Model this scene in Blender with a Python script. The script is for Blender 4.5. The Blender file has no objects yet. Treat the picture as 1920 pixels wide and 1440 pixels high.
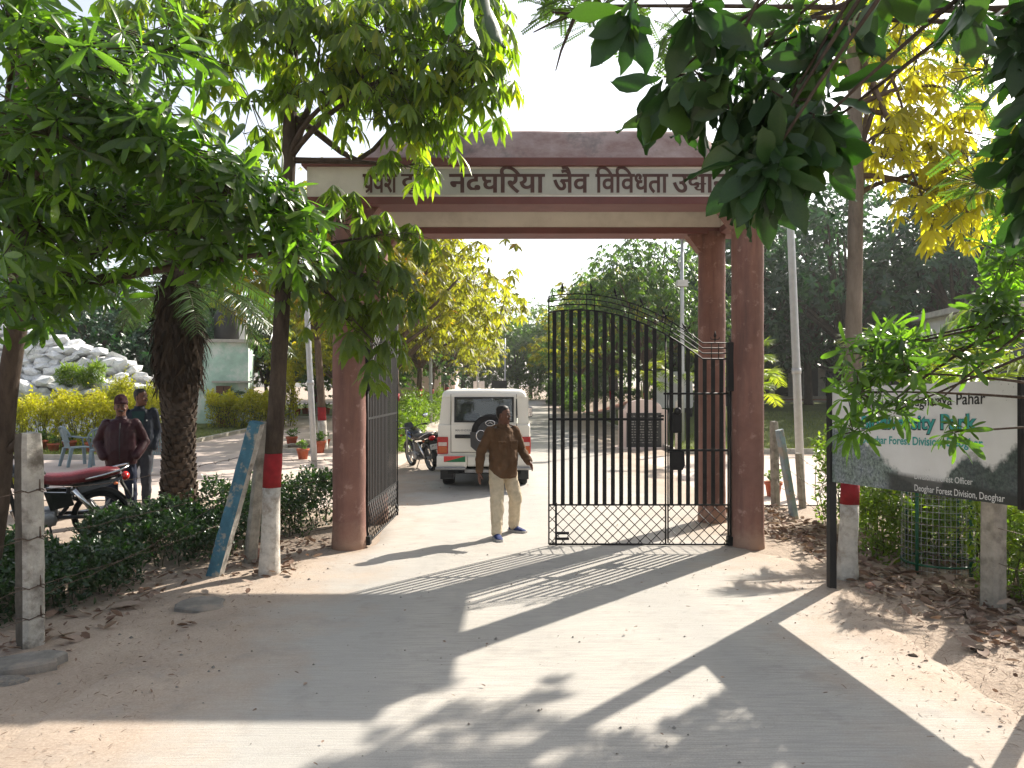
import bpy, bmesh, math, random
import numpy as np
from mathutils import Vector, Matrix, Euler

SC = bpy.context.scene
COL = SC.collection
R = math.radians

# ------------------------------------------------------------------ camera, sky, sun, exposure
F = 1442.0            # focal length in photograph pixels (1920 wide)
CAMH = 2.02
HOR = 723.0
cam_d = bpy.data.cameras.new("camera"); cam = bpy.data.objects.new("camera", cam_d)
COL.objects.link(cam); SC.camera = cam
cam_d.sensor_width = 36.0; cam_d.lens = F / 1920 * 36.0
cam_d.clip_start = 0.05; cam_d.clip_end = 3000
cam.location = (0, 0, CAMH); cam.rotation_euler = (R(90) + math.atan(3 / F), 0, 0)

SUN_AZ, SUN_EL = R(42.5), R(36.5)      # azimuth clockwise from +Y (the view direction)
SUNV = Vector((math.sin(SUN_AZ) * math.cos(SUN_EL), math.cos(SUN_AZ) * math.cos(SUN_EL), math.sin(SUN_EL)))
W = bpy.data.worlds.new("World"); SC.world = W; W.use_nodes = True
_nt = W.node_tree
_sky = _nt.nodes.new('ShaderNodeTexSky'); _sky.sky_type = 'NISHITA'; _sky.sun_disc = False
_sky.sun_elevation = SUN_EL; _sky.sun_rotation = SUN_AZ
_sky.air_density = 1.0; _sky.dust_density = 2.5; _sky.ozone_density = 1.0; _sky.altitude = 200
_bg = _nt.nodes['Background']; _bg.inputs['Strength'].default_value = 0.125
_hs = _nt.nodes.new('ShaderNodeHueSaturation'); _hs.inputs['Saturation'].default_value = 0.45      # hazy, whitish sky
_nt.links.new(_sky.outputs[0], _hs.inputs['Color']); _nt.links.new(_hs.outputs[0], _bg.inputs['Color'])
sun_d = bpy.data.lights.new("sun", 'SUN'); sun_d.energy = 5.0; sun_d.angle = R(0.55); sun_d.color = (1.0, 0.93, 0.82)
sun = bpy.data.objects.new("sun", sun_d); COL.objects.link(sun)
sun.rotation_euler = (-SUNV).to_track_quat('-Z', 'Y').to_euler()
SC.view_settings.view_transform = 'Standard'; SC.view_settings.look = 'None'
SC.view_settings.gamma = 1.0; SC.view_settings.use_curve_mapping = False
SC.view_settings.exposure = 1.1
SC.cycles.use_denoising = True
SC.cycles.use_adaptive_sampling = True; SC.cycles.adaptive_threshold = 0.02
SC.cycles.max_bounces = 6; SC.cycles.diffuse_bounces = 3; SC.cycles.transmission_bounces = 4
SC.cycles.transparent_max_bounces = 8; SC.cycles.caustics_reflective = False; SC.cycles.caustics_refractive = False

# ------------------------------------------------------------------ layout helpers
def sstep(a, b, x):
    t = np.clip((x - a) / (b - a), 0, 1); return t * t * (3 - 2 * t)
def H(x, y):
    """terrain height: the ground climbs gently behind the gate, a low terrace on the left"""
    x = np.asarray(x, float); y = np.asarray(y, float)
    z = 0.0105 * np.clip(y - 11, 0, 70)
    z = z + 0.15 * sstep(3.3, 4.6, -x) * sstep(7.6, 9.6, y) * (1 - sstep(40, 60, y))
    return z + 0.030 * sstep(4.5, 8.0, x) * np.clip(y - 21, 0, 30)
def h(x, y): return float(H(x, y))
def at(px, py, d): return Vector(((px - 960) * d / F, d, CAMH - (py - HOR) * d / F))
def gnd(px, py):
    d = CAMH * F / (py - HOR)
    for _ in range(12):
        d = (CAMH - h((px - 960) * d / F, d)) * F / (py - HOR)
    return Vector(((px - 960) * d / F, d, h((px - 960) * d / F, d)))
def gx(x, y): return Vector((x, y, h(x, y)))

# ------------------------------------------------------------------ object helpers
def setp(o, label=None, cat=None, group=None, kind=None):
    if label: o['label'] = label
    if cat: o['category'] = cat
    if group: o['group'] = group
    if kind: o['kind'] = kind
    return o
def empty(name, loc, rz=0.0, label=None, cat=None, group=None, scale=1.0):
    o = bpy.data.objects.new(name, None); COL.objects.link(o)
    o.location = loc; o.rotation_euler = (0, 0, rz); o.scale = (scale,) * 3; o.empty_display_size = 0.1
    return setp(o, label, cat, group)
def link(name, me, mat=None, parent=None, loc=None, rot=None):
    o = bpy.data.objects.new(name, me); COL.objects.link(o)
    if mat is not None and not len(me.materials): me.materials.append(mat)
    if parent is not None: o.parent = parent
    if loc is not None: o.location = loc
    if rot is not None: o.rotation_euler = rot
    return o
def copy_tree(o, parent=None):
    c = o.copy(); COL.objects.link(c); c.parent = parent
    if parent is not None: c.matrix_parent_inverse = o.matrix_parent_inverse.copy()
    for ch in list(o.children): copy_tree(ch, c)
    return c

class MB:
    """collects simple shapes, builds them as one mesh object"""
    def __init__(s): s.v = []; s.f = []; s.sm = []
    def add(s, vs, fs, smooth=False):
        b = len(s.v); s.v += [tuple(v) for v in vs]
        s.f += [tuple(b + i for i in f) for f in fs]; s.sm += [smooth] * len(fs); return s
    def box(s, a, b, M=None):
        x0, y0, z0 = a; x1, y1, z1 = b
        vs = [Vector(p) for p in ((x0,y0,z0),(x1,y0,z0),(x1,y1,z0),(x0,y1,z0),(x0,y0,z1),(x1,y0,z1),(x1,y1,z1),(x0,y1,z1))]
        if M is not None: vs = [M @ v for v in vs]
        return s.add(vs, ((0,3,2,1),(4,5,6,7),(0,1,5,4),(1,2,6,5),(2,3,7,6),(3,0,4,7)))
    def bbox(s, a, b, bev=0.01, M=None, seg=1):
        """box with rounded edges"""
        bm = bmesh.new(); bmesh.ops.create_cube(bm, size=1)
        for v in bm.verts:
            v.co = Vector((a[i] + (b[i] - a[i]) * (v.co[i] + 0.5) for i in range(3)))
        bmesh.ops.bevel(bm, geom=bm.edges[:], offset=bev, segments=seg, affect='EDGES', profile=0.6)
        if M is not None: bm.transform(M)
        bm.verts.index_update()
        s.add([v.co[:] for v in bm.verts], [[v.index for v in f.verts] for f in bm.faces], seg > 1); bm.free(); return s
    def tube(s, pts, rad, n=8, cap=True, smooth=True, flat=1.0):
        pts = [Vector(p) for p in pts]
        if not hasattr(rad, '__len__'): rad = [rad] * len(pts)
        b = len(s.v); up = None
        for i, p in enumerate(pts):
            t = (pts[min(i + 1, len(pts) - 1)] - pts[max(i - 1, 0)])
            if t.length < 1e-9: t = Vector((0, 0, 1))
            t.normalize()
            if up is None:
                up = Vector((0, 0, 1)) if abs(t.z) < 0.9 else Vector((0, 1, 0))
            u = up - t * up.dot(t)
            if u.length < 1e-6: u = t.orthogonal()
            u.normalize(); w = t.cross(u); up = u
            for k in range(n):
                a = 2 * math.pi * k / n
                q = p + (u * math.cos(a) * flat + w * math.sin(a)) * rad[i]; s.v.append(q[:])
        for i in range(len(pts) - 1):
            for k in range(n):
                s.f.append((b + i*n + k, b + i*n + (k+1) % n, b + (i+1)*n + (k+1) % n, b + (i+1)*n + k)); s.sm.append(smooth)
        if cap:
            s.f.append(tuple(b + k for k in range(n))[::-1]); s.sm.append(False)
            s.f.append(tuple(b + (len(pts)-1)*n + k for k in range(n))); s.sm.append(False)
        return s
    def lathe(s, prof, n=24, M=None, smooth=True, cap=True):
        """profile of (r, z), turned about z"""
        b = len(s.v); M = M or Matrix()
        for r, z in prof:
            for k in range(n):
                a = 2 * math.pi * k / n
                s.v.append((M @ Vector((r * math.cos(a), r * math.sin(a), z)))[:])
        for i in range(len(prof) - 1):
            for k in range(n):
                s.f.append((b + i*n + k, b + i*n + (k+1) % n, b + (i+1)*n + (k+1) % n, b + (i+1)*n + k)); s.sm.append(smooth)
        if cap:
            s.f.append(tuple(b + k for k in range(n))[::-1]); s.sm.append(False)
            s.f.append(tuple(b + (len(prof)-1)*n + k for k in range(n))); s.sm.append(False)
        return s
    def prism(s, poly, y0, y1, M=None, smooth=False):
        """outline of (x, z) pulled along y"""
        n = len(poly); M = M or Matrix()
        vs = [M @ Vector((x, y0, z)) for x, z in poly] + [M @ Vector((x, y1, z)) for x, z in poly]
        fs = [tuple(range(n)), tuple(range(2*n-1, n-1, -1))] + [(k, n + k, n + (k+1) % n, (k+1) % n) for k in range(n)]
        return s.add(vs, fs, smooth)
    def loft(s, rings, smooth=True, cap=True):
        n = len(rings[0]); b = len(s.v)
        for r in rings: s.v += [tuple(p) for p in r]
        for i in range(len(rings) - 1):
            for k in range(n):
                s.f.append((b + i*n + k, b + i*n + (k+1) % n, b + (i+1)*n + (k+1) % n, b + (i+1)*n + k)); s.sm.append(smooth)
        if cap:
            s.f.append(tuple(b + k for k in range(n))[::-1]); s.sm.append(False)
            s.f.append(tuple(b + (len(rings)-1)*n + k for k in range(n))); s.sm.append(False)
        return s
    def ball(s, c, r, n=12, m=8, M=None):
        c = Vector(c); r = Vector(r) if hasattr(r, '__len__') else Vector((r, r, r))
        rings = []
        for i in range(m + 1):
            a = -math.pi / 2 + math.pi * (0.02 + 0.96 * i / m)
            ring = [Vector((math.cos(a) * math.cos(2*math.pi*k/n) * r.x, math.cos(a) * math.sin(2*math.pi*k/n) * r.y, math.sin(a) * r.z)) for k in range(n)]
            rings.append([c + (M @ p if M is not None else p) for p in ring])
        return s.loft(rings)
    def mesh(s, name):
        me = bpy.data.meshes.new(name); me.from_pydata(s.v, [], s.f); me.validate()
        if len(me.polygons) == len(s.sm): me.polygons.foreach_set('use_smooth', s.sm)
        me.update()
        bm = bmesh.new(); bm.from_mesh(me); bmesh.ops.recalc_face_normals(bm, faces=bm.faces[:]); bm.to_mesh(me); bm.free()
        return me
    def build(s, name, mat, parent=None, loc=None, rot=None):
        return link(name, s.mesh(name), mat, parent, loc, rot)

def bevel(o, w=0.006, seg=2, ang=35):
    m = o.modifiers.new("bevel", 'BEVEL'); m.width = w; m.segments = seg; m.limit_method = 'ANGLE'; m.angle_limit = R(ang)
    return o
def remesh(o, vox, smooth=4, fac=0.5):
    m = o.modifiers.new("remesh", 'REMESH'); m.mode = 'VOXEL'; m.voxel_size = vox; m.use_smooth_shade = True
    if smooth:
        k = o.modifiers.new("smooth", 'SMOOTH'); k.iterations = smooth; k.factor = fac
    return o

# ------------------------------------------------------------------ materials
MATS = {}
class N:
    """small node-graph helper"""
    def __init__(s, name):
        s.m = bpy.data.materials.new(name); s.m.use_nodes = True; s.nt = s.m.node_tree; s.b = s.nt.nodes['Principled BSDF']; s.out = s.nt.nodes['Material Output']
        s.tc = None
    def n(s, t, **k):
        x = s.nt.nodes.new(t)
        for a, v in k.items(): setattr(x, a, v)
        return x
    def l(s, a, b): s.nt.links.new(a, b)
    def co(s, kind='Object'):
        if s.tc is None: s.tc = s.n('ShaderNodeTexCoord')
        return s.tc.outputs[kind]
    def map(s, sc, kind='Object', rot=(0,0,0)):
        m = s.n('ShaderNodeMapping'); m.inputs['Scale'].default_value = sc if hasattr(sc, '__len__') else (sc,)*3
        m.inputs['Rotation'].default_value = rot; s.l(s.co(kind), m.inputs[0]); return m.outputs[0]
    def noise(s, scale, detail=5, rough=0.6, vec=None, dist=0.0):
        x = s.n('ShaderNodeTexNoise'); x.inputs['Scale'].default_value = scale; x.inputs['Detail'].default_value = detail
        x.inputs['Roughness'].default_value = rough; x.inputs['Distortion'].default_value = dist
        s.l(vec if vec is not None else s.co(), x.inputs['Vector']); return x.outputs[0]
    def vor(s, scale, vec=None, feature='F1', out='Distance'):
        x = s.n('ShaderNodeTexVoronoi', feature=feature); x.inputs['Scale'].default_value = scale
        s.l(vec if vec is not None else s.co(), x.inputs['Vector']); return x.outputs[out]
    def ramp(s, fac, stops, interp='LINEAR'):
        x = s.n('ShaderNodeValToRGB'); x.color_ramp.interpolation = interp
        e = x.color_ramp.elements
        while len(e) < len(stops): e.new(0.5)
        for el, (p, c) in zip(e, stops):
            el.position = p; el.color = (c[0], c[1], c[2], 1) if hasattr(c, '__len__') else (c, c, c, 1)
        s.l(fac, x.inputs[0]); return x.outputs[0]
    def mix(s, fac, a, b, mode='MIX'):
        x = s.n('ShaderNodeMix', data_type='RGBA', blend_type=mode)
        for sock, v in ((x.inputs[0], fac), (x.inputs[6], a), (x.inputs[7], b)):
            if hasattr(v, 'is_linked') or hasattr(v, 'node'): s.l(v, sock)
            elif hasattr(v, '__len__'): sock.default_value = (v[0], v[1], v[2], 1)
            else: sock.default_value = v
        return x.outputs[2]
    def math(s, op, a, b=0.5, clamp=False):
        x = s.n('ShaderNodeMath', operation=op, use_clamp=clamp)
        for sock, v in ((x.inputs[0], a), (x.inputs[1], b)):
            if hasattr(v, 'node'): s.l(v, sock)
            else: sock.default_value = v
        return x.outputs[0]
    def bump(s, hgt, st=0.3, dist=0.01, chain=None):
        x = s.n('ShaderNodeBump'); x.inputs['Strength'].default_value = st; x.inputs['Distance'].default_value = dist
        s.l(hgt, x.inputs['Height'])
        if chain is not None: s.l(chain, x.inputs['Normal'])
        s.l(x.outputs[0], s.b.inputs['Normal']); return x.outputs[0]
    def col(s, c):
        if hasattr(c, 'node'): s.l(c, s.b.inputs['Base Color'])
        else: s.b.inputs['Base Color'].default_value = (c[0], c[1], c[2], 1)
    def set(s, rough=0.6, spec=0.3, metal=0.0):
        s.b.inputs['Roughness'].default_value = rough; s.b.inputs['Specular IOR Level'].default_value = spec; s.b.inputs['Metallic'].default_value = metal
        return s
def sc3(c, k): return (c[0]*k, c[1]*k, c[2]*k)
def mat(name, c, var=0.25, scale=6.0, rough=0.7, spec=0.25, bump=0.2, bscale=40.0, metal=0.0, dirt=None, dscale=1.5, bdist=0.004, dlo=0.5, dhi=0.75):
    """paint / plaster / plastic with mottling, optional stains and a fine relief"""
    if name in MATS: return MATS[name]
    g = N(name); g.set(rough, spec, metal)
    k = g.ramp(g.noise(scale), [(0.3, sc3(c, 1 - var)), (0.7, sc3(c, 1 + var * 0.6))])
    if dirt is not None:
        k = g.mix(g.ramp(g.noise(dscale, 7, 0.65), [(dlo, 0.0), (dhi, 1.0)]), k, dirt)
    g.col(k)
    if bump: g.bump(g.noise(bscale, 4), bump, bdist)
    MATS[name] = g.m; return g.m
def glassmat(name, c=(0.02,0.025,0.03), rough=0.05):
    g = N(name); g.col(c); g.set(rough, 0.6); MATS[name] = g.m; return g.m
def clearglass(name, tint=(0.88,0.92,0.90), k=0.35):
    g = N(name); t = g.n('ShaderNodeBsdfTransparent'); t.inputs[0].default_value = (*tint, 1)
    gl = g.n('ShaderNodeBsdfGlossy'); gl.inputs['Roughness'].default_value = 0.03
    fr = g.n('ShaderNodeFresnel'); fr.inputs[0].default_value = 1.5
    mx = g.n('ShaderNodeMixShader'); f2 = g.math('ADD', fr.outputs[0], 0.02, True)
    g.l(f2, mx.inputs[0]); g.l(t.outputs[0], mx.inputs[1]); g.l(gl.outputs[0], mx.inputs[2])
    g.l(mx.outputs[0], g.out.inputs[0]); MATS[name] = g.m; return g.m
def leafmat(name, stops, trans=0.45, tcol=(1.6, 1.9, 0.6), rough=0.38, spec=0.45, vein=0.0):
    """leaf: attribute 'tint' picks the colour; light passes through the blade"""
    g = N(name); g.set(rough, spec)
    a = g.n('ShaderNodeAttribute', attribute_name='tint')
    c = g.ramp(a.outputs['Fac'], stops)
    nz = g.noise(35, 3); c = g.mix(0.35, c, g.mix(nz, sc3(stops[0][1], 0.7), sc3(stops[-1][1], 1.1)))
    g.col(c)
    tr = g.n('ShaderNodeBsdfTranslucent'); tm = g.mix(1.0, c, tcol, 'MULTIPLY'); g.l(tm, tr.inputs[0])
    mx = g.n('ShaderNodeMixShader'); mx.inputs[0].default_value = trans
    g.l(g.b.outputs[0], mx.inputs[1]); g.l(tr.outputs[0], mx.inputs[2]); g.l(mx.outputs[0], g.out.inputs[0])
    MATS[name] = g.m; return g.m

def _column():
    g = N('terracotta_paint'); g.set(0.7, 0.25)
    c = g.ramp(g.noise(2.5, 7, 0.65), [(0.3, (0.165,0.080,0.063)), (0.7, (0.245,0.125,0.098))])
    c = g.mix(g.ramp(g.noise(2.2, 7, 0.7, g.map((2.2, 2.2, 0.22))), [(0.47, 0.0), (0.68, 0.85)]), c, (0.105,0.058,0.050))      # old run marks
    c = g.mix(g.ramp(g.noise(7, 6, 0.7), [(0.58, 0.0), (0.66, 0.7)]), c, (0.34,0.215,0.18))                             # faded patches
    sx = g.n('ShaderNodeSeparateXYZ'); g.l(g.co('Object'), sx.inputs[0])
    e = g.math('ADD', sx.outputs[2], g.math('MULTIPLY', g.math('SUBTRACT', g.noise(5, 6, 0.7), 0.5), 0.9))
    c = g.mix(g.ramp(g.math('MULTIPLY', e, 1.0), [(0.02, 0.75), (0.36, 0.0)]), c, (0.34,0.225,0.165))                     # splashed soil at the foot
    g.col(c); b = g.bump(g.noise(4, 4), 0.3, 0.03); g.bump(g.noise(70, 5), 0.35, 0.005, b); MATS['terracotta_paint'] = g.m; return g.m
M_COL = _column()
M_TRIM = mat('maroon_trim_paint', (0.150, 0.056, 0.050), 0.2, 4.0, 0.6, 0.3, 0.25, 50, dirt=(0.10,0.045,0.04), dscale=2.0)
M_CREAM = mat('cream_plaster', (0.67, 0.635, 0.575), 0.08, 2.0, 0.8, 0.2, 0.2, 50, dirt=(0.38,0.35,0.30), dscale=1.4, dlo=0.48, dhi=0.85)
M_PANEL = mat('grey_name_panel', (0.40, 0.40, 0.36), 0.08, 3.0, 0.8, 0.2, 0.15, 60)
M_LETTER = mat('brown_letter_paint', (0.075, 0.035, 0.030), 0.15, 8, 0.6, 0.3, 0.0)
M_LEDGE = mat('light_letter_edge', (0.55, 0.52, 0.47), 0.1, 8, 0.7, 0.2, 0.0)
def _roof():
    g = N('weathered_roof'); g.set(0.85, 0.15)
    a = g.ramp(g.noise(2.2, 8, 0.7), [(0.3, (0.22,0.13,0.115)), (0.62, (0.40,0.31,0.285))])
    st = g.ramp(g.noise(1.3, 6, 0.7, g.map((1.0,1.0,0.4))), [(0.5, 0.0), (0.66, 1.0)])
    g.col(g.mix(st, a, (0.115,0.11,0.105))); g.bump(g.noise(30, 6), 0.4, 0.01); MATS['roof'] = g.m; return g.m
M_ROOF = _roof()
M_IRON = mat('black_gate_paint', (0.007, 0.0065, 0.0065), 0.3, 20, 0.6, 0.3, 0.1, 120, bdist=0.001)
M_WIRE = mat('rusty_wire', (0.12, 0.085, 0.065), 0.3, 60, 0.6, 0.4, 0.0, metal=0.6)
def _road():
    g = N('concrete_road'); g.set(0.88, 0.2)
    base = g.ramp(g.noise(0.9, 8, 0.62), [(0.3, (0.37,0.335,0.290)), (0.7, (0.50,0.465,0.415))])
    fine = g.noise(90, 4, 0.7)
    base = g.mix(0.55, base, g.ramp(fine, [(0.3, (0.29,0.265,0.23)), (0.7, (0.56,0.525,0.475))]))
    streak = g.noise(5, 6, 0.7, g.map((0.6, 11, 1), rot=(0,0,0.12)))
    base = g.mix(g.ramp(streak, [(0.42, 0.0), (0.68, 0.7)]), base, (0.25,0.245,0.235))
    ruts = g.ramp(g.noise(0.45, 4, 0.5, g.map((1.6, 0.25, 1))), [(0.45, 0.0), (0.62, 0.6)])
    base = g.mix(ruts, base, (0.33,0.32,0.30))
    # tan dust swept to the edges of the slab
    sx = g.n('ShaderNodeSeparateXYZ'); g.l(g.co('Object'), sx.inputs[0])
    e = g.math('ABSOLUTE', g.math('SUBTRACT', sx.outputs[0], 0.35))
    e = g.math('ADD', e, g.math('MULTIPLY', g.math('SUBTRACT', g.noise(1.2, 6, 0.65), 0.5), 2.6))
    dirt = g.ramp(g.noise(1.4, 8, 0.65), [(0.3, (0.28,0.215,0.165)), (0.7, (0.45,0.365,0.29))]); dirt = g.mix(0.4, dirt, g.ramp(g.noise(60, 5, 0.7), [(0.3, (0.21,0.16,0.125)), (0.72, (0.53,0.445,0.365))]))
    base = g.mix(g.ramp(g.math('MULTIPLY', e, 0.2), [(0.34, 0.0), (0.44, 0.55), (0.54, 1.0)]), base, dirt)
    speck = g.ramp(g.vor(55), [(0.05, 1.0), (0.12, 0.0)])
    sm = g.math('MULTIPLY', speck, g.ramp(g.noise(6), [(0.42, 0.0), (0.56, 0.85)]))
    base = g.mix(sm, base, (0.10,0.08,0.06))
    blot = g.ramp(g.noise(2.7, 7, 0.72), [(0.54, 0.0), (0.72, 0.5)]); base = g.mix(blot, base, (0.24,0.225,0.205))
    g.col(base)
    b = g.bump(streak, 0.35, 0.012); g.bump(fine, 0.35, 0.006, b); MATS['road'] = g.m; return g.m
M_ROAD = _road()
def _dirt():
    g = N('bare_dirt'); g.set(0.95, 0.1)
    base = g.ramp(g.noise(1.4, 8, 0.65), [(0.3, (0.28,0.215,0.165)), (0.7, (0.45,0.365,0.29))])
    base = g.mix(0.4, base, g.ramp(g.noise(60, 5, 0.7), [(0.3, (0.21,0.16,0.125)), (0.72, (0.53,0.445,0.365))]))
    g.col(base); b = g.bump(g.noise(9, 8, 0.7), 0.6, 0.04); g.bump(g.noise(90, 4), 0.5, 0.008, b); MATS['dirt'] = g.m; return g.m
M_DIRT = _dirt()
def _plaza():
    g = N('pink_paving'); g.set(0.85, 0.2)
    base = g.ramp(g.noise(1.2, 8, 0.6), [(0.3, (0.44,0.345,0.29)), (0.7, (0.58,0.49,0.43))])
    base = g.mix(0.4, base, g.ramp(g.noise(50, 5), [(0.3, (0.36,0.29,0.25)), (0.7, (0.60,0.52,0.46))]))
    g.col(base); g.bump(g.noise(40, 5), 0.3, 0.008); MATS['plaza'] = g.m; return g.m
M_PLAZA = _plaza()
def _lawn():
    g = N('lawn_turf'); g.set(0.95, 0.1)
    base = g.ramp(g.noise(0.8, 8, 0.7), [(0.3, (0.07,0.10,0.03)), (0.7, (0.17,0.19,0.07))])
    base = g.mix(0.5, base, g.ramp(g.noise(70, 4, 0.8), [(0.3, (0.035,0.06,0.015)), (0.7, (0.23,0.25,0.10))]))
    g.col(base); g.bump(g.noise(90, 4), 0.8, 0.03); MATS['lawn'] = g.m; return g.m
M_LAWN = _lawn()
M_KERB = mat('kerb_concrete', (0.42, 0.39, 0.34), 0.2, 6, 0.85, 0.2, 0.3)
M_CONC = mat('old_concrete_post', (0.29, 0.265, 0.225), 0.35, 9, 0.92, 0.15, 0.7, 35, dirt=(0.10,0.088,0.07), dscale=5, bdist=0.012)
M_CONCL = mat('whitewashed_concrete_post', (0.40, 0.375, 0.33), 0.3, 9, 0.9, 0.15, 0.8, 30, dirt=(0.14,0.12,0.098), dscale=6, dlo=0.48, dhi=0.66, bdist=0.012)
M_BLUE = mat('flaking_blue_paint', (0.065, 0.16, 0.215), 0.3, 8, 0.85, 0.15, 0.6, 40, dirt=(0.30,0.285,0.24), dscale=7, dlo=0.52, dhi=0.60)
M_PBLUE = mat('flaking_pale_blue_paint', (0.28, 0.36, 0.40), 0.25, 8, 0.85, 0.2, 0.5, 40, dirt=(0.36,0.33,0.28), dscale=6, dlo=0.5, dhi=0.6)
def _bark(name, c1, c2, sc=10, st=0.8):
    g = N(name); g.set(0.92, 0.12)
    v = g.map((1, 1, 0.28)); n = g.noise(sc, 8, 0.7, v)
    g.col(g.ramp(n, [(0.3, c1), (0.72, c2)])); b = g.bump(n, st, 0.02)
    g.bump(g.noise(4, 3, 0.5, g.map((0.4,0.4,6))), 0.35, 0.01, b); MATS[name] = g.m; return g.m
M_BARK = _bark('grey_brown_bark', (0.055,0.038,0.027), (0.17,0.125,0.092))
M_BARKD = _bark('dark_bark', (0.030,0.022,0.017), (0.10,0.075,0.056))
M_BARKL = _bark('smooth_grey_bark', (0.11,0.09,0.07), (0.26,0.215,0.17), 7, 0.5)
M_TWIG = mat('twig', (0.07, 0.065, 0.035), 0.3, 12, 0.8, 0.2, 0.0)
M_WWASH = mat('trunk_whitewash', (0.52, 0.485, 0.43), 0.25, 10, 0.9, 0.1, 0.6, 25, dirt=(0.21,0.165,0.125), dscale=7, bdist=0.012, dlo=0.48, dhi=0.72)
M_RED = mat('trunk_red_paint', (0.27, 0.018, 0.022), 0.28, 10, 0.75, 0.2, 0.4, 25, dirt=(0.17,0.02,0.02), dscale=6, bdist=0.008)
M_TERRA = mat('terracotta_pot', (0.40, 0.105, 0.055), 0.2, 12, 0.85, 0.15, 0.2, 60, dirt=(0.33,0.18,0.13), dscale=5)
M_SOIL = mat('pot_soil', (0.05, 0.034, 0.024), 0.4, 30, 0.95, 0.1, 0.6, 60)
M_GALV = mat('galvanised_pole', (0.42, 0.43, 0.43), 0.12, 10, 0.45, 0.4, 0.1, 80, metal=0.35)
M_WHITE = mat('white_plaster', (0.68, 0.66, 0.62), 0.08, 3, 0.85, 0.2, 0.2, 40, dirt=(0.42,0.39,0.35), dscale=1.2, dlo=0.55, dhi=0.85)
M_MINT = mat('mint_green_limewash', (0.44, 0.60, 0.50), 0.16, 3, 0.9, 0.15, 0.25, 40, dirt=(0.66,0.69,0.64), dscale=1.4, dlo=0.46, dhi=0.60)
M_DOOR = mat('brown_wood_door', (0.17, 0.085, 0.06), 0.3, 8, 0.75, 0.2, 0.3)
M_DARK = mat('dark_void', (0.015, 0.017, 0.017), 0.2, 5, 0.9, 0.1, 0.0)
M_ROCK = mat('white_painted_rock', (0.78, 0.78, 0.77), 0.18, 3, 0.85, 0.2, 0.6, 14, dirt=(0.36,0.37,0.39), dscale=2.4, dlo=0.54, dhi=0.75, bdist=0.03)
M_STONE = mat('grey_stone', (0.20, 0.185, 0.165), 0.3, 7, 0.92, 0.15, 0.6, 25, dirt=(0.33,0.26,0.20), dscale=3, bdist=0.015)
M_MORTAR = mat('wall_stone_core', (0.40, 0.40, 0.40), 0.3, 5, 0.9, 0.1, 0.5)
M_BLACKP = mat('black_plastic', (0.015, 0.015, 0.016), 0.2, 12, 0.45, 0.4, 0.0)
M_RUBBER = mat('tyre_rubber', (0.016, 0.015, 0.015), 0.3, 18, 0.85, 0.2, 0.3, 60)
M_CHROME = mat('dull_chrome', (0.55, 0.55, 0.56), 0.1, 12, 0.22, 0.5, 0.0, metal=1.0)
M_ALLOY = mat('grey_alloy', (0.28, 0.28, 0.28), 0.2, 12, 0.45, 0.5, 0.0, metal=0.7)
M_CARW = mat('cream_car_paint', (0.76, 0.735, 0.66), 0.04, 3, 0.28, 0.5, 0.0, dirt=(0.56,0.50,0.41), dscale=1.5, dlo=0.6, dhi=0.9)
M_TAILR = mat('red_lamp_plastic', (0.42, 0.012, 0.012), 0.1, 10, 0.15, 0.6, 0.0)
M_TAILA = mat('amber_lamp_plastic', (0.48, 0.10, 0.02), 0.2, 30, 0.15, 0.6, 0.0)
M_LENSW = mat('clear_lamp_plastic', (0.62, 0.50, 0.45), 0.2, 30, 0.12, 0.6, 0.0)
M_GLASSD = glassmat('dark_glass'); M_GLASS = clearglass('window_glass')
M_SEATF = mat('grey_seat_fabric', (0.075, 0.08, 0.09), 0.3, 20, 0.9, 0.1, 0.0)
M_PLATEW = mat('white_plate', (0.65, 0.65, 0.62), 0.08, 10, 0.5, 0.3, 0.0)
M_PLATER = mat('red_plate', (0.62, 0.06, 0.055), 0.1, 10, 0.5, 0.3, 0.0)
M_PLATEG = mat('green_plate', (0.02, 0.16, 0.065), 0.1, 10, 0.5, 0.3, 0.0)
M_CHAIR = mat('blue_grey_chair_plastic', (0.17, 0.225, 0.245), 0.12, 10, 0.5, 0.35, 0.0)
M_SKIN = mat('brown_skin', (0.125, 0.055, 0.034), 0.12, 14, 0.55, 0.35, 0.1, 90, bdist=0.001)
M_HAIR = mat('black_hair', (0.014, 0.012, 0.011), 0.4, 60, 0.6, 0.3, 0.4, 150, bdist=0.003)
M_EYE = mat('eye_white', (0.09, 0.075, 0.065), 0.05, 10, 0.3, 0.5, 0.0)
def cloth(name, c, rough=0.9, sheen=0.0, wr=7.0, st=0.45):
    g = N(name); g.set(rough, 0.2)
    n = g.noise(wr, 5, 0.6, g.map((1, 1, 0.55)), 0.8)
    g.col(g.ramp(g.noise(14, 5), [(0.3, sc3(c, 0.82)), (0.7, sc3(c, 1.12))]))
    b = g.bump(n, st, 0.035); g.bump(g.noise(260, 2), 0.15, 0.001, b); MATS[name] = g.m; return g.m
M_SHIRT = cloth('brown_khaki_shirt', (0.105, 0.058, 0.030))
M_TROU = cloth('beige_trousers', (0.55, 0.46, 0.33))
M_MAROON = cloth('maroon_jacket_fabric', (0.030, 0.007, 0.010), 0.45)
M_NAVY = cloth('navy_jacket_fabric', (0.008, 0.012, 0.021), 0.55)
M_JEANS = cloth('dark_jeans', (0.012, 0.016, 0.032))
M_GREYT = cloth('dark_grey_trousers', (0.030, 0.032, 0.040))
M_BEANIE = cloth('maroon_knit', (0.045, 0.016, 0.020))
M_SHOE = mat('blue_shoe', (0.030, 0.045, 0.14), 0.2, 20, 0.8, 0.2, 0.0)
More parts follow.
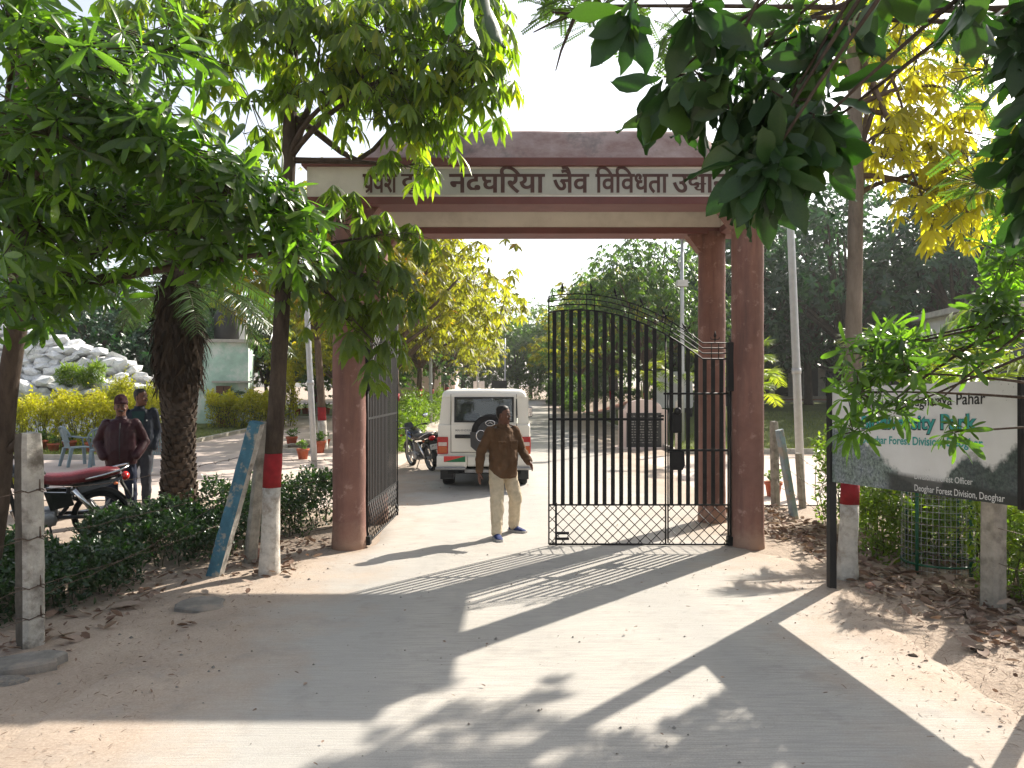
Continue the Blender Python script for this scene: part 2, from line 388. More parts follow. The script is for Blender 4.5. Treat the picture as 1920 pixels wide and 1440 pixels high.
M_SOLE = mat('grey_shoe_sole', (0.42, 0.40, 0.38), 0.1, 20, 0.7, 0.2, 0.0)
M_PLAID = cloth('green_plaid_shirt', (0.018, 0.045, 0.045))
M_BIKEB = mat('black_bike_paint', (0.012, 0.013, 0.012), 0.1, 8, 0.2, 0.5, 0.0)
M_BIKEG = mat('olive_stripe', (0.30, 0.30, 0.03), 0.1, 8, 0.3, 0.5, 0.0)
M_BIKEL = mat('blue_bike_paint', (0.03, 0.10, 0.30), 0.1, 8, 0.25, 0.5, 0.0)
M_SEATR = mat('red_quilted_vinyl', (0.12, 0.010, 0.014), 0.35, 30, 0.35, 0.5, 0.8, 42, bdist=0.01)
M_SEATB = mat('black_vinyl', (0.02, 0.02, 0.022), 0.3, 30, 0.5, 0.4, 0.3, 60)
M_MIRR = mat('mirror_glass', (0.75, 0.8, 0.85), 0.02, 3, 0.05, 0.5, 0.0, metal=1.0)
M_GRNP = mat('green_cage_paint', (0.012, 0.085, 0.045), 0.2, 12, 0.55, 0.3, 0.0)
M_SLAB = mat('black_granite', (0.022, 0.022, 0.022), 0.3, 30, 0.5, 0.4, 0.0)
M_PINKW = mat('pale_pink_plaster', (0.66, 0.53, 0.47), 0.08, 4, 0.85, 0.2, 0.15, 40)
M_TEAL = mat('teal_van_paint', (0.13, 0.32, 0.33), 0.08, 4, 0.4, 0.4, 0.0)
M_SOLAR = mat('grey_lamp_panel', (0.50, 0.50, 0.47), 0.1, 6, 0.6, 0.3, 0.0)

LM_ALS = leafmat('alstonia_leaf', [(0.0, (0.012,0.028,0.012)), (0.5, (0.024,0.050,0.016)), (0.8, (0.046,0.085,0.020)), (1.0, (0.09,0.135,0.028))], 0.55, (4.5,5.6,0.9), 0.28, 0.55)
LM_BOM = leafmat('palmate_green_leaf', [(0.0, (0.014,0.040,0.015)), (0.5, (0.030,0.072,0.020)), (0.85, (0.065,0.120,0.026)), (1.0, (0.20,0.20,0.03))], 0.55, (3.8,4.3,0.65), 0.32, 0.5)
LM_YEL = leafmat('palmate_yellow_leaf', [(0.0, (0.14,0.20,0.03)), (0.35, (0.38,0.37,0.035)), (0.9, (0.55,0.51,0.05)), (1.0, (0.40,0.22,0.03))], 0.62, (1.7,1.8,0.6), 0.4, 0.4)
LM_BIG = leafmat('large_dark_leaf', [(0.0, (0.012,0.034,0.016)), (0.7, (0.020,0.052,0.022)), (1.0, (0.07,0.11,0.022))], 0.30, (1.5,2.4,0.5), 0.4, 0.4)
LM_AUT = leafmat('avenue_leaf', [(0.0, (0.045,0.095,0.022)), (0.50, (0.095,0.155,0.032)), (0.80, (0.18,0.22,0.032)), (0.93, (0.32,0.26,0.03)), (1.0, (0.34,0.12,0.022))], 0.60, (2.5,2.7,0.6), 0.45, 0.35)
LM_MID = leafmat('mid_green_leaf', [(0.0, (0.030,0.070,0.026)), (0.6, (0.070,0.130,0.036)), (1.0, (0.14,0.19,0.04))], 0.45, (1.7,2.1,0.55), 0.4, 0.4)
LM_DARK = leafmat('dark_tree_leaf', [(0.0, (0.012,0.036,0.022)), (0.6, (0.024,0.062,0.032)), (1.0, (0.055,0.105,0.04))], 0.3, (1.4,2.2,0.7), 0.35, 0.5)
LM_HEDGEY = leafmat('golden_hedge_leaf', [(0.0, (0.10,0.14,0.02)), (0.35, (0.32,0.32,0.025)), (1.0, (0.60,0.50,0.03))], 0.45, (1.5,1.7,0.5), 0.45, 0.35)
LM_HEDGED = leafmat('dark_hedge_leaf', [(0.0, (0.012,0.032,0.014)), (0.6, (0.026,0.058,0.022)), (1.0, (0.060,0.10,0.03))], 0.3, (1.5,2.1,0.6), 0.3, 0.5)
LM_SHRUB = leafmat('bright_shrub_leaf', [(0.0, (0.045,0.10,0.022)), (0.6, (0.12,0.20,0.03)), (1.0, (0.25,0.30,0.04))], 0.45, (1.6,1.9,0.5), 0.4, 0.35)
LM_PALM = leafmat('palm_frond', [(0.0, (0.018,0.045,0.018)), (0.6, (0.045,0.090,0.026)), (1.0, (0.11,0.15,0.035))], 0.35, (1.6,2.1,0.5), 0.3, 0.5)
LM_PALMY = leafmat('sunny_palm_frond', [(0.0, (0.06,0.12,0.025)), (0.6, (0.16,0.22,0.03)), (1.0, (0.36,0.34,0.04))], 0.5, (1.6,1.9,0.5), 0.35, 0.4)
LM_DRY = leafmat('dry_leaf', [(0.0, (0.10,0.06,0.042)), (0.4, (0.25,0.175,0.13)), (0.8, (0.46,0.39,0.32)), (1.0, (0.20,0.10,0.07))], 0.15, (1.2,1.1,0.9), 0.8, 0.2)
LM_GRASS = leafmat('grass_blade', [(0.0, (0.05,0.085,0.02)), (0.6, (0.12,0.16,0.04)), (1.0, (0.28,0.26,0.09))], 0.35, (1.5,1.7,0.5), 0.6, 0.2)
LM_THATCH = leafmat('dry_palm_skirt', [(0.0, (0.014,0.010,0.008)), (1.0, (0.062,0.042,0.027))], 0.1, (1.2,1.1,0.9), 0.9, 0.1)

# ================================================================== the ground
rngG = np.random.default_rng(5)
def sheet(name, rows, mat, off=0.0, bump=0.0, kind='structure', fade=0.0):
    """rows: list of (y, x0, x1, n) or explicit arrays; a sheet that follows the terrain"""
    n = rows[0][3]; V = []; Fc = []
    for (y, x0, x1, _) in rows:
        xs = np.linspace(x0, x1, n); ys = np.full(n, y)
        z = H(xs, ys) + off
        if bump: z = z + bump * (np.sin(xs * 2.3 + y * 1.1) * np.sin(y * 1.7 - xs * 0.6))
        if fade:
            z[0] -= fade; z[-1] -= fade
        V.append(np.stack([xs, ys, z], 1))
    V = np.concatenate(V)
    for i in range(len(rows) - 1):
        for k in range(n - 1):
            Fc.append((i*n + k, i*n + k + 1, (i+1)*n + k + 1, (i+1)*n + k))
    me = bpy.data.meshes.new(name); me.from_pydata(V.tolist(), [], Fc); me.polygons.foreach_set('use_smooth', [True] * len(Fc)); me.update()
    o = link(name, me, mat); setp(o, kind=kind); return o

# terrain: one sheet to the horizon
def _terrain():
    xs = np.unique(np.concatenate([np.linspace(-400, -30, 20), np.linspace(-30, 30, 121), np.linspace(30, 400, 20)]))
    ys = np.unique(np.concatenate([np.linspace(-300, -10, 12), np.linspace(-10, 80, 181), np.linspace(80, 600, 20)]))
    X, Y = np.meshgrid(xs, ys); Z = H(X, Y)
    # little heaps of dirt along the road side and under the fences
    Z = Z + 0.035 * sstep(2.7, 3.4, np.abs(X - 0.35)) * (Y < 11.5) * (0.6 + 0.5 * np.sin(X * 3.1 + Y) * np.sin(Y * 2.3))
    V = np.stack([X.ravel(), Y.ravel(), Z.ravel()], 1); n = len(xs)
    idx = np.arange(len(xs) * len(ys)).reshape(len(ys), n)
    Fc = np.stack([idx[:-1,:-1].ravel(), idx[:-1,1:].ravel(), idx[1:,1:].ravel(), idx[1:,:-1].ravel()], 1)
    me = bpy.data.meshes.new('ground'); me.from_pydata(V.tolist(), [], Fc.tolist()); me.polygons.foreach_set('use_smooth', [True] * len(Fc)); me.update()
    return setp(link('ground', me, M_DIRT), kind='structure')
_terrain()
def wob(y, a, s): return a * (math.sin(y * 1.3 + s) + 0.6 * math.sin(y * 3.1 + 2 * s) + 0.35 * math.sin(y * 7.7 + s))
_ry = [(-12, -3.2, 3.6), (0, -2.9, 3.2), (4, -2.6, 2.95), (6, -2.55, 2.85), (8, -2.35, 2.9), (9.4, -1.86, 3.0), (11.5, -1.9, 3.3), (13, -2.4, 3.6), (15, -2.7, 3.7), (24, -2.7, 3.3), (40, -2.7, 3.3), (62, -2.7, 3.3), (66, -2.8, 4.0)]
def road_rows():
    out = []
    for y in np.concatenate([np.arange(-12, 14, 0.25), np.arange(14, 66.1, 0.5)]):
        l = float(np.interp(y, [r[0] for r in _ry], [r[1] for r in _ry])); r = float(np.interp(y, [q[0] for q in _ry], [q[2] for q in _ry]))
        out.append((y, l - .35 * (y < 9.2) + wob(y, 0.07, 1), r + .35 * (y < 9.2) + wob(y, 0.07, 4), 44))
    return out
sheet('road', road_rows(), M_ROAD, 0.022, fade=0.03)
sheet('plaza', [(y, -34, -2.6 - 0.25 * (y < 14) * (14 - y) + wob(y, 0.03, 2), 80) for y in np.arange(12.4, 64, 0.5)], M_PLAZA, 0.014, fade=0.02)
sheet('side_path', [(y, 3.2, 26, 60) for y in np.arange(12.8 , 21.2, 0.4)], M_PLAZA, 0.016, fade=0.02)
sheet('cross_road', [(y, -40, 40, 120) for y in np.arange(64.5, 70, 0.5)], M_ROAD, 0.03)
# lawns with kerbs
def lawn(name, rows, mat=M_LAWN): return sheet(name, rows, mat, 0.06)
lawn('lawn_left', [(y, -34, -9.2 - 0.02 * y + wob(y, .03, 3), 60) for y in np.arange(18.6, 34, 0.4)])
lawn('lawn_left_far', [(y, -34, -5.2, 60) for y in np.arange(37.5, 60, 0.6)])
lawn('lawn_right', [(y, 5.0 - 0.02 * y, 34, 70) for y in np.arange(21.6, 44, 0.4)])
sheet('brick_walk', [(y, 4.4, 34, 60) for y in np.arange(44.2, 47.5, 0.4)], mat('brick_path_paving', (0.40,0.20,0.15), 0.25, 5, 0.9, 0.1, 0.3), 0.03)
def kerb(name, pts, w=0.12, hh=0.13):
    m = MB(); pts2 = []
    for (x0, y0), (x1, y1) in zip(pts[:-1], pts[1:]):
        k = max(1, int(math.hypot(x1 - x0, y1 - y0) / 1.0))
        for i in range(k): pts2.append((x0 + (x1 - x0) * i / k, y0 + (y1 - y0) * i / k))
    pts2.append(pts[-1]); rings = []
    for i, (x, y) in enumerate(pts2):
        a = Vector(pts2[max(i-1, 0)]); b = Vector(pts2[min(i+1, len(pts2)-1)]); t = (b - a).normalized(); nx, ny = -t.y, t.x
        z = h(x, y); rings.append([(x - nx*w/2, y - ny*w/2, z - .05), (x + nx*w/2, y + ny*w/2, z - .05), (x + nx*w/2, y + ny*w/2, z + hh), (x - nx*w/2, y - ny*w/2, z + hh)])
    m.loft(rings, smooth=False); o = m.build(name, M_KERB); setp(o, kind='structure'); return o
kerb('kerb', [(-34, 18.5), (-9.5, 18.5), (-9.8, 34), (-34, 34.1)])
kerb('kerb', [(34, 21.5), (4.62, 21.5), (4.1, 44), (34, 44.1)])
kerb('kerb', [(-34, 37.3), (-5.1, 37.3), (-5.1, 60)])
kerb('kerb', [(-6.4, 20.2), (-4.3, 20.2), (-3.4, 36), (-4.6, 36), (-6.4, 20.2)], 0.1, 0.12)

# ================================================================== lettering
def glyphs(body, offset=0.0, ext=0.0, font_size=1.0):
    c = bpy.data.curves.new('lettering', 'FONT'); c.body = body; c.offset = offset; c.size = font_size; c.resolution_u = 4; c.extrude = ext
    o = bpy.data.objects.new('lettering', c); COL.objects.link(o); bpy.context.view_layer.update()
    me = bpy.data.meshes.new_from_object(o.evaluated_get(bpy.context.evaluated_depsgraph_get()))
    v = np.zeros(len(me.vertices) * 3); me.vertices.foreach_get('co', v); v = v.reshape(-1, 3)
    f = [tuple(p.vertices) for p in me.polygons]
    bpy.data.objects.remove(o); bpy.data.curves.remove(c); bpy.data.meshes.remove(me); return v, f
def merge(parts):
    V = []; Fc = []; b = 0
    for v, f in parts:
        V.append(v); Fc += [tuple(b + i for i in q) for q in f]; b += len(v)
    return np.concatenate(V), Fc
ADV = {'प':.583,'व':.571,'श':.695,'द':.534,'ा':.273,'र':.424,'य':.595,'न':.569,'घ':.605,'ज':.757,'ध':.63,'त':.584,'उ':.563}
def deva(seq, off=0.016):
    """place Devanagari signs one by one; '~' items are built-up conjuncts"""
    parts = []; x = 0.0
    for ch in seq:
        if ch == 'dv':
            v, f = glyphs('द', off); v = v * [0.9, 0.78, 1] + [x, 0.622 * 0.22, 0]; parts.append((v, f))
            v, f = glyphs('व', off); v = v * [0.62, 0.45, 1] + [x + 0.22, -0.13, 0]; parts.append((v, f)); x += 0.56
        elif ch == 'dy':
            v, f = glyphs('द', off); v = v * [0.85, 0.72, 1] + [x, 0.622 * 0.28, 0]; parts.append((v, f))
            v, f = glyphs('य', off); v = v * [0.7, 0.5, 1] + [x + 0.22, 0.0, 0]; parts.append((v, f))
            v, f = glyphs('ा', off); parts.append((v + [x + 0.40, 0, 0], f)); x += 0.66
        elif ch == 'ra':     # the stroke of r under p
            v = np.array([[x - .13, .20, 0], [x - .13, .11, 0], [x - .40, -.03, 0], [x - .43, .05, 0]]); parts.append((v, [(0, 1, 2, 3)]))
        else:
            v, f = glyphs(ch, off); parts.append((v + [x, 0, 0], f))
            if ch == 'ि': x += 0.275
            elif ch in 'ेैं': pass
            else: x += ADV[ch] - 0.012
    parts += [(v + [.017, .0, 0], f) for v, f in parts]      # heavier strokes
    for k, (v, f) in enumerate(parts): v[:,2] = k * .00022      # lift sign by sign: no two faces in one plane
    v, f = merge(parts); return v, f, x
def text_obj(name, vf, mat, parent, origin, xdir, updir, width=None, height=None, depth=0.0, base=None):
    """stand flat lettering in the plane (xdir, updir); width scales the whole line"""
    v, f = vf; v = v.copy(); x0, x1 = v[:,0].min(), v[:,0].max()
    sx = width / (x1 - x0) if width else 1.0
    sy = (height / (v[:,1].max() - v[:,1].min())) if height else sx
    if base is not None: sy = base
    P = np.array(origin)[None] + ((v[:,0] - x0) * sx)[:,None] * np.array(xdir)[None] + (v[:,1] * sy)[:,None] * np.array(updir)[None] + v[:,2][:,None] * np.array(Vector(xdir).cross(Vector(updir)))[None]
    me = bpy.data.meshes.new(name); me.from_pydata(P.tolist(), [], f); me.update()
    return link(name, me, mat, parent)

# ================================================================== the gateway
GX, GY0, GY1 = 0.455, 9.60, 11.32
gate = empty('entrance_gateway', (GX, 10.45, 0), 0, 'terracotta park gateway with four round columns and weathered roof', 'gateway')
def G(x, y, z): return (x - GX, y - 10.45, z)
rr = random.Random(3)
for (cx, cy, rad) in ((-2.03, GY0, .205), (2.94, GY0, .195), (-2.03, GY1, .20), (2.94, GY1, .195)):
    prof = []
    for i in range(26):
        z = -0.1 + 4.36 * i / 25
        prof.append((rad * (1 + 0.012 * math.sin(i * 1.7 + cx) + 0.008 * rr.uniform(-1, 1)) + (0.012 if z < 0.12 else 0), z))
    M = Matrix.Translation(Vector(G(cx, cy, 0)))
    MB().lathe(prof, 28, M).build('column', M_COL, gate)
XL, XR = -2.50, 3.42
# ring of beams: front, back, sides (cream) with maroon bands
def ring(name, z0, z1, out, inn, matr):
    yF, yB = GY0 - 0.24 - out, GY1 + 0.24 + out; xa, xb = XL - out, XR + out; t = 0.40 + out + inn
    for (a, b) in (((xa, yF), (xb, yF + t)), ((xa, yB - t), (xb, yB)), ((xa, yF + t), (xa + t, yB - t)), ((xb - t, yF + t), (xb, yB - t))):
        bevel(MB().box(G(a[0], a[1], z0), G(b[0], b[1], z1)).build(name, matr, gate), 0.008, 2)
ring('beam', 4.255, 4.70, 0.0, 0.0, M_CREAM)
ring('beam_band', 4.225, 4.318, 0.018, 0.014, M_TRIM)
ring('eave_band', 4.685, 4.785, 0.055, 0.012, M_TRIM)
MB().box(G(XL + .36, GY0 + .15, 4.62), G(XR - .36, GY1 - .15, 4.69)).build('ceiling_slab', M_CREAM, gate)
# flat corbels on top of the columns
for cx in (-2.03, 2.94):
    for sgn in (1, -1):
        x0 = cx; x1 = cx + (0.36 if cx < 0 else -0.36) * (1 if sgn > 0 else 0)
    d = 1 if cx < 0 else -1
    for cy in (GY0, GY1):
        MB().prism([(cx - GX, 4.24), (cx - GX, 3.86), (cx - GX + d * 0.20, 3.98), (cx - GX + d * 0.40, 4.24)], cy - 10.45 - .11, cy - 10.45 + .11).build('corbel', M_COL, gate)
# weathered hipped concrete roof, softly rounded
def roof():
    rings = []
    for t in np.linspace(0, 1, 12):
        ins = 0.03 + 0.60 * t + (0.25 * (t - .88) / .12 if t > .88 else 0); z = 4.785 + 0.575 * min(t, .88) / .88 ** 1.0 * (1.04 - .04 * min(t, .88)) + (.012 * (t - .88) / .12 if t > .88 else 0)
        x0, x1, y0, y1 = -2.02 + ins * 0.95, 2.88 - ins * 0.95, 9.52 + ins * 0.92, 11.42 - ins * 0.92
        ring_ = []
        for a, b, n in (((x0, y0), (x1, y0), 24), ((x1, y0), (x1, y1), 10), ((x1, y1), (x0, y1), 24), ((x0, y1), (x0, y0), 10)):
            for k in range(n):
                u = k / n; X = a[0] + (b[0] - a[0]) * u; Y = a[1] + (b[1] - a[1]) * u
                ring_.append(G(X, Y, z + 0.004 * math.sin(X * 5 + Y * 3 + t * 9)))
        rings.append(ring_)
    return MB().loft(rings).build('roof', M_ROOF, gate)
roof()
# the lettered panel
YF = GY0 - 0.24
MB().box(G(-1.76, YF - 0.006, 4.345), G(2.72, YF + 0.01, 4.655)).build('name_panel', M_PANEL, gate)
words = [(['प','ra','व','े','श'], 680, 745), (['dv','ा','र'], 752, 822), (['न','ं','द','घ','ि','र','य','ा'], 842, 1022),
         (['ज','ै','व'], 1036, 1105), (['ि','व','ि','व','ध','त','ा'], 1116, 1253), (['उ','dy','ा','न'], 1260, 1368)]
dF = YF
for seq, p0, p1 in words:
    v, f, adv = deva(seq, 0.016)
    x0 = (p0 - 960) * dF / F; x1 = (p1 - 960) * dF / F
    text_obj('painted_word', (v, f), M_LETTER, gate, G(x0, YF - 0.0105, 4.372), (1,0,0), (0,0,1), x1 - x0, base=0.35)

# ================================================================== the iron gate leaves
def ztop(u): return 3.165 - 0.249 * (u - 0.35) ** 2 if u < 1.92 else 2.553
ARC = (0.0, 0.065, 0.13, 0.20); LW = 2.275
def gate_leaf(root, wicket, sgn):
    """u runs from the free edge (0) to the hinge (LW); local x = sgn * (LW - u) measured from the hinge"""
    X = lambda u: sgn * (LW - u)
    def flat(name, u0, u1, z0, z1, th=0.008, y=0.0):
        MB().box((min(X(u0), X(u1)), y - th/2, z0), (max(X(u0), X(u1)), y + th/2, z1)).build(name, M_IRON, root)
    def rod(name, pts, r=0.008, n=6): MB().tube([(X(u), y, z) for u, y, z in pts], r, n).build(name, M_IRON, root)
    # outer frame
    rod('stile', [(0, 0, 0.04), (0, 0, ztop(0))], 0.011); rod('stile', [(LW - .01, 0, 0.04), (LW - .01, 0, 2.56)], 0.016)
    rod('rail', [(0, 0, 0.04), (LW, 0, 0.04)], 0.013)
    flat('rail', 0, LW, 0.522, 0.542, 0.014)
    us = list(np.linspace(0, 1.92, 25))
    for k, a in enumerate(ARC):
        rod('arched_rail', [(u, 0, ztop(u) - a) for u in us] + [(LW, 0, 2.553 - a)], 0.0075 if k < 3 else 0.010)
    # short links between the arches
    for u in (0.47, 0.57, 0.99, 1.09, 1.42, 1.50, 2.03, 2.12):
        rod('link', [(u, 0, ztop(u) - 0.20), (u + (0.0 if u > 1.9 else 0.04 * (u - .4)), 0, ztop(u))], 0.006)
    # flat vertical bars
    step = 0.1043; u = 0.07; i = 0
    while u < LW - 0.06:
        if not (wicket and abs(u - 1.455) < 0.03):
            flat('bar', u - 0.025, u + 0.025, 0.535, ztop(u) - 0.20, 0.009, 0.010 if i % 2 else 0.0101)
        u += step; i += 1
    if wicket:
        flat('rail', 0.0, 1.43, 1.585, 1.615, 0.02, -0.012)
        rod('wicket_stile', [(1.455, -.008, 0.05), (1.455, -.008, ztop(1.455) - .2)], 0.011); rod('wicket_stile', [(1.485, -.008, 0.06), (1.485, -.008, 1.92)], 0.010)
        rod('wicket_stile', [(2.235, -.008, 0.06), (2.235, -.008, 1.92)], 0.011)
        rod('wicket_rail', [(1.43, -.012, 1.92), (2.24, -.012, 1.92)], 0.013); flat('wicket_rail', 1.485, 2.235, 1.20, 1.228, 0.02, -.012)
        flat('bolt', 1.36, 1.43, 1.63, 1.655, 0.03, -.02)
        # lock plates, the upper one a rosette box
        bevel(MB().box((X(1.655) if sgn > 0 else X(1.53), -.040, 1.43), (X(1.53) if sgn > 0 else X(1.655), -.016, 1.69)).build('lock_box', M_IRON, root), 0.01)
        MB().lathe([(0.006, 0), (.05, 0), (.042, .012), (.02, .018), (.006, .02)], 12, Matrix.Translation((X(1.60), -.040, 1.70)) @ Matrix.Rotation(R(90), 4, 'X')).build('rosette', M_IRON, root)
        MB().prism([(X(a), z) for a, z in ((1.50, 1.20), (1.68, 1.20), (1.69, 1.03), (1.66, 0.97), (1.50, 0.97))], -.045, -.018).build('lock_box', M_IRON, root)
    else:
        flat('rail', 0.0, LW - .02, 1.585, 1.615, 0.02, 0.012)
    # lattice at the foot
    def lattice(ua, ub):
        z0, z1 = 0.045, 0.522; hgt = z1 - z0; p = 0.137
        for s in (1, -1):
            k = -int(hgt / p) - 1
            while ua + k * p < ub + hgt:
                # line u = a + s*(z - zc)
                a = ua + k * p; pts = []
                for z in (z0, z1):
                    pts.append((a + (z - z0 if s > 0 else z1 - z), z))
                (u0, w0), (u1, w1) = pts
                if u0 > u1: u0, w0, u1, w1 = u1, w1, u0, w0
                c0, c1 = max(u0, ua), min(u1, ub)
                if c1 - c0 > 0.02:
                    f0 = (c0 - u0) / (u1 - u0); f1 = (c1 - u0) / (u1 - u0)
                    rod('lattice_bar', [(c0, 0.004 * s, w0 + (w1 - w0) * f0), (c1, 0.004 * s, w0 + (w1 - w0) * f1)], 0.0055, 4)
                k += 1
    if wicket: lattice(0.01, 1.445); lattice(1.495, 2.225)
    else: lattice(0.01, LW - .02)
    # spearheads standing on the arch
    for u in (0.16, 0.535, 0.85, 1.19, 1.48, 1.745, 2.075):
        z = ztop(u); sl = math.atan(0.498 * (u - .35)) if u < 1.92 else 0.0
        M = Matrix.Translation((X(u), 0, z)) @ Matrix.Rotation(sl * -sgn * -1.0, 4, 'Y')
        m = MB(); m.lathe([(.004, -.005), (.006, .03), (.018, .045), (.006, .058), (.014, .075), (.020, .09), (.011, .115), (.002, .15)], 8, M)
        m.box((-.045, -.004, .040), (.045, .004, .050), M)
        for q in (-1, 1): m.tube([M @ Vector((q * .045, 0, .045)), M @ Vector((q * .055, 0, .062)), M @ Vector((q * .047, 0, .078))], [.006, .005, .002], 5)
        m.build('spearhead', M_IRON, root)
    # drop bolt
    flat('drop_bolt', 0.075, 0.10, 0.03, 0.56, 0.02, -0.02)
    MB().box((min(X(.09), X(.25)), -.04, 0.17), (max(X(.09), X(.25)), -.012, 0.20)).build('bolt_bracket', M_IRON, root)
    MB().box((min(X(.09), X(.25)), -.04, 0.10), (max(X(.09), X(.25)), -.012, 0.13)).build('bolt_bracket', M_IRON, root)
    # hinges
    for z0, z1 in ((1.95, 2.56), (0.03, 0.14)):
        bevel(MB().box((X(LW) - .055, -.05, z0), (X(LW) + .055, .045, z1)).build('hinge', M_IRON, root), 0.01)
gr = empty('gate_leaf', (2.735, 9.60, 0), 0, 'closed black iron gate leaf with small wicket door and arched top', 'gate'); gate_leaf(gr, True, -1)
gl = empty('gate_leaf', (-1.815, 9.63, 0), math.atan2(2.27, 0.04), 'black iron gate leaf swung open against the column', 'gate'); gate_leaf(gl, False, 1)
for p in (gr, gl): p['group'] = 'iron gate leaves'

# ================================================================== leaves
def leaf_tpl(kind):
    """unit leaf: x along the blade, y across, z up; returns verts and faces"""
    if kind == 'obl':     # oblong, whorled leaf, widest past the middle
        ts = [0, .12, .35, .6, .82, .95, 1]; ws = [.010, .035, .075, .100, .090, .05, .004]; droop, fold = .20, .25
    elif kind == 'lfl':   # leaflet of a palmate leaf
        ts = [0, .15, .4, .65, .87, 1]; ws = [.01, .05, .105, .12, .06, .003]; droop, fold = .24, .30
    elif kind == 'big':   # big wavy obovate leaf
        ts = [0, .10, .28, .48, .66, .80, .91, 1]; ws = [.012, .035, .095, .15, .172, .145, .07, .003]; droop, fold = .16, .3
    elif kind == 'sml':
        ts = [0, .45, 1]; ws = [.02, .25, .01]; droop, fold = .15, .3
    elif kind == 'dry':
        ts = [0, .3, .7, 1]; ws = [.03, .25, .22, .01]; droop, fold = -.18, .45
    elif kind == 'strap':
        ts = [0, .25, .6, 1]; ws = [.02, .035, .03, .003]; droop, fold = .35, .3
    elif kind == 'far':
        ts = [0, .5, 1]; ws = [.03, .17, .01]; droop, fold = .12, .2
    v = []; f = []
    for i, (t, w) in enumerate(zip(ts, ws)):
        z = -droop * t * t; wv = 0.0
        if kind == 'big': wv = .03 * math.sin(i * 2.4)
        v += [(t, -w, z + fold * w + wv), (t, 0, z), (t, w, z + fold * w - wv)]
    for i in range(len(ts) - 1):
        a = 3 * i; f += [(a, a+3, a+4, a+1), (a+1, a+4, a+5, a+2)]
    return np.array(v), f
TPL = {k: leaf_tpl(k) for k in ('obl', 'lfl', 'big', 'sml', 'dry', 'strap', 'far')}
def unit(a): return a / np.maximum(np.linalg.norm(a, axis=-1, keepdims=True), 1e-9)
class Leaves:
    def __init__(s): s.p = []; s.d = []; s.n = []; s.L = []; s.w = []; s.t = []
    def add(s, p, d, n, L, w, t):
        p = np.atleast_2d(p); k = len(p)
        s.p.append(p); s.d.append(np.broadcast_to(d, (k, 3))); s.n.append(np.broadcast_to(n, (k, 3)))
        s.L.append(np.broadcast_to(L, (k,))); s.w.append(np.broadcast_to(w, (k,))); s.t.append(np.broadcast_to(t, (k,)))
    def arrays(s):
        P = np.concatenate(s.p); D = unit(np.concatenate(s.d)); Nn = np.concatenate(s.n)
        Nn = Nn - D * (Nn * D).sum(1, keepdims=True); bad = np.linalg.norm(Nn, axis=1) < 1e-4
        Nn[bad] = np.cross(D[bad], [1, .2, .1]); Nn = unit(Nn); Y = np.cross(Nn, D)
        return P, D, Y, Nn, np.concatenate(s.L), np.concatenate(s.w), np.concatenate(s.t)
def mesh_from(V, Fq, name, tint=None, smooth=True):
    me = bpy.data.meshes.new(name); me.vertices.add(len(V)); me.vertices.foreach_set('co', np.ascontiguousarray(V, np.float32).ravel())
    k = Fq.shape[1]; me.loops.add(Fq.size); me.loops.foreach_set('vertex_index', Fq.astype(np.int32).ravel())
    me.polygons.add(len(Fq)); me.polygons.foreach_set('loop_start', np.arange(0, Fq.size, k, dtype=np.int32)); me.polygons.foreach_set('loop_total', np.full(len(Fq), k, np.int32))
    me.polygons.foreach_set('use_smooth', np.full(len(Fq), smooth))
    if tint is not None:
        a = me.attributes.new('tint', 'FLOAT', 'POINT'); a.data.foreach_set('value', np.ascontiguousarray(tint, np.float32))
    me.update(); return me
def leaves_mesh(arr, tpl, name, sel=None):
    P, D, Y, Z, L, Wd, T = [a[sel] if sel is not None else a for a in arr]
    tv, tf = TPL[tpl]; k = len(tv)
    V = P[:,None] + L[:,None,None] * (tv[None,:,0,None] * D[:,None] + (tv[None,:,1,None] * Wd[:,None,None]) * Y[:,None] + tv[None,:,2,None] * Z[:,None])
    Fq = np.array(tf)[None] + (np.arange(len(P)) * k)[:,None,None]
    return mesh_from(V.reshape(-1, 3), Fq.reshape(-1, 4), name, np.repeat(T, k))
_leafcache = {}
def leaf_objects(arr, tpl, sel, lm, parent, root_loc, name='leaf'):
    """single leaves as objects that share a few meshes"""
    P, D, Y, Z, L, Wd, T = arr
    for i in sel:
        tb = int(min(4, T[i] * 5)); wb = int(min(2, max(0, round((Wd[i] - .85) / .15)))); key = (tpl, lm.name, tb, wb)
        if key not in _leafcache:
            tv, tf = TPL[tpl]; vv = tv * [1, .85 + .15 * wb, 1]
            _leafcache[key] = mesh_from(vv, np.array(tf), name, np.full(len(tv), (tb + .5) / 5)); _leafcache[key].materials.append(lm)
        o = bpy.data.objects.new(name, _leafcache[key]); COL.objects.link(o); o.parent = parent
        M = Matrix(((D[i][0]*L[i], Y[i][0]*L[i], Z[i][0]*L[i], P[i][0]), (D[i][1]*L[i], Y[i][1]*L[i], Z[i][1]*L[i], P[i][1]), (D[i][2]*L[i], Y[i][2]*L[i], Z[i][2]*L[i], P[i][2]), (0, 0, 0, 1)))
        o.matrix_local = M
def project(P):
    d = np.maximum(P[:,1], .05); return 960 + P[:,0] / d * F, HOR - (P[:,2] - CAMH) / d * F
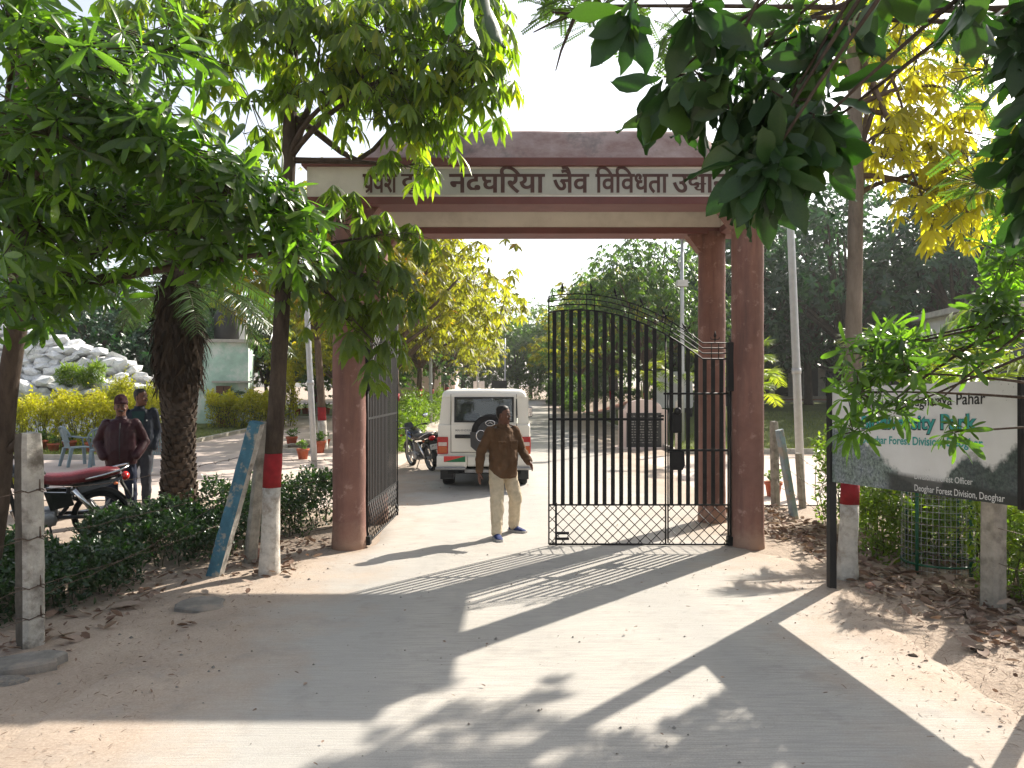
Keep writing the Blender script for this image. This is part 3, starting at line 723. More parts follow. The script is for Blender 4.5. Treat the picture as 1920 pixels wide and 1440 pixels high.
def finish_leaves(lv, tpl, lm, parent, root_loc, single=0, crown='crown', part='leaf'):
    """the `single` leaves that show largest become objects, the rest one mesh"""
    arr = list(lv.arrays()); n = len(arr[0]); order = np.arange(n)
    if single:
        px, py = project(arr[0] + arr[1] * arr[4][:,None] * .5)
        inside = (px > 5) & (px < 1915) & (py > 5) & (py < 1435)
        size = arr[4] / np.maximum(arr[0][:,1], .3) * inside
        order = np.argsort(-size)
    arr[0] = arr[0] - np.array(root_loc)
    if single: leaf_objects(arr, tpl, order[:single], lm, parent, root_loc, part)
    if n > single:
        me = leaves_mesh(arr, tpl, crown, order[single:])
        o = link(crown, me, lm, parent)
        if parent is not None: o['kind'] = 'stuff'
        return o

def frame_of(a):
    a = unit(a); ref = np.where(np.abs(a[:, 2:3]) > .9, np.array([[1., 0, 0]]), np.array([[0, 0, 1.]]))
    u = unit(np.cross(ref, a)); return a, u, np.cross(a, u)
def whorls(lv, rng, tips, axes, k=7, L=.16, spread=66, w=1.0, tint=(.2, .9), jit=.25, grav=.15):
    """rings of leaves round each twig tip"""
    a, u, v = frame_of(axes); n = len(tips); base = rng.uniform(0, 6.28, n); tt = rng.uniform(tint[0], tint[1], n); siz = rng.uniform(.7, 1.1, n)
    for i in range(k):
        keep = rng.random(n) > .08
        ph = base + 6.283 * i / k + rng.normal(0, jit, n); th = np.radians(rng.normal(spread, 14, n))
        d = np.cos(th)[:,None] * a + np.sin(th)[:,None] * (np.cos(ph)[:,None] * u + np.sin(ph)[:,None] * v)
        d = unit(d + np.array([0, 0, -grav]) * rng.uniform(.3, 1.6, n)[:,None]); nn = a + rng.normal(0, .25, (n, 3))
        ln = L * rng.uniform(.45, 1.15, n) * siz
        lv.add((tips + d * .012)[keep], d[keep], nn[keep], ln[keep], (w * rng.uniform(.85, 1.15, n))[keep], np.clip(tt + rng.normal(0, .12, n), 0, 1)[keep])
def palmate(lv, tw, rng, tips, axes, petioles=4, leaflets=6, L=.2, pl=.25, w=1.0, tint=(.2, .8), hang=.5, seg=True):
    """long-stalked palmate leaves that droop from the twig tips"""
    a, u, v = frame_of(axes); n = len(tips)
    for j in range(petioles):
        ph = rng.uniform(0, 6.28, n); th = np.radians(rng.uniform(35, 95, n))
        pd = unit(np.cos(th)[:,None] * a + np.sin(th)[:,None] * (np.cos(ph)[:,None] * u + np.sin(ph)[:,None] * v) + np.array([0, 0, .10]))
        ln = pl * rng.uniform(.5, 1.2, n); end = tips + pd * ln[:,None] + np.array([0, 0, -.12]) * ln[:,None]
        if tw is not None:
            for q in range(n): tw.append((tips[q], (tips[q] + end[q]) / 2 + [0, 0, .06 * ln[q]], end[q], .004))
        ax = unit(pd * .7 + np.array([0, 0, -hang])); A, U, Vv = frame_of(ax); b0 = rng.uniform(0, 6.28, n); tt = rng.uniform(tint[0], tint[1], n)
        sz = L * rng.uniform(.7, 1.15, n)
        up = unit(pd * .5 + np.array([0, 0, 1.0]))
        side = unit(np.cross(up, pd)); fw = unit(np.cross(side, up))
        for i in range(leaflets):
            an = (i / (leaflets - 1) - .5) * np.radians(250) + rng.normal(0, .12, n)
            d = np.cos(an)[:,None] * fw + np.sin(an)[:,None] * side
            d = unit(d + np.array([0, 0, -hang]) * rng.uniform(.6, 1.6, n)[:,None])
            mid = 1 - .35 * abs(i / (leaflets - 1) - .5) * 2
            lv.add(end, d, up + rng.normal(0, .2, (n, 3)), sz * mid, w * rng.uniform(.85, 1.15, n), np.clip(tt + rng.normal(0, .08, n), 0, 1))
def twigs_mesh(tw, name, mat_, parent, root_loc, nseg=4):
    """many thin twigs as one mesh; each a bent line of three points and a radius"""
    if not tw: return
    A = np.array([t[0] for t in tw], float); B = np.array([t[1] for t in tw], float); C = np.array([t[2] for t in tw], float); r = np.array([t[3] for t in tw], float)
    V = []; d = unit(C - A); _, u, v = frame_of(d)
    for P, k in ((A, 1.0), (B, .85), (C, .55)):
        for q in range(nseg):
            an = 6.283 * q / nseg
            V.append(P + (u * math.cos(an) + v * math.sin(an)) * (r * k)[:,None])
    V = np.stack(V, 1) - np.array(root_loc); n = len(tw); Fq = []
    for s in range(2):
        for q in range(nseg): Fq.append((s*nseg + q, s*nseg + (q+1) % nseg, (s+1)*nseg + (q+1) % nseg, (s+1)*nseg + q))
    Fq = np.array(Fq)[None] + (np.arange(n) * 3 * nseg)[:,None,None]
    o = link(name, mesh_from(V.reshape(-1, 3), Fq.reshape(-1, 4), name), mat_, parent); o['kind'] = 'stuff'; return o
def bez(a, b, c, n=8):
    a, b, c = np.array(a, float), np.array(b, float), np.array(c, float)
    return [tuple((1-t)**2 * a + 2*t*(1-t) * b + t*t * c) for t in np.linspace(0, 1, n)]
def lobe_tips(rng, c, r, n, shell=.45):
    """tips spread through an ellipsoid, denser towards its skin; returns tips and outward axes"""
    d = unit(rng.normal(0, 1, (n, 3))); rad = rng.uniform(shell ** 3, 1, n) ** (1/3) * rng.uniform(.75, 1.12, n)
    P = np.array(c) + d * rad[:,None] * np.array(r); return P, d
def L_(px, py, d, rpx, rpy, rd=None):
    """a lobe of foliage seen at a pixel, at a distance d metres"""
    c = np.array(at(px, py, d)); k = d / F
    return c, np.array((rpx * k, rd if rd is not None else (rpx + rpy) * .5 * k, rpy * k))
def trunk_mesh(pts, rads, n=14, seed=0, knots=True):
    rg = random.Random(seed); P = [Vector(p) for p in pts]; rings = []
    for i, p in enumerate(P):
        r = rads[i]; rings.append([Vector((p.x + math.cos(6.283*k/n) * r * (1 + rg.uniform(-.05, .05)), p.y + math.sin(6.283*k/n) * r * (1 + rg.uniform(-.05, .05)), p.z)) for k in range(n)])
    return MB().loft(rings)
def tree_root(name, loc, label, group=None, cat='tree'): return empty(name, loc, 0, label, cat, group)
def painted_trunk(root, loc, path, r0, r1, zw, zr, barkm, seed=0):
    """trunk whose foot is whitewashed up to zw with a red band up to zr"""
    Z = [p[2] - loc[2] for p in path]
    def pos(z):
        return (float(np.interp(z, Z, [p[0] - loc[0] for p in path])), float(np.interp(z, Z, [p[1] - loc[1] for p in path])), z)
    top = Z[-1]
    def rad(z): return (r0 + (r1 - r0) * z / top) * (1 + .22 * math.exp(-max(z, 0) / .18))
    def seg(name, za, zb, m, grow=0):
        zs = np.linspace(za, zb, max(3, int((zb - za) / .16) + 2)); trunk_mesh([pos(z) for z in zs], [rad(z) + grow for z in zs], 16, seed).build(name, m, root)
    if zw:
        seg('whitewashed_foot', -.08, zw, M_WWASH); seg('red_band', zw, zr, M_RED, .002); seg('trunk', zr, top, barkm)
    else: seg('trunk', -.1, top, barkm)

def limbs(root, loc, start, r0, lobes_c, mat_, bend=.25, seed=0, nm='limb'):
    rg = random.Random(seed)
    for c in lobes_c:
        s = Vector(start) if not isinstance(start, list) else Vector(start[rg.randrange(len(start))])
        c = Vector(c); mid = (s + c) / 2 + Vector((rg.uniform(-bend, bend), rg.uniform(-bend, bend), rg.uniform(0, bend)))
        L = bez(s, mid, c, 9); L = [tuple(Vector(p) - Vector(loc)) for p in L]
        MB().tube(L, list(np.linspace(r0, r0 * .28, 9)), 7).build(nm, mat_, root)

# ------------------------------------------------------------------ near trees
rg1 = np.random.default_rng(11)
# left tree: whorled leaves hanging over the fence
base1 = gx(-4.75, 6.9)
t1 = tree_root('alstonia_tree', base1, 'leaning tree at left edge with dark whorled leaves hanging over the fence')
p1 = [(-4.75, 6.9, 0), (-4.48, 6.7, 1.0), (-4.30, 6.55, 2.0), (-4.12, 6.45, 2.7), (-3.95, 6.2, 3.6), (-3.8, 5.9, 4.6)]
painted_trunk(t1, base1, p1, .10, .06, 0, 0, M_BARKD, 1)
MB().tube([(.33, -.25, 1.42), (.47, -.29, 1.50), (.56, -.31, 1.60)], [.05, .04, .018], 8).build('branch_stub', M_BARKD, t1)
l1 = [L_(30, 60, 4.8, 110, 120), L_(150, 110, 4.7, 130, 90), L_(90, 250, 4.6, 140, 100), L_(240, 230, 4.7, 120, 70), L_(330, 290, 4.9, 110, 60), L_(420, 350, 5.1, 110, 60), L_(520, 400, 5.3, 80, 55), L_(560, 470, 5.4, 55, 45),
      L_(60, 420, 5.2, 130, 110), L_(200, 400, 5.4, 130, 90), L_(330, 430, 5.5, 110, 60), L_(430, 470, 5.6, 80, 45), L_(40, 560, 5.6, 80, 70), L_(300, 90, 5.6, 130, 70), L_(20, 300, 5.0, 80, 160), L_(170, 520, 5.8, 110, 40)]
c1 = [46, 55, 60, 60, 50, 50, 36, 22, 70, 66, 44, 26, 32, 40, 44, 26]
lv = Leaves(); tw = []
for (c, r), n in zip(l1, c1):
    P, d = lobe_tips(rg1, c, r * 1.05, n, .2); ax = unit(d * .6 + np.array([.15, -.25, .5]) + rg1.normal(0, .35, (n, 3)))
    whorls(lv, rg1, P, ax, 8, .225, 68, 1.0, (.0, .95), .25, .40)
    for q in range(n): tw.append((np.array(c) + (P[q] - c) * .1, (P[q] + c) / 2 + [0, 0, .03], P[q], .008))
finish_leaves(lv, 'obl', LM_ALS, t1, base1, 280); twigs_mesh(tw, 'twigs', M_TWIG, t1, base1)
limbs(t1, base1, [(-4.12, 6.45, 2.7), (-3.95, 6.2, 3.6), (-3.82, 5.95, 4.5)], .05, [l[0] for l in l1], M_BARKD, .2, 2)

# painted tree left of the gateway with palmate leaves over the beam
base2 = gnd(505, 1079)
t2 = tree_root('silk_cotton_tree', base2, 'slim tree with white foot and red band left of the gateway')
p2 = [base2, at(510, 900, base2.y), at(522, 700, base2.y), at(532, 520, base2.y), at(541, 300, base2.y - .1), at(548, 60, base2.y - .1), at(552, -60, base2.y - .1)]
painted_trunk(t2, base2, [tuple(p) for p in p2], .098, .062, .94, 1.30, M_BARKD, 2)
MB().tube([tuple(Vector(q) - base2) for q in bez(at(536, 440, 8.2), at(566, 420, 8.1), at(585, 396, 8.0), 6)], [.03]*5 + [.012], 6).build('limb', M_BARKD, t2)
l2 = [L_(330, 40, 8.2, 120, 60), L_(470, 50, 8.0, 110, 70), L_(600, 60, 7.8, 110, 80), L_(720, 60, 7.6, 110, 80), L_(840, 90, 7.5, 90, 80), L_(895, 145, 7.5, 60, 50), L_(810, 205, 7.6, 70, 40),
      L_(700, 170, 7.6, 100, 70), L_(590, 180, 7.9, 90, 70), L_(740, 238, 7.6, 60, 28), L_(765, 312, 7.6, 30, 16), L_(880, 30, 7.8, 70, 60), L_(470, 190, 8.3, 80, 80)]
c2 = [16, 18, 20, 20, 17, 13, 10, 13, 13, 5, 3, 12, 11]
l2b = [L_(630, 420, 8.2, 55, 40), L_(720, 440, 8.1, 45, 35), L_(650, 520, 8.2, 50, 40), L_(730, 540, 8.1, 45, 40), L_(650, 600, 8.25, 40, 35), L_(700, 640, 8.25, 35, 30), L_(580, 540, 8.3, 40, 40)]
c2b = [8, 7, 8, 6, 6, 4, 5]
lv = Leaves(); tw = []
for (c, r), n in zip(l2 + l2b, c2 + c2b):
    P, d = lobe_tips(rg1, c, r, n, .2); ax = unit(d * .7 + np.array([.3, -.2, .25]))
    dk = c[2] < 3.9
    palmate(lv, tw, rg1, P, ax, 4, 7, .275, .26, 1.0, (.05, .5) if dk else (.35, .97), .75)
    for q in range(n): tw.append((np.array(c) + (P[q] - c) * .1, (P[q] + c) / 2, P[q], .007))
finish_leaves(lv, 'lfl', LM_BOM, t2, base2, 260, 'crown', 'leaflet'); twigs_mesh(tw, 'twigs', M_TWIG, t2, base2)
limbs(t2, base2, [tuple(at(541, 300, 8.1)), tuple(at(545, 180, 8.1)), tuple(at(549, 40, 8.1))], .036, [l[0] for l in l2], M_BARKD, .3, 5)
MB().tube([tuple(Vector(q) - base2) for q in [at(545, 215, 8.1), at(590, 245, 8.05), at(640, 285, 8.0), at(670, 300, 8.0), at(700, 280, 7.95), at(735, 240, 7.9), at(790, 215, 7.8)]], [.036, .034, .031, .028, .024, .019, .010], 8).build('limb', M_BARKD, t2)
limbs(t2, base2, [tuple(at(533, 470, 8.15))], .024, [l[0] for l in l2b], M_BARKD, .15, 6)

# painted tree on the right with yellow palmate leaves
base3 = gnd(1588, 1087)
t3 = tree_root('yellowing_tree', base3, 'tall slim tree with yellow leaves and painted red and white foot behind the sign')
p3 = [base3, at(1594, 900, base3.y), at(1599, 700, base3.y), at(1603, 500, base3.y), at(1606, 340, base3.y), at(1603, 180, base3.y), at(1598, 0, base3.y), at(1596, -150, base3.y)]
painted_trunk(t3, base3, [tuple(p) for p in p3], .095, .055, .79, 1.02, M_BARKL, 3)
l3 = [L_(1640, 60, 8.0, 60, 60), L_(1720, 110, 8.1, 70, 60), L_(1790, 170, 8.2, 60, 60), L_(1700, 230, 8.0, 60, 50), L_(1650, 250, 7.8, 50, 50), L_(1700, 300, 8.1, 70, 40), L_(1780, 320, 8.1, 70, 60), L_(1740, 390, 8.1, 60, 40), L_(1820, 400, 8.2, 60, 50), L_(1560, 60, 8.4, 60, 60), L_(1870, 260, 8.4, 60, 80), L_(1760, 40, 8.3, 80, 50)]
l3 += [L_(1620, 250, 9.6, 60, 60), L_(1680, 160, 10.2, 80, 60), L_(1760, 90, 10.6, 80, 60), L_(1640, 60, 9.8, 90, 60), L_(1700, -60, 10, 110, 60), L_(1560, -60, 9.4, 90, 60), L_(1800, -120, 10.5, 110, 60)]
c3 = [10, 11, 12, 10, 8, 13, 18, 13, 14, 7, 10, 9, 8, 12, 12, 12, 14, 12, 14]
lv = Leaves(); tw = []
for (c, r), n in zip(l3, c3):
    P, d = lobe_tips(rg1, c, r, n, .2); ax = unit(d * .7 + np.array([.2, -.1, .25]))
    palmate(lv, tw, rg1, P, ax, 3, 7, .215, .22, 1.0, (.2, .8), .5)
    for q in range(n): tw.append((np.array(c) + (P[q] - c) * .1, (P[q] + c) / 2, P[q], .006))
lvt = lv; finish_leaves(lv, 'lfl', LM_YEL, t3, base3, 200, 'crown', 'leaflet'); twigs_mesh(tw, 'twigs', M_TWIG, t3, base3)
limbs(t3, base3, [tuple(at(1606, 330, 8.05)), tuple(at(1604, 200, 8.05)), tuple(at(1606, 370, 8.05)), tuple(at(1600, 60, 8.05))], .034, [l[0] for l in l3], M_BARK, .3, 8)

# big dark leaves overhead: a tree standing to the right of the camera
base4 = gx(3.35, 2.1)
t4 = tree_root('large_leaved_tree', base4, 'near tree with very large dark leaves hanging in from top right')
painted_trunk(t4, base4, [(3.35, 2.1, 0), (3.3, 2.15, 1.5), (3.2, 2.3, 3.0), (3.0, 2.5, 4.4), (2.7, 2.7, 5.4)], .16, .09, 0, 0, M_BARKD, 4)
l4 = [L_(1265, 140, 3.5, 55, 35), L_(1340, 170, 3.4, 75, 50), L_(1420, 90, 3.5, 120, 80), L_(1480, 190, 3.4, 80, 80), L_(1540, 110, 3.5, 60, 80), L_(1515, 250, 3.3, 60, 50), L_(1445, 260, 3.25, 45, 45), L_(1432, 318, 3.2, 45, 25), L_(1530, 250, 3.5, 30, 50),
      L_(1280, 20, 3.4, 50, 40), L_(1180, 15, 3.5, 40, 30), L_(1930, 50, 3.9, 40, 60), L_(1945, 190, 3.9, 40, 80), L_(1945, 320, 3.9, 35, 70), L_(1640, -10, 3.4, 90, 50), L_(1780, -30, 3.2, 110, 60), L_(870, -40, 3.6, 60, 40)]
c4 = [6, 9, 9, 10, 7, 8, 8, 8, 3, 3, 3, 10, 12, 10, 4, 5, 3]
lv = Leaves(); tw = []
for (c, r), n in zip(l4, c4):
    P, d = lobe_tips(rg1, c, r, n, .0); ax = unit(d * .5 + np.array([-.5, -.1, -.15]) + rg1.normal(0, .3, (n, 3)))
    whorls(lv, rg1, P, ax, 6, .31, 58, 1.0, (0, .95), .3, .95)
    for q in range(n): tw.append((np.array(c) + (P[q] - c) * .1, (P[q] + c) / 2, P[q], .008))
finish_leaves(lv, 'big', LM_BIG, t4, base4, 300); twigs_mesh(tw, 'twigs', M_BARKD, t4, base4)
limbs(t4, base4, [(3.0, 2.5, 4.4), (2.85, 2.6, 4.9), (2.7, 2.7, 5.4)], .02, [l[0] for l in l4], M_BARKD, .35, 9)

# right: low whorled branches in front of the sign
base5 = gx(4.75, 5.2)
t5 = tree_root('alstonia_tree', base5, 'bushy tree with glossy whorled leaves reaching across the sign board')
painted_trunk(t5, base5, [(4.75, 5.2, 0), (4.7, 5.2, .9), (4.6, 5.2, 1.8), (4.4, 5.2, 2.6), (4.3, 5.2, 3.6)], .10, .05, 0, 0, M_BARK, 5)
l5 = [L_(1640, 660, 5.1, 60, 40), L_(1700, 640, 5.2, 65, 35), L_(1850, 590, 5.2, 70, 45), L_(1895, 490, 5.2, 50, 60), L_(1890, 400, 5.4, 40, 50), L_(1610, 735, 5.0, 60, 45), L_(1700, 700, 5.0, 60, 40), L_(1600, 810, 4.95, 35, 35), L_(1780, 660, 5.1, 70, 35), L_(1890, 600, 5.2, 70, 50), L_(1790, 810, 4.8, 28, 18), L_(1750, 760, 4.9, 28, 20), L_(1680, 770, 4.95, 40, 25)]
c5 = [18, 26, 30, 26, 14, 20, 18, 9, 10, 22, 4, 2, 8]
lv = Leaves(); tw = []
for (c, r), n in zip(l5, c5):
    P, d = lobe_tips(rg1, c, r, n, .1); ax = unit(d * .6 + np.array([-.25, -.25, .5]) + rg1.normal(0, .3, (n, 3)))
    whorls(lv, rg1, P, ax, 7, .175, 68, 1.0, (.1, .85), .25, .3)
    for q in range(n): tw.append((np.array(c) + (P[q] - c) * .1, (P[q] + c) / 2, P[q], .005))
finish_leaves(lv, 'obl', LM_ALS, t5, base5, 230); twigs_mesh(tw, 'twigs', M_TWIG, t5, base5)
limbs(t5, base5, [(4.6, 5.2, 1.8), (4.4, 5.2, 2.6), (4.35, 5.2, 3.0)], .017, [l[0] for l in l5], M_BARKD, .15, 12)

# feathery leaves between the big ones: a fine-leaved tree arching in from behind
base6 = gx(5.6, 3.4)
t6 = tree_root('fine_leaved_tree', base6, 'tree with fine feathery leaflets showing against the sky at the top')
painted_trunk(t6, base6, [(5.6, 3.4, 0), (5.5, 3.5, 2), (5.1, 3.9, 3.8), (4.4, 4.3, 5.0)], .14, .07, 0, 0, M_BARKD, 6)
l6 = [L_(1130, 10, 4.6, 90, 60), L_(1290, 60, 4.6, 80, 70), L_(1380, 90, 4.6, 60, 80), L_(1480, 30, 4.7, 90, 70), L_(1700, 30, 4.8, 110, 60), L_(1850, 130, 4.8, 60, 80), L_(1840, 340, 4.8, 50, 50), L_(1060, -10, 4.8, 60, 40)]
lv = Leaves(); tw = []
for (c, r) in l6:
    for q in range(30):
        p = np.array(c) + rg1.normal(0, .5, 3) * np.array(r); d = unit(rg1.normal(0, 1, 3) * [1, 1, .4] + [-.4, 0, -.5]); sd = unit(np.cross(d, rg1.normal(0, .4, 3) + [0, 0, 1])); Lr = rg1.uniform(.16, .28)
        tw.append((p, p + d * Lr * .5 + [0, 0, .01], p + d * Lr, .002)); tw.append((np.array(c), (p + c) / 2, p, .004))
        k = 16; s = np.linspace(.08, 1, k)
        for sg in (1, -1):
            lv.add(p + np.outer(s, d) * Lr, unit(sd * sg + d * .25), np.cross(sd, d), .030 * np.sqrt(1.05 - .8 * (s - .4) ** 2), 1.1, rg1.uniform(.2, .8))
finish_leaves(lv, 'sml', LM_MID, t6, base6, 0); twigs_mesh(tw, 'twigs', M_TWIG, t6, base6)
for pts in ([(1150, -40), (1110, 10), (1070, 25), (1030, 22), (990, 45)], [(1080, 25), (1068, 55), (1052, 95), (1042, 132)], [(1075, 25), (1040, 40), (1000, 60)]):
    MB().tube([tuple(Vector(at(a, b, 4.7)) - base6) for a, b in pts], list(np.linspace(.016, .004, len(pts))), 6).build('branch', M_BARKD, t6)
MB().tube([tuple(Vector(q) - base6) for q in bez((4.4, 4.3, 5.0), at(1300, -120, 4.6), at(1150, -40, 4.7), 7)], list(np.linspace(.03, .016, 7)), 7).build('branch', M_BARKD, t6)
limbs(t6, base6, [(5.1, 3.9, 3.8), (4.4, 4.3, 5.0)], .032, [l[0] for l in l6], M_BARKD, .3, 14)

# ================================================================== palms
def fronds(lv, tw, rng, c, n, L, el0, el1, ll=.35, pairs=46, az=None, droop=.45, w=1.0, tint=(.1, .8), start=.22):
    for i in range(n):
        a = (2.39996 * i + rng.uniform(-.2, .2)) if az is None else rng.uniform(az[0], az[1])
        el = R(el0 + (el1 - el0) * (i + .5) / n + rng.uniform(-6, 6)); Ln = L * rng.uniform(.82, 1.1)
        hd = np.array((math.cos(a), math.sin(a), 0)); s = np.linspace(0, 1, pairs + 2)
        P = np.array(c) + np.outer(s * Ln * math.cos(el), hd) * (1 - .12 * s[:,None] ** 2) + np.outer(s * Ln * math.sin(el) - droop * Ln * s ** 2.2, [0, 0, 1])
        T = unit(np.gradient(P, axis=0)); side = unit(np.cross(T, [0, 0, 1.0])); up = np.cross(side, T)
        for q in range(0, pairs, 6): tw.append((P[q], P[q+3], P[min(q+6, pairs+1)], .014 * (1 - .7 * q / pairs) * (L / 2.4)))
        k = s > start; tn = rng.uniform(*tint)
        ln = ll * np.sin(np.clip((s[k] - start) / (1 - start), .03, 1) * 2.7 + .25) ** .6
        for sg in (1, -1):
            m = int(k.sum()); d = unit(side[k] * sg * .8 + T[k] * .75 + up[k] * rng.normal(.22, .12, (m, 1)) + [0, 0, -.12])
            lv.add(P[k], d, up[k] + rng.normal(0, .25, (m, 3)), ln * rng.uniform(.85, 1.1, m), w, np.clip(tn + rng.normal(0, .1, m), 0, 1))
rg2 = np.random.default_rng(21)
# the thick date palm behind the two men
pb = gx(-5.37, 12.4)
palm = tree_root('date_palm', pb, 'thick date palm with shaggy brown trunk behind the two standing men', None, 'palm')
def palm_trunk():
    prof = [(-.1, .27), (.3, .235), (.8, .215), (1.3, .23), (1.75, .27), (2.0, .30), (2.3, .35), (2.75, .36), (3.1, .32), (3.5, .26), (3.9, .20)]
    core = MB(); rings = []
    for z, r in prof:
        rings.append([(math.cos(6.283*k/24) * r * (1 + .05 * math.sin(5*k + z*9)), math.sin(6.283*k/24) * r * (1 + .05 * math.cos(7*k + z*5)), z) for k in range(24)])
    core.loft(rings).build('trunk', M_BARKD, palm)
    sc = MB(); zs = [p[0] for p in prof]; rs = [p[1] for p in prof]; i = 0; z = -.05
    while z < 1.9:
        r = float(np.interp(z, zs, rs)); a = i * 2.399
        o = Vector((math.cos(a), math.sin(a), 0)); t = Vector((-o.y, o.x, 0)); b = o * r * .96 + Vector((0, 0, z)); wv = rg2.uniform(.05, .085); hh = rg2.uniform(.09, .15)
        sc.add([b - t*wv, b + t*wv, b + t*wv*.55 + o*.055 + Vector((0,0,hh)), b - t*wv*.55 + o*.055 + Vector((0,0,hh)), b + Vector((0,0,hh*1.1)) - o*.02, b + o*.045 + Vector((0,0,hh*.4))],
               [(0,1,5), (1,2,5), (2,3,5), (3,0,5), (2,4,3), (0,3,4), (1,4,2)]); i += 1; z += .0085
    o = sc.build('bark_scales', M_BARKD, palm); o['kind'] = 'stuff'
    lv = Leaves()
    n = 1500; a = rg2.uniform(0, 6.283, n); z = rg2.uniform(1.9, 3.7, n); r = np.interp(z, zs, rs)
    od = np.stack([np.cos(a), np.sin(a), a * 0], 1); lv.add(od * r[:,None] * .97 + np.outer(z, [0,0,1]), od * rg2.uniform(.05, .5, (n,1)) + np.array([0,0,-1]) * rg2.uniform(.4, 1, (n,1)) + rg2.normal(0, .15, (n,3)), od, rg2.uniform(.15, .40, n), rg2.uniform(1.2, 2.6, n), rg2.uniform(0, 1, n))
    finish_leaves(lv, 'strap', LM_THATCH, palm, (0, 0, 0), 0, 'dead_leaf_skirt')
    lv = Leaves(); tw = []
    fronds(lv, tw, rg2, (0, 0, 3.75), 46, 2.75, 82, 8, .44, 54, None, .38, 1.0, (.05, .75))
    fronds(lv, tw, rg2, (0, 0, 3.5), 14, 2.2, 12, -8, .38, 44, None, .35, 1.0, (.0, .3))
    finish_leaves(lv, 'strap', LM_PALM, palm, (0, 0, 0), 0, 'fronds'); twigs_mesh(tw, 'frond_stalks', M_TWIG, palm, (0, 0, 0))
palm_trunk()
def areca(loc, label, n, L, lm, z0=.8, stems=5, spread=.3, ll=.38, group=None, el=(80, 20), az=None, droop=.5):
    r = tree_root('areca_palm', loc, label, group, 'palm'); lv = Leaves(); tw = []
    for s in range(stems):
        o = rg2.normal(0, spread, 2); zt = z0 * rg2.uniform(.7, 1.15)
        MB().tube([(o[0]*.3, o[1]*.3, -.05), (o[0]*.7, o[1]*.7, zt*.5), (o[0], o[1], zt)], [.05, .04, .03], 7).build('stem', MATS.get('areca_stem') or mat('areca_stem', (.20,.21,.07), .2, 8, .6), r)
        fronds(lv, tw, rg2, (o[0], o[1], zt), n // stems, L, el[0], el[1], ll, 36, az, droop, 1.25, (.1, .9))
    finish_leaves(lv, 'strap', lm, r, (0, 0, 0), 0, 'fronds'); twigs_mesh(tw, 'frond_stalks', M_TWIG, r, (0, 0, 0)); return r
areca(gx(5.55, 10.2), 'sunlit palm with upright fronds behind the sign board', 16, 2.0, LM_PALMY, 2.2, 4, .25, .5, None, (85, 25))
areca(gx(5.9, 19.5), 'small yellow-green palm showing beside the rear right column', 18, 1.9, LM_PALMY, 1.9, 4, .25)
areca(gx(4.6, 25.5), 'young palm rising behind the closed gate leaf', 18, 2.1, LM_PALMY, 2.2, 4, .3)
areca(gx(-11.4, 30.8), 'green feather palm in front of the mint green hut', 22, 1.9, LM_PALM, .7, 5, .25)

# ================================================================== trees of the background
def proto_tree(name, seed, hgt, fork, rad, r0, lm, kind='pal', nl=14, tips=26, L=.22, paint=True, tint=(.1, .95), barkm=None, flat=1.0):
    """one tree at the origin: trunk, limbs, crown; later copied"""
    rg = np.random.default_rng(seed); root = empty(name, (0, 0, 0)); barkm = barkm or M_BARK
    top = (rg.normal(0, .15), rg.normal(0, .15), fork)
    painted_trunk(root, (0, 0, 0), [(0, 0, 0), (top[0] * .4, top[1] * .4, fork * .5), top], r0, r0 * .72, .85 if paint else 0, 1.2 if paint else 0, barkm, seed)
    lv = Leaves(); cs = []
    for i in range(nl):
        a = 2.39996 * i; f = math.sqrt((i + .5) / nl); zc = fork + (hgt - fork) * (.24 + .64 * (1 - f * f) * rg.uniform(.6, 1.1)) - (.15 * (hgt - fork) if i % 3 == 0 else 0)
        c = np.array((math.cos(a) * rad * .78 * f, math.sin(a) * rad * .78 * f, zc)); cs.append(c)
        rr_ = rad * rg.uniform(.30, .46); P, d = lobe_tips(rg, c, (rr_, rr_, rr_ * .75 * flat), tips, .25)
        if kind == 'pal': palmate(lv, None, rg, P, unit(d + [0, 0, .2]), 3, 6, L, .26, .85, tint, .55)
        else: whorls(lv, rg, P, unit(d + [0, 0, .4]), 7, L, 70, 1.3, tint, .3, .4)
    limbs(root, (0, 0, 0), tuple(top), r0 * .55, cs[::2], barkm, .3, seed)
    finish_leaves(lv, 'far', lm, root, (0, 0, 0), 0)
    return root
def place(proto, loc, rz, s, label, group, lm=None, first=False):
    o = copy_tree(proto); o.location = loc; o.rotation_euler = (0, 0, rz); o.scale = (s, s, s)
    setp(o, label, 'tree', group)
    if lm is not None:
        for ch in o.children:
            if ch.name.startswith('crown'):
                ch.material_slots[0].link = 'OBJECT'; ch.material_slots[0].material = lm
    return o
def kill(root):
    for c in list(root.children): bpy.data.objects.remove(c)
    bpy.data.objects.remove(root)
pA = [proto_tree('avenue_tree', 31 + i, 7.4, 1.95, 3.2, .13, LM_AUT, 'pal', 24, 30, .27, True, (.0, .86)) for i in range(3)]
pA.append(proto_tree('avenue_tree', 36, 7.6, 3.0, 2.8, .12, LM_AUT, 'pal', 18, 26, .25, True, (.2, .97)))
AV = 'painted trees lining the inner road'
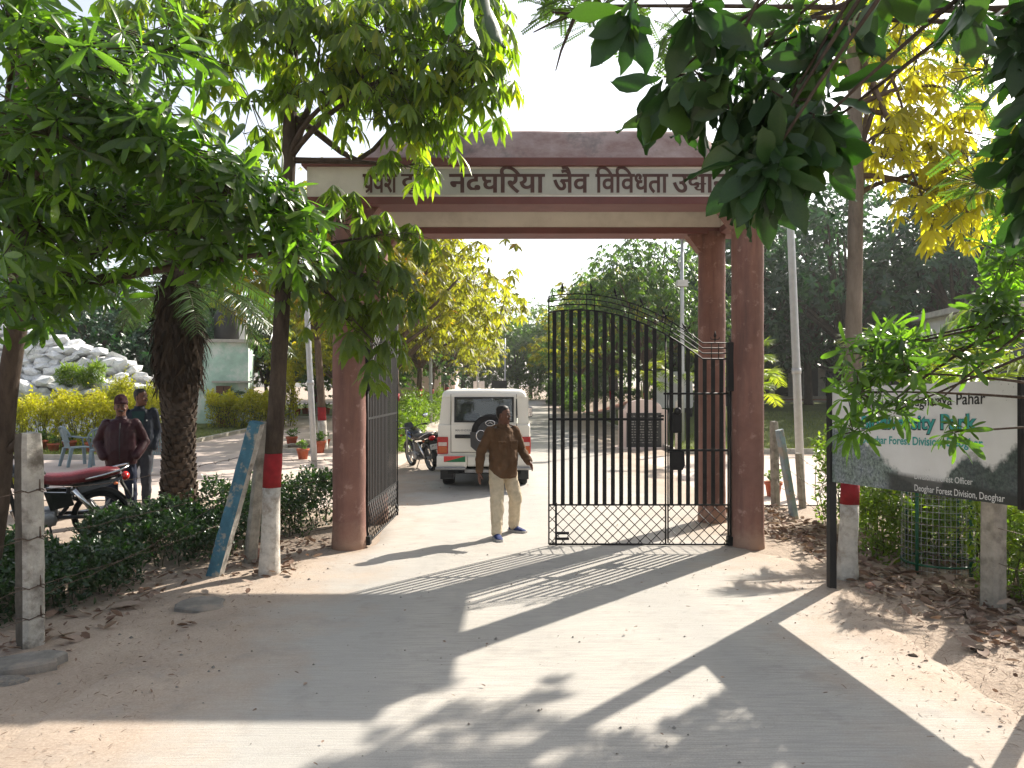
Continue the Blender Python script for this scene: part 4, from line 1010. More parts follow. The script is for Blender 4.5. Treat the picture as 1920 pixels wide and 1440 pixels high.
av = [(-5.0, 20.4, 1.0, 'avenue tree right beside the left column with olive and orange leaves'), (-3.9, 22.5, 1.28, 'second avenue tree on the left of the inner road, behind the motorcycle'), (-4.2, 28.0, 1.2, 'third avenue tree on the left of the inner road'), (-4.2, 34.5, 1.25, 'fourth avenue tree on the left of the inner road'), (-4.4, 41, 1.15, 'fifth avenue tree on the left of the inner road'), (-4.3, 50, 1.2, 'last avenue tree on the left of the inner road'),
      (5.4, 31, 1.22, 'nearest avenue tree on the right, behind the dark memorial slab'), (5.0, 38, 1.2, 'second avenue tree right of the inner road'), (5.0, 46, 1.1, 'third avenue tree right of the inner road'), (4.9, 55, 1.15, 'last avenue tree right of the inner road')]
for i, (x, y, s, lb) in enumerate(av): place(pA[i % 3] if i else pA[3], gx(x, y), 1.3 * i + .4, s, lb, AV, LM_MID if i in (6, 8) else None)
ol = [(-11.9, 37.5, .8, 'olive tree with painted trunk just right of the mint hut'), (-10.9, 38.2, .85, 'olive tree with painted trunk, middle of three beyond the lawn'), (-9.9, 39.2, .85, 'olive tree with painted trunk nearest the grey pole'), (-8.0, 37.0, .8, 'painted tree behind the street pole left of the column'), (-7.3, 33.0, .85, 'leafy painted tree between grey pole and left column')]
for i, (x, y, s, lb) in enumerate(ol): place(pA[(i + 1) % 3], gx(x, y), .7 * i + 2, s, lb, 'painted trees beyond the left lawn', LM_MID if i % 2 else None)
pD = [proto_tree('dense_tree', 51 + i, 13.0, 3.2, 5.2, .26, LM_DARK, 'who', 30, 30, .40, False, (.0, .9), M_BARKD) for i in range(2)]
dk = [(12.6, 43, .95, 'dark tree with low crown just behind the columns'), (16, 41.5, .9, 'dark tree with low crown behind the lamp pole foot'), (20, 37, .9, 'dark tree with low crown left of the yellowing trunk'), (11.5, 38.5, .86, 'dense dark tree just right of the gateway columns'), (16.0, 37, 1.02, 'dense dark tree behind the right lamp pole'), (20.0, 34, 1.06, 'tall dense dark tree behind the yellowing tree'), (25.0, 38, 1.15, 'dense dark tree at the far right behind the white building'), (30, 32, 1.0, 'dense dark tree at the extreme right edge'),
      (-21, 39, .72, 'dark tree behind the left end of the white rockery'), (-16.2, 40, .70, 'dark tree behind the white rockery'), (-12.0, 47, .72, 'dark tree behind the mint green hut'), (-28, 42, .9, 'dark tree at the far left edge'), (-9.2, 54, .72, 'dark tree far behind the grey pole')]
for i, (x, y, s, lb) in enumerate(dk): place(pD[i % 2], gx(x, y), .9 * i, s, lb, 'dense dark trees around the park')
pL = proto_tree('low_dense_tree', 71, 7.6, 1.5, 4.0, .2, LM_DARK, 'who', 34, 34, .36, False, (0, .9), M_BARKD)
lowt = [(-22.5, 33, .95, 'low dark tree behind the left end of the white rockery'), (-18.2, 34, .9, 'low dark tree behind the middle of the white rockery'), (-14.8, 36.5, .95, 'low dark tree between rockery and mint hut'), (-9.6, 43.5, 1.0, 'low dark tree right of the mint hut'), (-7.0, 49, 1.0, 'low dark tree behind the pale boundary wall'),
        (11.2, 40.5, 1.05, 'low dark tree left of the shaded building'), (14.6, 44.5, 1.1, 'low dark tree shading the dark building'), (18.5, 43.5, 1.1, 'low dark tree over the dark building roof'), (22.5, 42, 1.2, 'low dark tree right of the dark building'), (20.5, 27.5, .9, 'low dark tree beside the white building')]
for i, (x, y, s, lb) in enumerate(lowt): place(pL, gx(x, y), .8 * i, s, lb, 'low dark trees around the park')
fl = [(-15, 71, 'far left of the road end'), (-9.5, 69, 'left of the road end'), (-4.6, 72.5, 'left of the car roof at the road end'), (.4, 75, 'straight above the car at the road end'), (4.8, 73.5, 'at the road end beside the gate edge'), (9.4, 70, 'at the road end behind the gate bars'), (14, 66, 'behind the memorial at the road end'), (19, 62, 'far right of the road end')]
for i, (x, y, lb) in enumerate(fl): place(pL, gx(x, y), 1.7 * i, 1.15 + .15 * (i % 3), 'far low tree ' + lb, 'far low trees at the end of the road', LM_MID)
for i, (x, y, s, lb) in enumerate([(-7.0, 40, .9, 'low leafy tree behind the grey pole'), (9.5, 47, 1.0, 'low leafy tree behind the closed gate leaf'), (7.6, 40.5, .8, 'low leafy tree left of the rear right column')]): place(pL, gx(x, y), 2.1 * i, s, lb, 'low leafy trees near the inner road', LM_MID)
kill(pL)
pF = proto_tree('far_tree', 61, 10.0, 2.8, 4.4, .2, LM_MID, 'who', 24, 24, .42, False, (.1, 1), M_BARKD)
ft = [(-17, 77, 1.0, 'far tree behind the left avenue row'), (-10, 80, .95, 'far tree at the end of the road, left'), (-4, 78, 1.05, 'far tree at the end of the road above the car roof'), (2.0, 82, 1.05, 'far tree closing the view at the end of the road'), (8, 78, 1.1, 'far tree at the end of the road beside the gate edge'), (14.5, 74, 1.0, 'far tree seen through the closed gate leaf'), (22, 70, 1.1, 'far tree seen beside the rear right column')]
for i, (x, y, s, lb) in enumerate(ft): place(pF, gx(x, y), 1.1 * i, s, lb, 'far trees at the end of the road')
for p in pA + pD + [pF]: kill(p)

# ================================================================== hedges and shrubs
def shrub(name, loc, size, n, lm, label, cat='shrub', L=.06, w=1.0, group=None, top=0.0, stems=True, seed=0, tint=(0, .85), rz=0.0, ragged=.12, fill=.35):
    """leafy mass in a rounded box; tint varies at random and rises with height by top"""
    rg = np.random.default_rng(seed + 100); root = empty(name, loc, rz, label, cat, group); sx, sy, sz = size
    q = rg.uniform(-1, 1, (n * 2, 3)); e = (np.abs(q[:,0]) ** 4 + np.abs(q[:,1]) ** 4) ** .25
    q = q[e < 1][:n]; n = len(q)
    X = q[:,0] * sx / 2; Y = q[:,1] * sy / 2
    lump = 1 + ragged * (np.sin(X * 3.1 + seed) * np.sin(Y * 3.7 + 1.3 * seed) + .6 * np.sin(X * 7.3 + Y * 5 + seed)) - .25 * np.maximum(0, (np.abs(q[:,0]) ** 4 + np.abs(q[:,1]) ** 4) - .4)
    zz = np.where(rg.random(n) < fill, (q[:,2] * .5 + .5), 1 - np.abs(rg.normal(0, .16, n)) + rg.exponential(ragged * .25, n)); Z = np.clip(zz, .03, 1.3) * sz * lump
    P = np.stack([X, Y, Z], 1); d = unit(rg.normal(0, 1, (n, 3)) + np.array([0, 0, .5]))
    lv = Leaves(); lv.add(P, d, unit(rg.normal(0, .6, (n, 3)) + np.array([0, 0, 1])), L * rg.uniform(.6, 1.3, n), w, np.clip(rg.uniform(tint[0], tint[1], n) + top * (Z / sz - .6), 0, 1))
    # leaves along short twigs
    tw = []
    for i in range(n // 14):
        b = P[rg.integers(n)]; t = unit(rg.normal(0, .6, 3) + [0, 0, .9]); Ln = rg.uniform(.1, .28) * sz ** .5; tw.append((b, b + t * Ln * .5, b + t * Ln, .003))
        k = 8; s = np.linspace(.2, 1, k); sd = unit(rg.normal(0, 1, (k, 3))); lv.add(b + np.outer(s, t) * Ln, unit(sd + t * .6), rg.normal(0, .5, (k, 3)) + [0, 0, 1], L * rg.uniform(.7, 1.2, k), w, np.clip(rg.uniform(tint[0], tint[1]) + top * .3, 0, 1))
    if stems:
        for i in range(int(18 * max(sx * sy, .5))):
            x, y = rg.uniform(-.42, .42, 2) * [sx, sy]; tw.append(((x, y, -.03), (x + rg.normal(0, .05), y + rg.normal(0, .05), sz * .4), (x + rg.normal(0, .1), y + rg.normal(0, .1), sz * .8), .008))
    finish_leaves(lv, 'sml', lm, root, (0, 0, 0), 0, 'foliage'); twigs_mesh(tw, 'stems', M_TWIG, root, (0, 0, 0)); return root
HG = 'hedges by the fences'
# the dark hedge inside the left fence, in three stretches
shrub('hedge', gx(-4.9, 7.3), (2.3, 2.0, .38), 9000, LM_HEDGED, 'dark green hedge behind the front concrete post and barbed wire', 'hedge', .062, 1.1, HG, 0, True, 1, (0, .8), -.25, .2)
shrub('hedge', gx(-4.0, 9.25), (1.8, 1.9, .40), 7000, LM_HEDGED, 'dark green hedge around the leaning blue post', 'hedge', .060, 1.1, HG, 0, True, 2, (0, .85), -.3, .2)
shrub('hedge', gx(-3.35, 11.0), (1.7, 1.9, .58), 5500, LM_HEDGED, 'dark green hedge touching the left column', 'hedge', .058, 1.1, HG, 0, True, 3, (.1, 1), -.2, .18)
shrub('hedge', gx(-6.6, 7.2), (1.6, 1.0, .30), 3000, LM_HEDGED, 'low dark hedge below the parked red-seated motorcycle', 'hedge', .06, 1.1, HG, 0, True, 14, (0, .8), -.3, .2)
# golden hedges on the left lawn
YG = 'golden hedges on the left lawn'
shrub('golden_hedge', gx(-12.2, 21.6), (4.6, 1.5, 1.28), 9000, LM_HEDGEY, 'golden hedge behind the plastic chairs', 'hedge', .10, .9, YG, .6, True, 4, (.1, .7), .05, .16)
shrub('golden_hedge', gx(-12.0, 24.6), (2.4, 1.3, 1.5), 6000, LM_HEDGEY, 'tall golden bush against the white rockery', 'hedge', .10, .9, YG, .2, True, 5, (0, .6), 0, .16)
shrub('golden_hedge', gx(-10.3, 29.6), (2.9, 1.3, 1.15), 6500, LM_HEDGEY, 'golden hedge in front of the mint green hut', 'hedge', .11, .9, YG, .5, True, 6, (.1, .8), -.1, .2)
shrub('golden_hedge', gx(-9.2, 31.0), (1.0, 1.0, 1.75), 2200, LM_HEDGEY, 'pointed golden bush at the right end of the hut hedge', 'hedge', .11, .9, YG, .5, True, 7, (.1, .8), 0, .3)
# shrubs on the right
RS = 'bright shrubs inside the right fence'
shrub('green_shrub', gx(5.0, 10.9), (1.1, 1.5, 1.05), 3400, LM_SHRUB, 'bright shrub beside the two leaning posts', 'shrub', .085, .9, RS, .3, True, 8, (.1, .9), 0, .3, .5)
shrub('green_shrub', gx(4.9, 8.9), (1.7, 1.1, .85), 4200, LM_SHRUB, 'bright shrub seen under the sign board', 'shrub', .075, .9, RS, .2, True, 9, (.1, .9), 0, .3, .5)
shrub('green_shrub', gx(5.1, 7.3), (1.1, 1.3, .85), 4200, LM_SHRUB, 'yellow-green shrub behind the thick right post', 'shrub', .075, .9, RS, .5, True, 10, (.3, 1), 0, .25, .5)
shrub('green_shrub', gx(6.3, 9.6), (2.0, 1.8, .7), 4200, LM_SHRUB, 'low shrub row behind the green wire cage', 'shrub', .075, .9, RS, .2, True, 11, (.2, 1), 0, .25, .5)
# bushes along the inner road
RB = 'bushes along the inner road'
for i, (x, y, sx, sy, sz, lb) in enumerate([(-3.5, 22.5, 1.0, 3.2, .75, 'bush strip beside the motorcycle'), (-3.8, 28.5, 1.2, 5, 1.0, 'bush strip left of the car roof'), (-3.9, 36, 1.3, 6, 1.0, 'bush strip far down the left verge'), (4.2, 60, 3.0, 4, 1.6, 'bush at the far bend right of the car'), (6.2, 63, 4.0, 3, 2.2, 'tall bush at the far bend'), (-1.0, 73, 8, 2, 2.2, 'undergrowth closing the end of the road'), (7, 73, 9, 2, 2.4, 'undergrowth right of the road end')]):
    shrub('roadside_bush', gx(x, y), (sx, sy, sz), 3200, LM_SHRUB if i < 3 else LM_MID, lb, 'bush', .14 if i < 3 else .3, .8, RB, .2, False, 20 + i, (.1, .9), 0, .3, .5)
shrub('roadside_bush', gx(3.9, 50), (1.2, 9, .9), 2600, LM_MID, 'bush strip along the right verge of the road', 'bush', .2, .8, RB, .2, False, 28, (.1, .9), 0, .3, .5)
# low plants edging the right lawn
shrub('border_plants', gx(8.5, 44.6), (9, .7, .55), 3000, LM_MID, 'low green border along the brick walk', 'shrub', .16, .8, None, .2, False, 29, (.1, .9), 0, .3, .5)

# lawn blades: uncountable, one object each lawn
def blades(name, x0, x1, y0, y1, n, L, label, seed):
    rg = np.random.default_rng(seed); x = rg.uniform(x0, x1, n); y = y0 + (y1 - y0) * rg.random(n) ** 1.6
    lv = Leaves(); P = np.stack([x, y, H(x, y) + .055], 1); d = unit(rg.normal(0, .5, (n, 3)) + [0, 0, 1]); lv.add(P, d, rg.normal(0, 1, (n, 3)), L * rg.uniform(.5, 1.3, n), 1.6, rg.uniform(0, 1, n))
    o = finish_leaves(lv, 'strap', LM_GRASS, None, (0, 0, 0), 0, name); setp(o, label, 'grass', None, 'stuff')
blades('lawn_grass', -20, -9.8, 18.8, 30, 14000, .10, 'short grass of the left lawn', 1)
blades('lawn_grass', 4.7, 16, 21.8, 36, 18000, .10, 'short grass of the right lawn', 2)

# ================================================================== fence posts and wire
M_CONCD = mat('shaded_side_concrete', (0.10, 0.088, 0.072), 0.35, 9, 0.95, 0.1, 0.8, 30, dirt=(0.055,0.048,0.04), dscale=6, bdist=0.012)  # darker concrete for the front post's left side, shade put into the colour
def post(name, base, top, w, matr, label, group='concrete fence posts', rz=0.4, facem=None, th=None, seed=0):
    """rough square post from base to top, chipped edges"""
    rg = random.Random(seed + 7); b = Vector(base); t = Vector(top); L = (t - b).length; th = th or w
    o = empty(name, b, 0, label, 'post', group); m = MB(); rings = []; n = 16
    for i in range(15):
        z = -.12 + (L + .12) * i / 14; s = 1 - .04 * i / 14
        if i == 14: s *= .9
        ring_ = []
        for k in range(n):
            a = 6.283 * (k + .5) / n; sq = 1 / max(abs(math.cos(a)), abs(math.sin(a))); sq = min(sq, 1.28)
            q = sq * s * (1 + rg.uniform(-.035, .035))
            ring_.append(Vector((math.cos(a) * q * w / 2, math.sin(a) * q * th / 2, z + (rg.uniform(-.01, .01) if i == 14 else 0))))
        rings.append(ring_)
    d = (t - b).normalized(); Mx = Vector((0, 0, 1)).rotation_difference(d).to_matrix() @ Matrix.Rotation(rz, 3, 'Z')
    rings = [[Mx @ p for p in r] for r in rings]
    so = m.loft(rings, smooth=False).build('shaft', matr, o)
    if facem is not None:      # front post: shade painted on its left side; blue post: plain right side
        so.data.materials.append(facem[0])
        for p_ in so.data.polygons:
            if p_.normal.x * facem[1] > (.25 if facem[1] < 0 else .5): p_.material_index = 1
    return o, d, Mx
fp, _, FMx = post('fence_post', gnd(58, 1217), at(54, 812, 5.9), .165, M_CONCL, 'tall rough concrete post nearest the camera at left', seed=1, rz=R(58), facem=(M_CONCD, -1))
post('fence_post', gnd(402, 1083), at(482, 792, 8.0), .125, M_BLUE, 'flaking blue post leaning to the right', seed=2, rz=R(72), th=.155, facem=(M_CONCL, 1))
post('fence_post', gx(-2.98, 8.75), at(496, 792, 8.65), .13, M_CONC, 'upright post that the blue one leans on', seed=3, rz=.5)
post('fence_post', gnd(1454, 952), at(1451, 790, 12.6), .12, M_CONC, 'slim upright post right of the columns', seed=4)
post('fence_post', gnd(1489, 972), at(1461, 806, 11.6), .11, M_PBLUE, 'pale blue post leaning to the left beside the shrub', seed=5)
post('fence_post', gnd(1505, 952), at(1497, 850, 12.5), .10, M_CONC, 'short grey post behind the pale blue one', seed=6)
post('fence_post', gnd(1861, 1147), at(1864, 880, 6.9), .17, M_CONC, 'thick mossy concrete post under the right end of the sign', seed=7, rz=R(25))
post('fence_post', gx(5.4, 5.0), gx(5.4, 5.0) + Vector((0, 0, 1.3)), .15, M_CONC, 'concrete post beyond the right picture edge', seed=8) if False else None
# wire ties standing on the near post
for z in (1.22, .86, .49, .26):
    m = MB(); ring_ = []
    for k in range(13):
        a = 6.283 * k / 12; sq = min(1 / max(abs(math.cos(a)), abs(math.sin(a))), 1.3); ring_.append(FMx @ Vector((math.cos(a) * .088 * sq, math.sin(a) * .088 * sq, z + .012 * math.sin(k * 2.1))))
    m.tube(ring_, .0045, 5); q = FMx @ Vector((.03, -.098, z)); m.tube([q, q + Vector((.003, -.008, .05)), q + Vector((.0, -.004, .085))], [.007, .006, .004], 5); m.tube([q + Vector((-.03, -.004, .01)), q + Vector((.03, -.006, -.012))], .004, 4)
    m.build('wire_tie', M_WIRE, fp)
def wire(pts, label, sag=.04, seed=0, step=.14, grp='barbed wire strands'):
    rg = random.Random(seed); m = MB(); P = []
    for a, b in zip(pts[:-1], pts[1:]):
        a, b = Vector(a), Vector(b); k = max(4, int((b - a).length / .12))
        for i in range(k):
            t = i / k; P.append(a.lerp(b, t) + Vector((rg.uniform(-.006, .006), rg.uniform(-.006, .006), -sag * 4 * t * (1 - t) + rg.uniform(-.008, .008))))
    P.append(Vector(pts[-1])); m.tube(P, .0028, 5, cap=False)
    s = 0
    for a, b in zip(P[:-1], P[1:]):
        s += (b - a).length
        if s > step:
            s = 0
            for q in range(2):
                d = Vector((rg.uniform(-1, 1), rg.uniform(-1, 1), rg.uniform(-1, 1))).normalized() * .022; m.tube([a - d, a, a + d], [.001, .003, .001], 4)
    o = m.build('barbed_wire', M_WIRE); o['label'] = label; o['category'] = 'wire'; o['group'] = grp
A = gnd(58, 1217)
def fpz(z): return Vector((A.x + .02, A.y - .09, z))
C2 = lambda z: Vector((-2.97, 8.66, z)); C3 = lambda z: Vector((-2.24, 9.62, z))
E0 = lambda z: Vector((-4.15, 3.6, z))
for i, (z0, z1, z2, z3, sg) in enumerate([(1.22, 1.02, 1.25, 1.1, .05), (.86, .82, .92, .85, .04), (.49, .50, .60, .5, .05), (.26, .20, .30, .25, .03)]):
    nm = ('topmost', 'second', 'third', 'lowest')[i]
    wire([E0(z0), fpz(z1 if False else z0), C2(z2), C3(z3)], f'{nm} barbed wire strand of the left fence', sg, 40 + i)
wire([fpz(.40), C2(.95)], 'slack barbed wire crossing the left fence diagonally', .12, 47)
P1, P2, P3, P4 = Vector((3.13, 9.75, 0)), gnd(1454, 952), gnd(1861, 1147), Vector((5.2, 4.6, 0))
for i, z in enumerate((1.2, .85, .5)):
    nm = ('upper', 'middle', 'lower')[i]
    wire([P2 + Vector((0, 0, z)), gnd(1489, 972) + Vector((-.1, 0, z * .9)), Vector((4.1, 9.0, z * .7)), P3 + Vector((0, -.09, z * .9)), P4 + Vector((0, 0, z))], f'{nm} barbed wire strand of the right fence', .08, 60 + i)

# ================================================================== the park sign board
S0 = Vector((3.17, 7.62, 0)); S1 = Vector((3.49, 5.28, 0)); SD = (S1 - S0).normalized(); SN = Vector((SD.y, -SD.x, 0))   # SN faces the road
if SN.x > 0: SN = -SN
sign = empty('sign_board', S0, 0, 'white printed park sign board on black steel posts, half hidden by leaves', 'sign')
SL = (S1 - S0).length; ZB0, ZT0, ZB1, ZT1 = 1.07, 2.00, 1.19, 2.06
def sp(u, z, off=0.0): return SD * u + SN * off + Vector((0, 0, z))
MB().add([sp(0.02, ZB0, .012), sp(SL, ZB1, .012), sp(SL, ZT1, .012), sp(0.02, ZT0, .012), sp(0.02, ZB0, -.012), sp(SL, ZB1, -.012), sp(SL, ZT1, -.012), sp(0.02, ZT0, -.012)],
         [(0,1,2,3), (7,6,5,4), (0,4,5,1), (1,5,6,2), (2,6,7,3), (3,7,4,0)]).build('board', None, sign)
board = sign.children[-1]
def signprint():
    g = N('printed_sign_face'); g.set(0.35, 0.4)
    sx = g.n('ShaderNodeSeparateXYZ'); g.l(g.co('Object'), sx.inputs[0])
    u = g.math('ADD', g.math('MULTIPLY', sx.outputs[0], float(SD.x)), g.math('MULTIPLY', sx.outputs[1], float(SD.y))); z = sx.outputs[2]
    t = g.math('DIVIDE', u, SL)
    cmb = g.n('ShaderNodeCombineXYZ'); g.l(u, cmb.inputs[0]); g.l(z, cmb.inputs[1]); v = cmb.outputs[0]
    wh = g.ramp(g.noise(3, 4, .5, v), [(.3, (.60,.585,.555)), (.7, (.70,.69,.665))])
    tree = g.mix(g.ramp(g.noise(26, 6, .7, v), [(.38, 0.0), (.62, 1.0)]), (.035,.055,.05), (.28,.34,.30))
    tree = g.mix(g.ramp(g.noise(5, 3, .5, v), [(.45, 0.0), (.6, .8)]), tree, g.mix(g.ramp(g.noise(40, 5, .7, v), [(.4, 0.0), (.6, 1.0)]), (.05,.075,.10), (.34,.37,.38)))
    ln = g.n('ShaderNodeValToRGB'); e = ln.color_ramp.elements
    # the printed hill drops from the left, then dark trees stand on the right
    pts = [(0, .62), (.12, .60), (.28, .44), (.45, .23), (.56, .12), (.66, .16), (.72, .36), (.80, .50), (.90, .40), (1.0, .62)]
    while len(e) < len(pts): e.new(.5)
    for el, (p, c) in zip(e, pts): el.position = p; el.color = (c, c, c, 1)
    g.l(t, ln.inputs[0])
    zn = g.math('DIVIDE', g.math('SUBTRACT', z, 1.10), .88)
    edge = g.math('SUBTRACT', g.math('ADD', ln.outputs[0], g.math('MULTIPLY', g.math('SUBTRACT', g.noise(14, 5, .6, v), .5), .22)), zn)
    k = g.ramp(g.math('MULTIPLY', edge, 14, True), [(0.0, 0.0), (1.0, 1.0)])
    dk = g.ramp(g.math('MULTIPLY', g.math('SUBTRACT', t, .62), 6, True), [(0, 0.0), (1, .75)])
    tree = g.mix(dk, tree, g.mix(g.ramp(g.noise(30, 5, .7, v), [(.45, 0.0), (.65, .7)]), (.008,.014,.013), (.05,.085,.07)))
    low = g.math('MULTIPLY', g.ramp(g.math('SUBTRACT', .22, zn), [(0, 0.0), (.05, 1.0)]), g.ramp(g.math('SUBTRACT', t, .35), [(0, 0.0), (.06, 1.0)]))
    c = g.mix(k, wh, tree); c = g.mix(g.math('MULTIPLY', low, .9), c, (.016,.02,.02))
    sp_ = g.math('MULTIPLY', g.ramp(g.vor(46, v), [(.12, 1.0), (.2, 0.0)]), g.ramp(g.noise(2.5, 3, .5, v), [(.62, 0.0), (.68, 1.0)]))
    c = g.mix(sp_, c, (.03,.03,.03)); g.col(c); g.bump(g.noise(6, 2, .5, v), .15, .01); return g.m
board.data.materials.append(signprint())
MB().box((-.016, -.02, 1.17), (.016, .02, 2.08)).build('edge_frame', M_IRON, sign, SD * (SL + .012), (0, 0, math.atan2(SD.y, SD.x)))
for u0, zt in ((-.01, 2.10), (SL + .22, 2.10)):
    bevel(MB().box((-.035, -.035, -.1), (.035, .035, zt)).build('post', mat('black_sign_paint', (.012,.012,.013), .3, 12, .5, .4, .1), sign, SD * u0 - SN * .0, (0, 0, math.atan2(SD.y, SD.x))), .004)
for zf in (.02, .55):
    z0 = ZB0 + (ZT0 - ZB0) * zf; z1 = ZB1 + (ZT1 - ZB1) * zf
    MB().tube([sp(.0, z0 + .02, -.03), sp(SL + .22, z1 + .02, -.03)], .016, 6).build('back_rail', M_IRON, sign)
T_TEAL = mat('teal_print', (.045, .30, .27), .05, 5, .4, .3, 0.0); T_BLK = mat('black_print', (.012,.012,.012), .05, 5, .4, .3, 0.0); T_WHT = mat('white_print', (.62,.62,.60), .05, 5, .4, .3, 0.0)
tilt = (ZB1 - ZB0) / SL; XD = (SD + Vector((0, 0, tilt))).normalized()
def signline(body, u0, u1, zrel, hgt, m, off, bold=.0, name='printed_word', ext=0):
    v, f = glyphs(body, bold); z = ZB0 + (ZB1 - ZB0) * (u0 / SL) + zrel
    x0, x1 = v[:,0].min(), v[:,0].max(); sx = (u1 - u0) / (x1 - x0); fx = np.array([(v[list(q),0].min(), v[list(q),0].max()) for q in f]); order = np.argsort(fx[:,0]); words_ = [[order[0]]]; right = fx[order[0],1]
    for i in order[1:]:
        if fx[i,0] - right > .16: words_.append([])
        words_[-1].append(i); right = max(right, fx[i,1])
    for wd in words_:
        ff = [f[i] for i in wd]; used = sorted({i for q in ff for i in q}); mp = {a: b for b, a in enumerate(used)}; vv = v[used]; wx = (vv[:,0].min() - x0) * sx
        text_obj(name, (vv, [tuple(mp[i] for i in q) for q in ff]), m, sign, sp(u0, z, .0145 + off) + XD * wx, XD, (0, 0, 1), (vv[:,0].max() - vv[:,0].min()) * sx, base=hgt)
# size of lettering: cap height about .7 of the em scale given
signline('Welcome to Nandghariya Pahar', .30, 2.06, .715, .125, T_BLK, 0, .012)
signline('Biodiversity Park', .52, 1.985, .525, .165, T_BLK, 0, .05, 'printed_word_shadow'); signline('Biodiversity Park', .525, 1.98, .530, .165, T_TEAL, .002, .022)
signline('Deoghar Forest Division, Deoghar', .52, 2.035, .395, .095, T_TEAL, 0, .022)
signline('Divisional Forest Officer', 1.27, 1.93, .115, .068, T_WHT, 0, .006)
signline('Deoghar Forest Division, Deoghar', 1.27, 2.24, .018, .074, T_WHT, 0, .006)

# ================================================================== street furniture
def pole(name, base, top, r0, r1, label, cap=True):
    b = Vector(base); o = empty(name, b, 0, label, 'pole'); t = Vector(top) - b
    MB().tube([Vector((0, 0, -.1)), t * .33, t * .66, t], [r0, r0 * .97, (r0 + r1) / 2, r1], 14).build('shaft', M_GALV, o)
    MB().tube([t * .33 - t.normalized() * .05, t * .33 + t.normalized() * .05], r0 * 1.12, 14).build('collar', M_GALV, o); return o
pb1 = gnd(590, 876); pole('street_pole', pb1, at(566, 395, pb1.y), .068, .055, 'grey steel street pole left of the left column')
pb2 = gnd(1503, 935); pole('street_pole', pb2, at(1474, 210, pb2.y), .072, .055, 'grey steel lamp pole right of the columns')
lb = gx(5.35, 24.2); lo = pole('solar_lamp', lb, at(1279, 448, 24.2), .075, .05, 'solar street lamp with tilted panel above the gate leaf')
tp = at(1279, 448, 24.2) - lb
M = Matrix.Translation(tp + Vector((-.05, 0, .08))) @ Matrix.Rotation(R(25), 4, 'Y'); bevel(MB().box((-.48, -.25, -.03), (.42, .25, .03), M).build('panel', M_SOLAR, lo), .01)
MB().box(tp + Vector((-.16, -.12, -1.5)), tp + Vector((.16, .12, -1.3))).build('battery_box', M_SOLAR, lo); MB().tube([tp + Vector((0, 0, -1.0)), tp + Vector((-.12, -.05, -.85)), tp + Vector((-.1, -.05, -.6))], .03, 6).build('lamp_arm', M_GALV, lo)
pf = [(-2.6, 58, 'thin grey pole far down the road, left of the car roof'), (-.6, 66, 'thin grey pole far down the road above the car roof'), (-3.6, 34, 'grey pole on the left verge behind the bushes')]
for x, y, lbx in pf: pole('street_pole', gx(x, y), gx(x, y) + Vector((0, 0, 5.5)), .08, .06, lbx)

# tree guard cage
cg = gx(4.62, 8.35); cage = empty('tree_guard', cg, 0, 'green wire tree guard standing behind the sign', 'tree guard')
for k in range(4):
    a = .5 + 1.571 * k; MB().tube([(math.cos(a)*.36, math.sin(a)*.36, -.05), (math.cos(a)*.36, math.sin(a)*.36, 1.12)], .018, 6).build('upright', M_GRNP, cage)
for z in (.12, 1.0):
    MB().tube([(math.cos(6.283*k/24)*.36, math.sin(6.283*k/24)*.36, z) for k in range(25)], .012, 5, cap=False).build('hoop', M_GRNP, cage)
mw = MB()
for k in range(40):
    a = 6.283 * k / 40; mw.tube([(math.cos(a)*.355, math.sin(a)*.355, .02), (math.cos(a)*.355, math.sin(a)*.355, 1.05)], .0022, 4, False)
for z in np.arange(.06, 1.06, .07): mw.tube([(math.cos(6.283*k/20)*.355, math.sin(6.283*k/20)*.355, z) for k in range(21)], .0022, 4, False)
mw.build('wire_mesh', M_GALV, cage)['kind'] = 'stuff'
sap = tree_root('sapling', gx(4.62, 8.35), 'young sapling growing inside the wire tree guard', None, 'tree')
MB().tube([(0, 0, -.05), (.02, 0, .6), (0, .02, 1.25)], [.014, .011, .006], 6).build('trunk', M_TWIG, sap)
lv = Leaves(); rgS = np.random.default_rng(3); Pz = np.stack([rgS.normal(0, .1, 26), rgS.normal(0, .1, 26), rgS.uniform(.3, 1.3, 26)], 1); whorls(lv, rgS, Pz, unit(rgS.normal(0, .5, (26, 3)) + [0, 0, .7]), 5, .13, 65, 1.0, (.2, .9)); finish_leaves(lv, 'obl', LM_MID, sap, (0, 0, 0), 0)

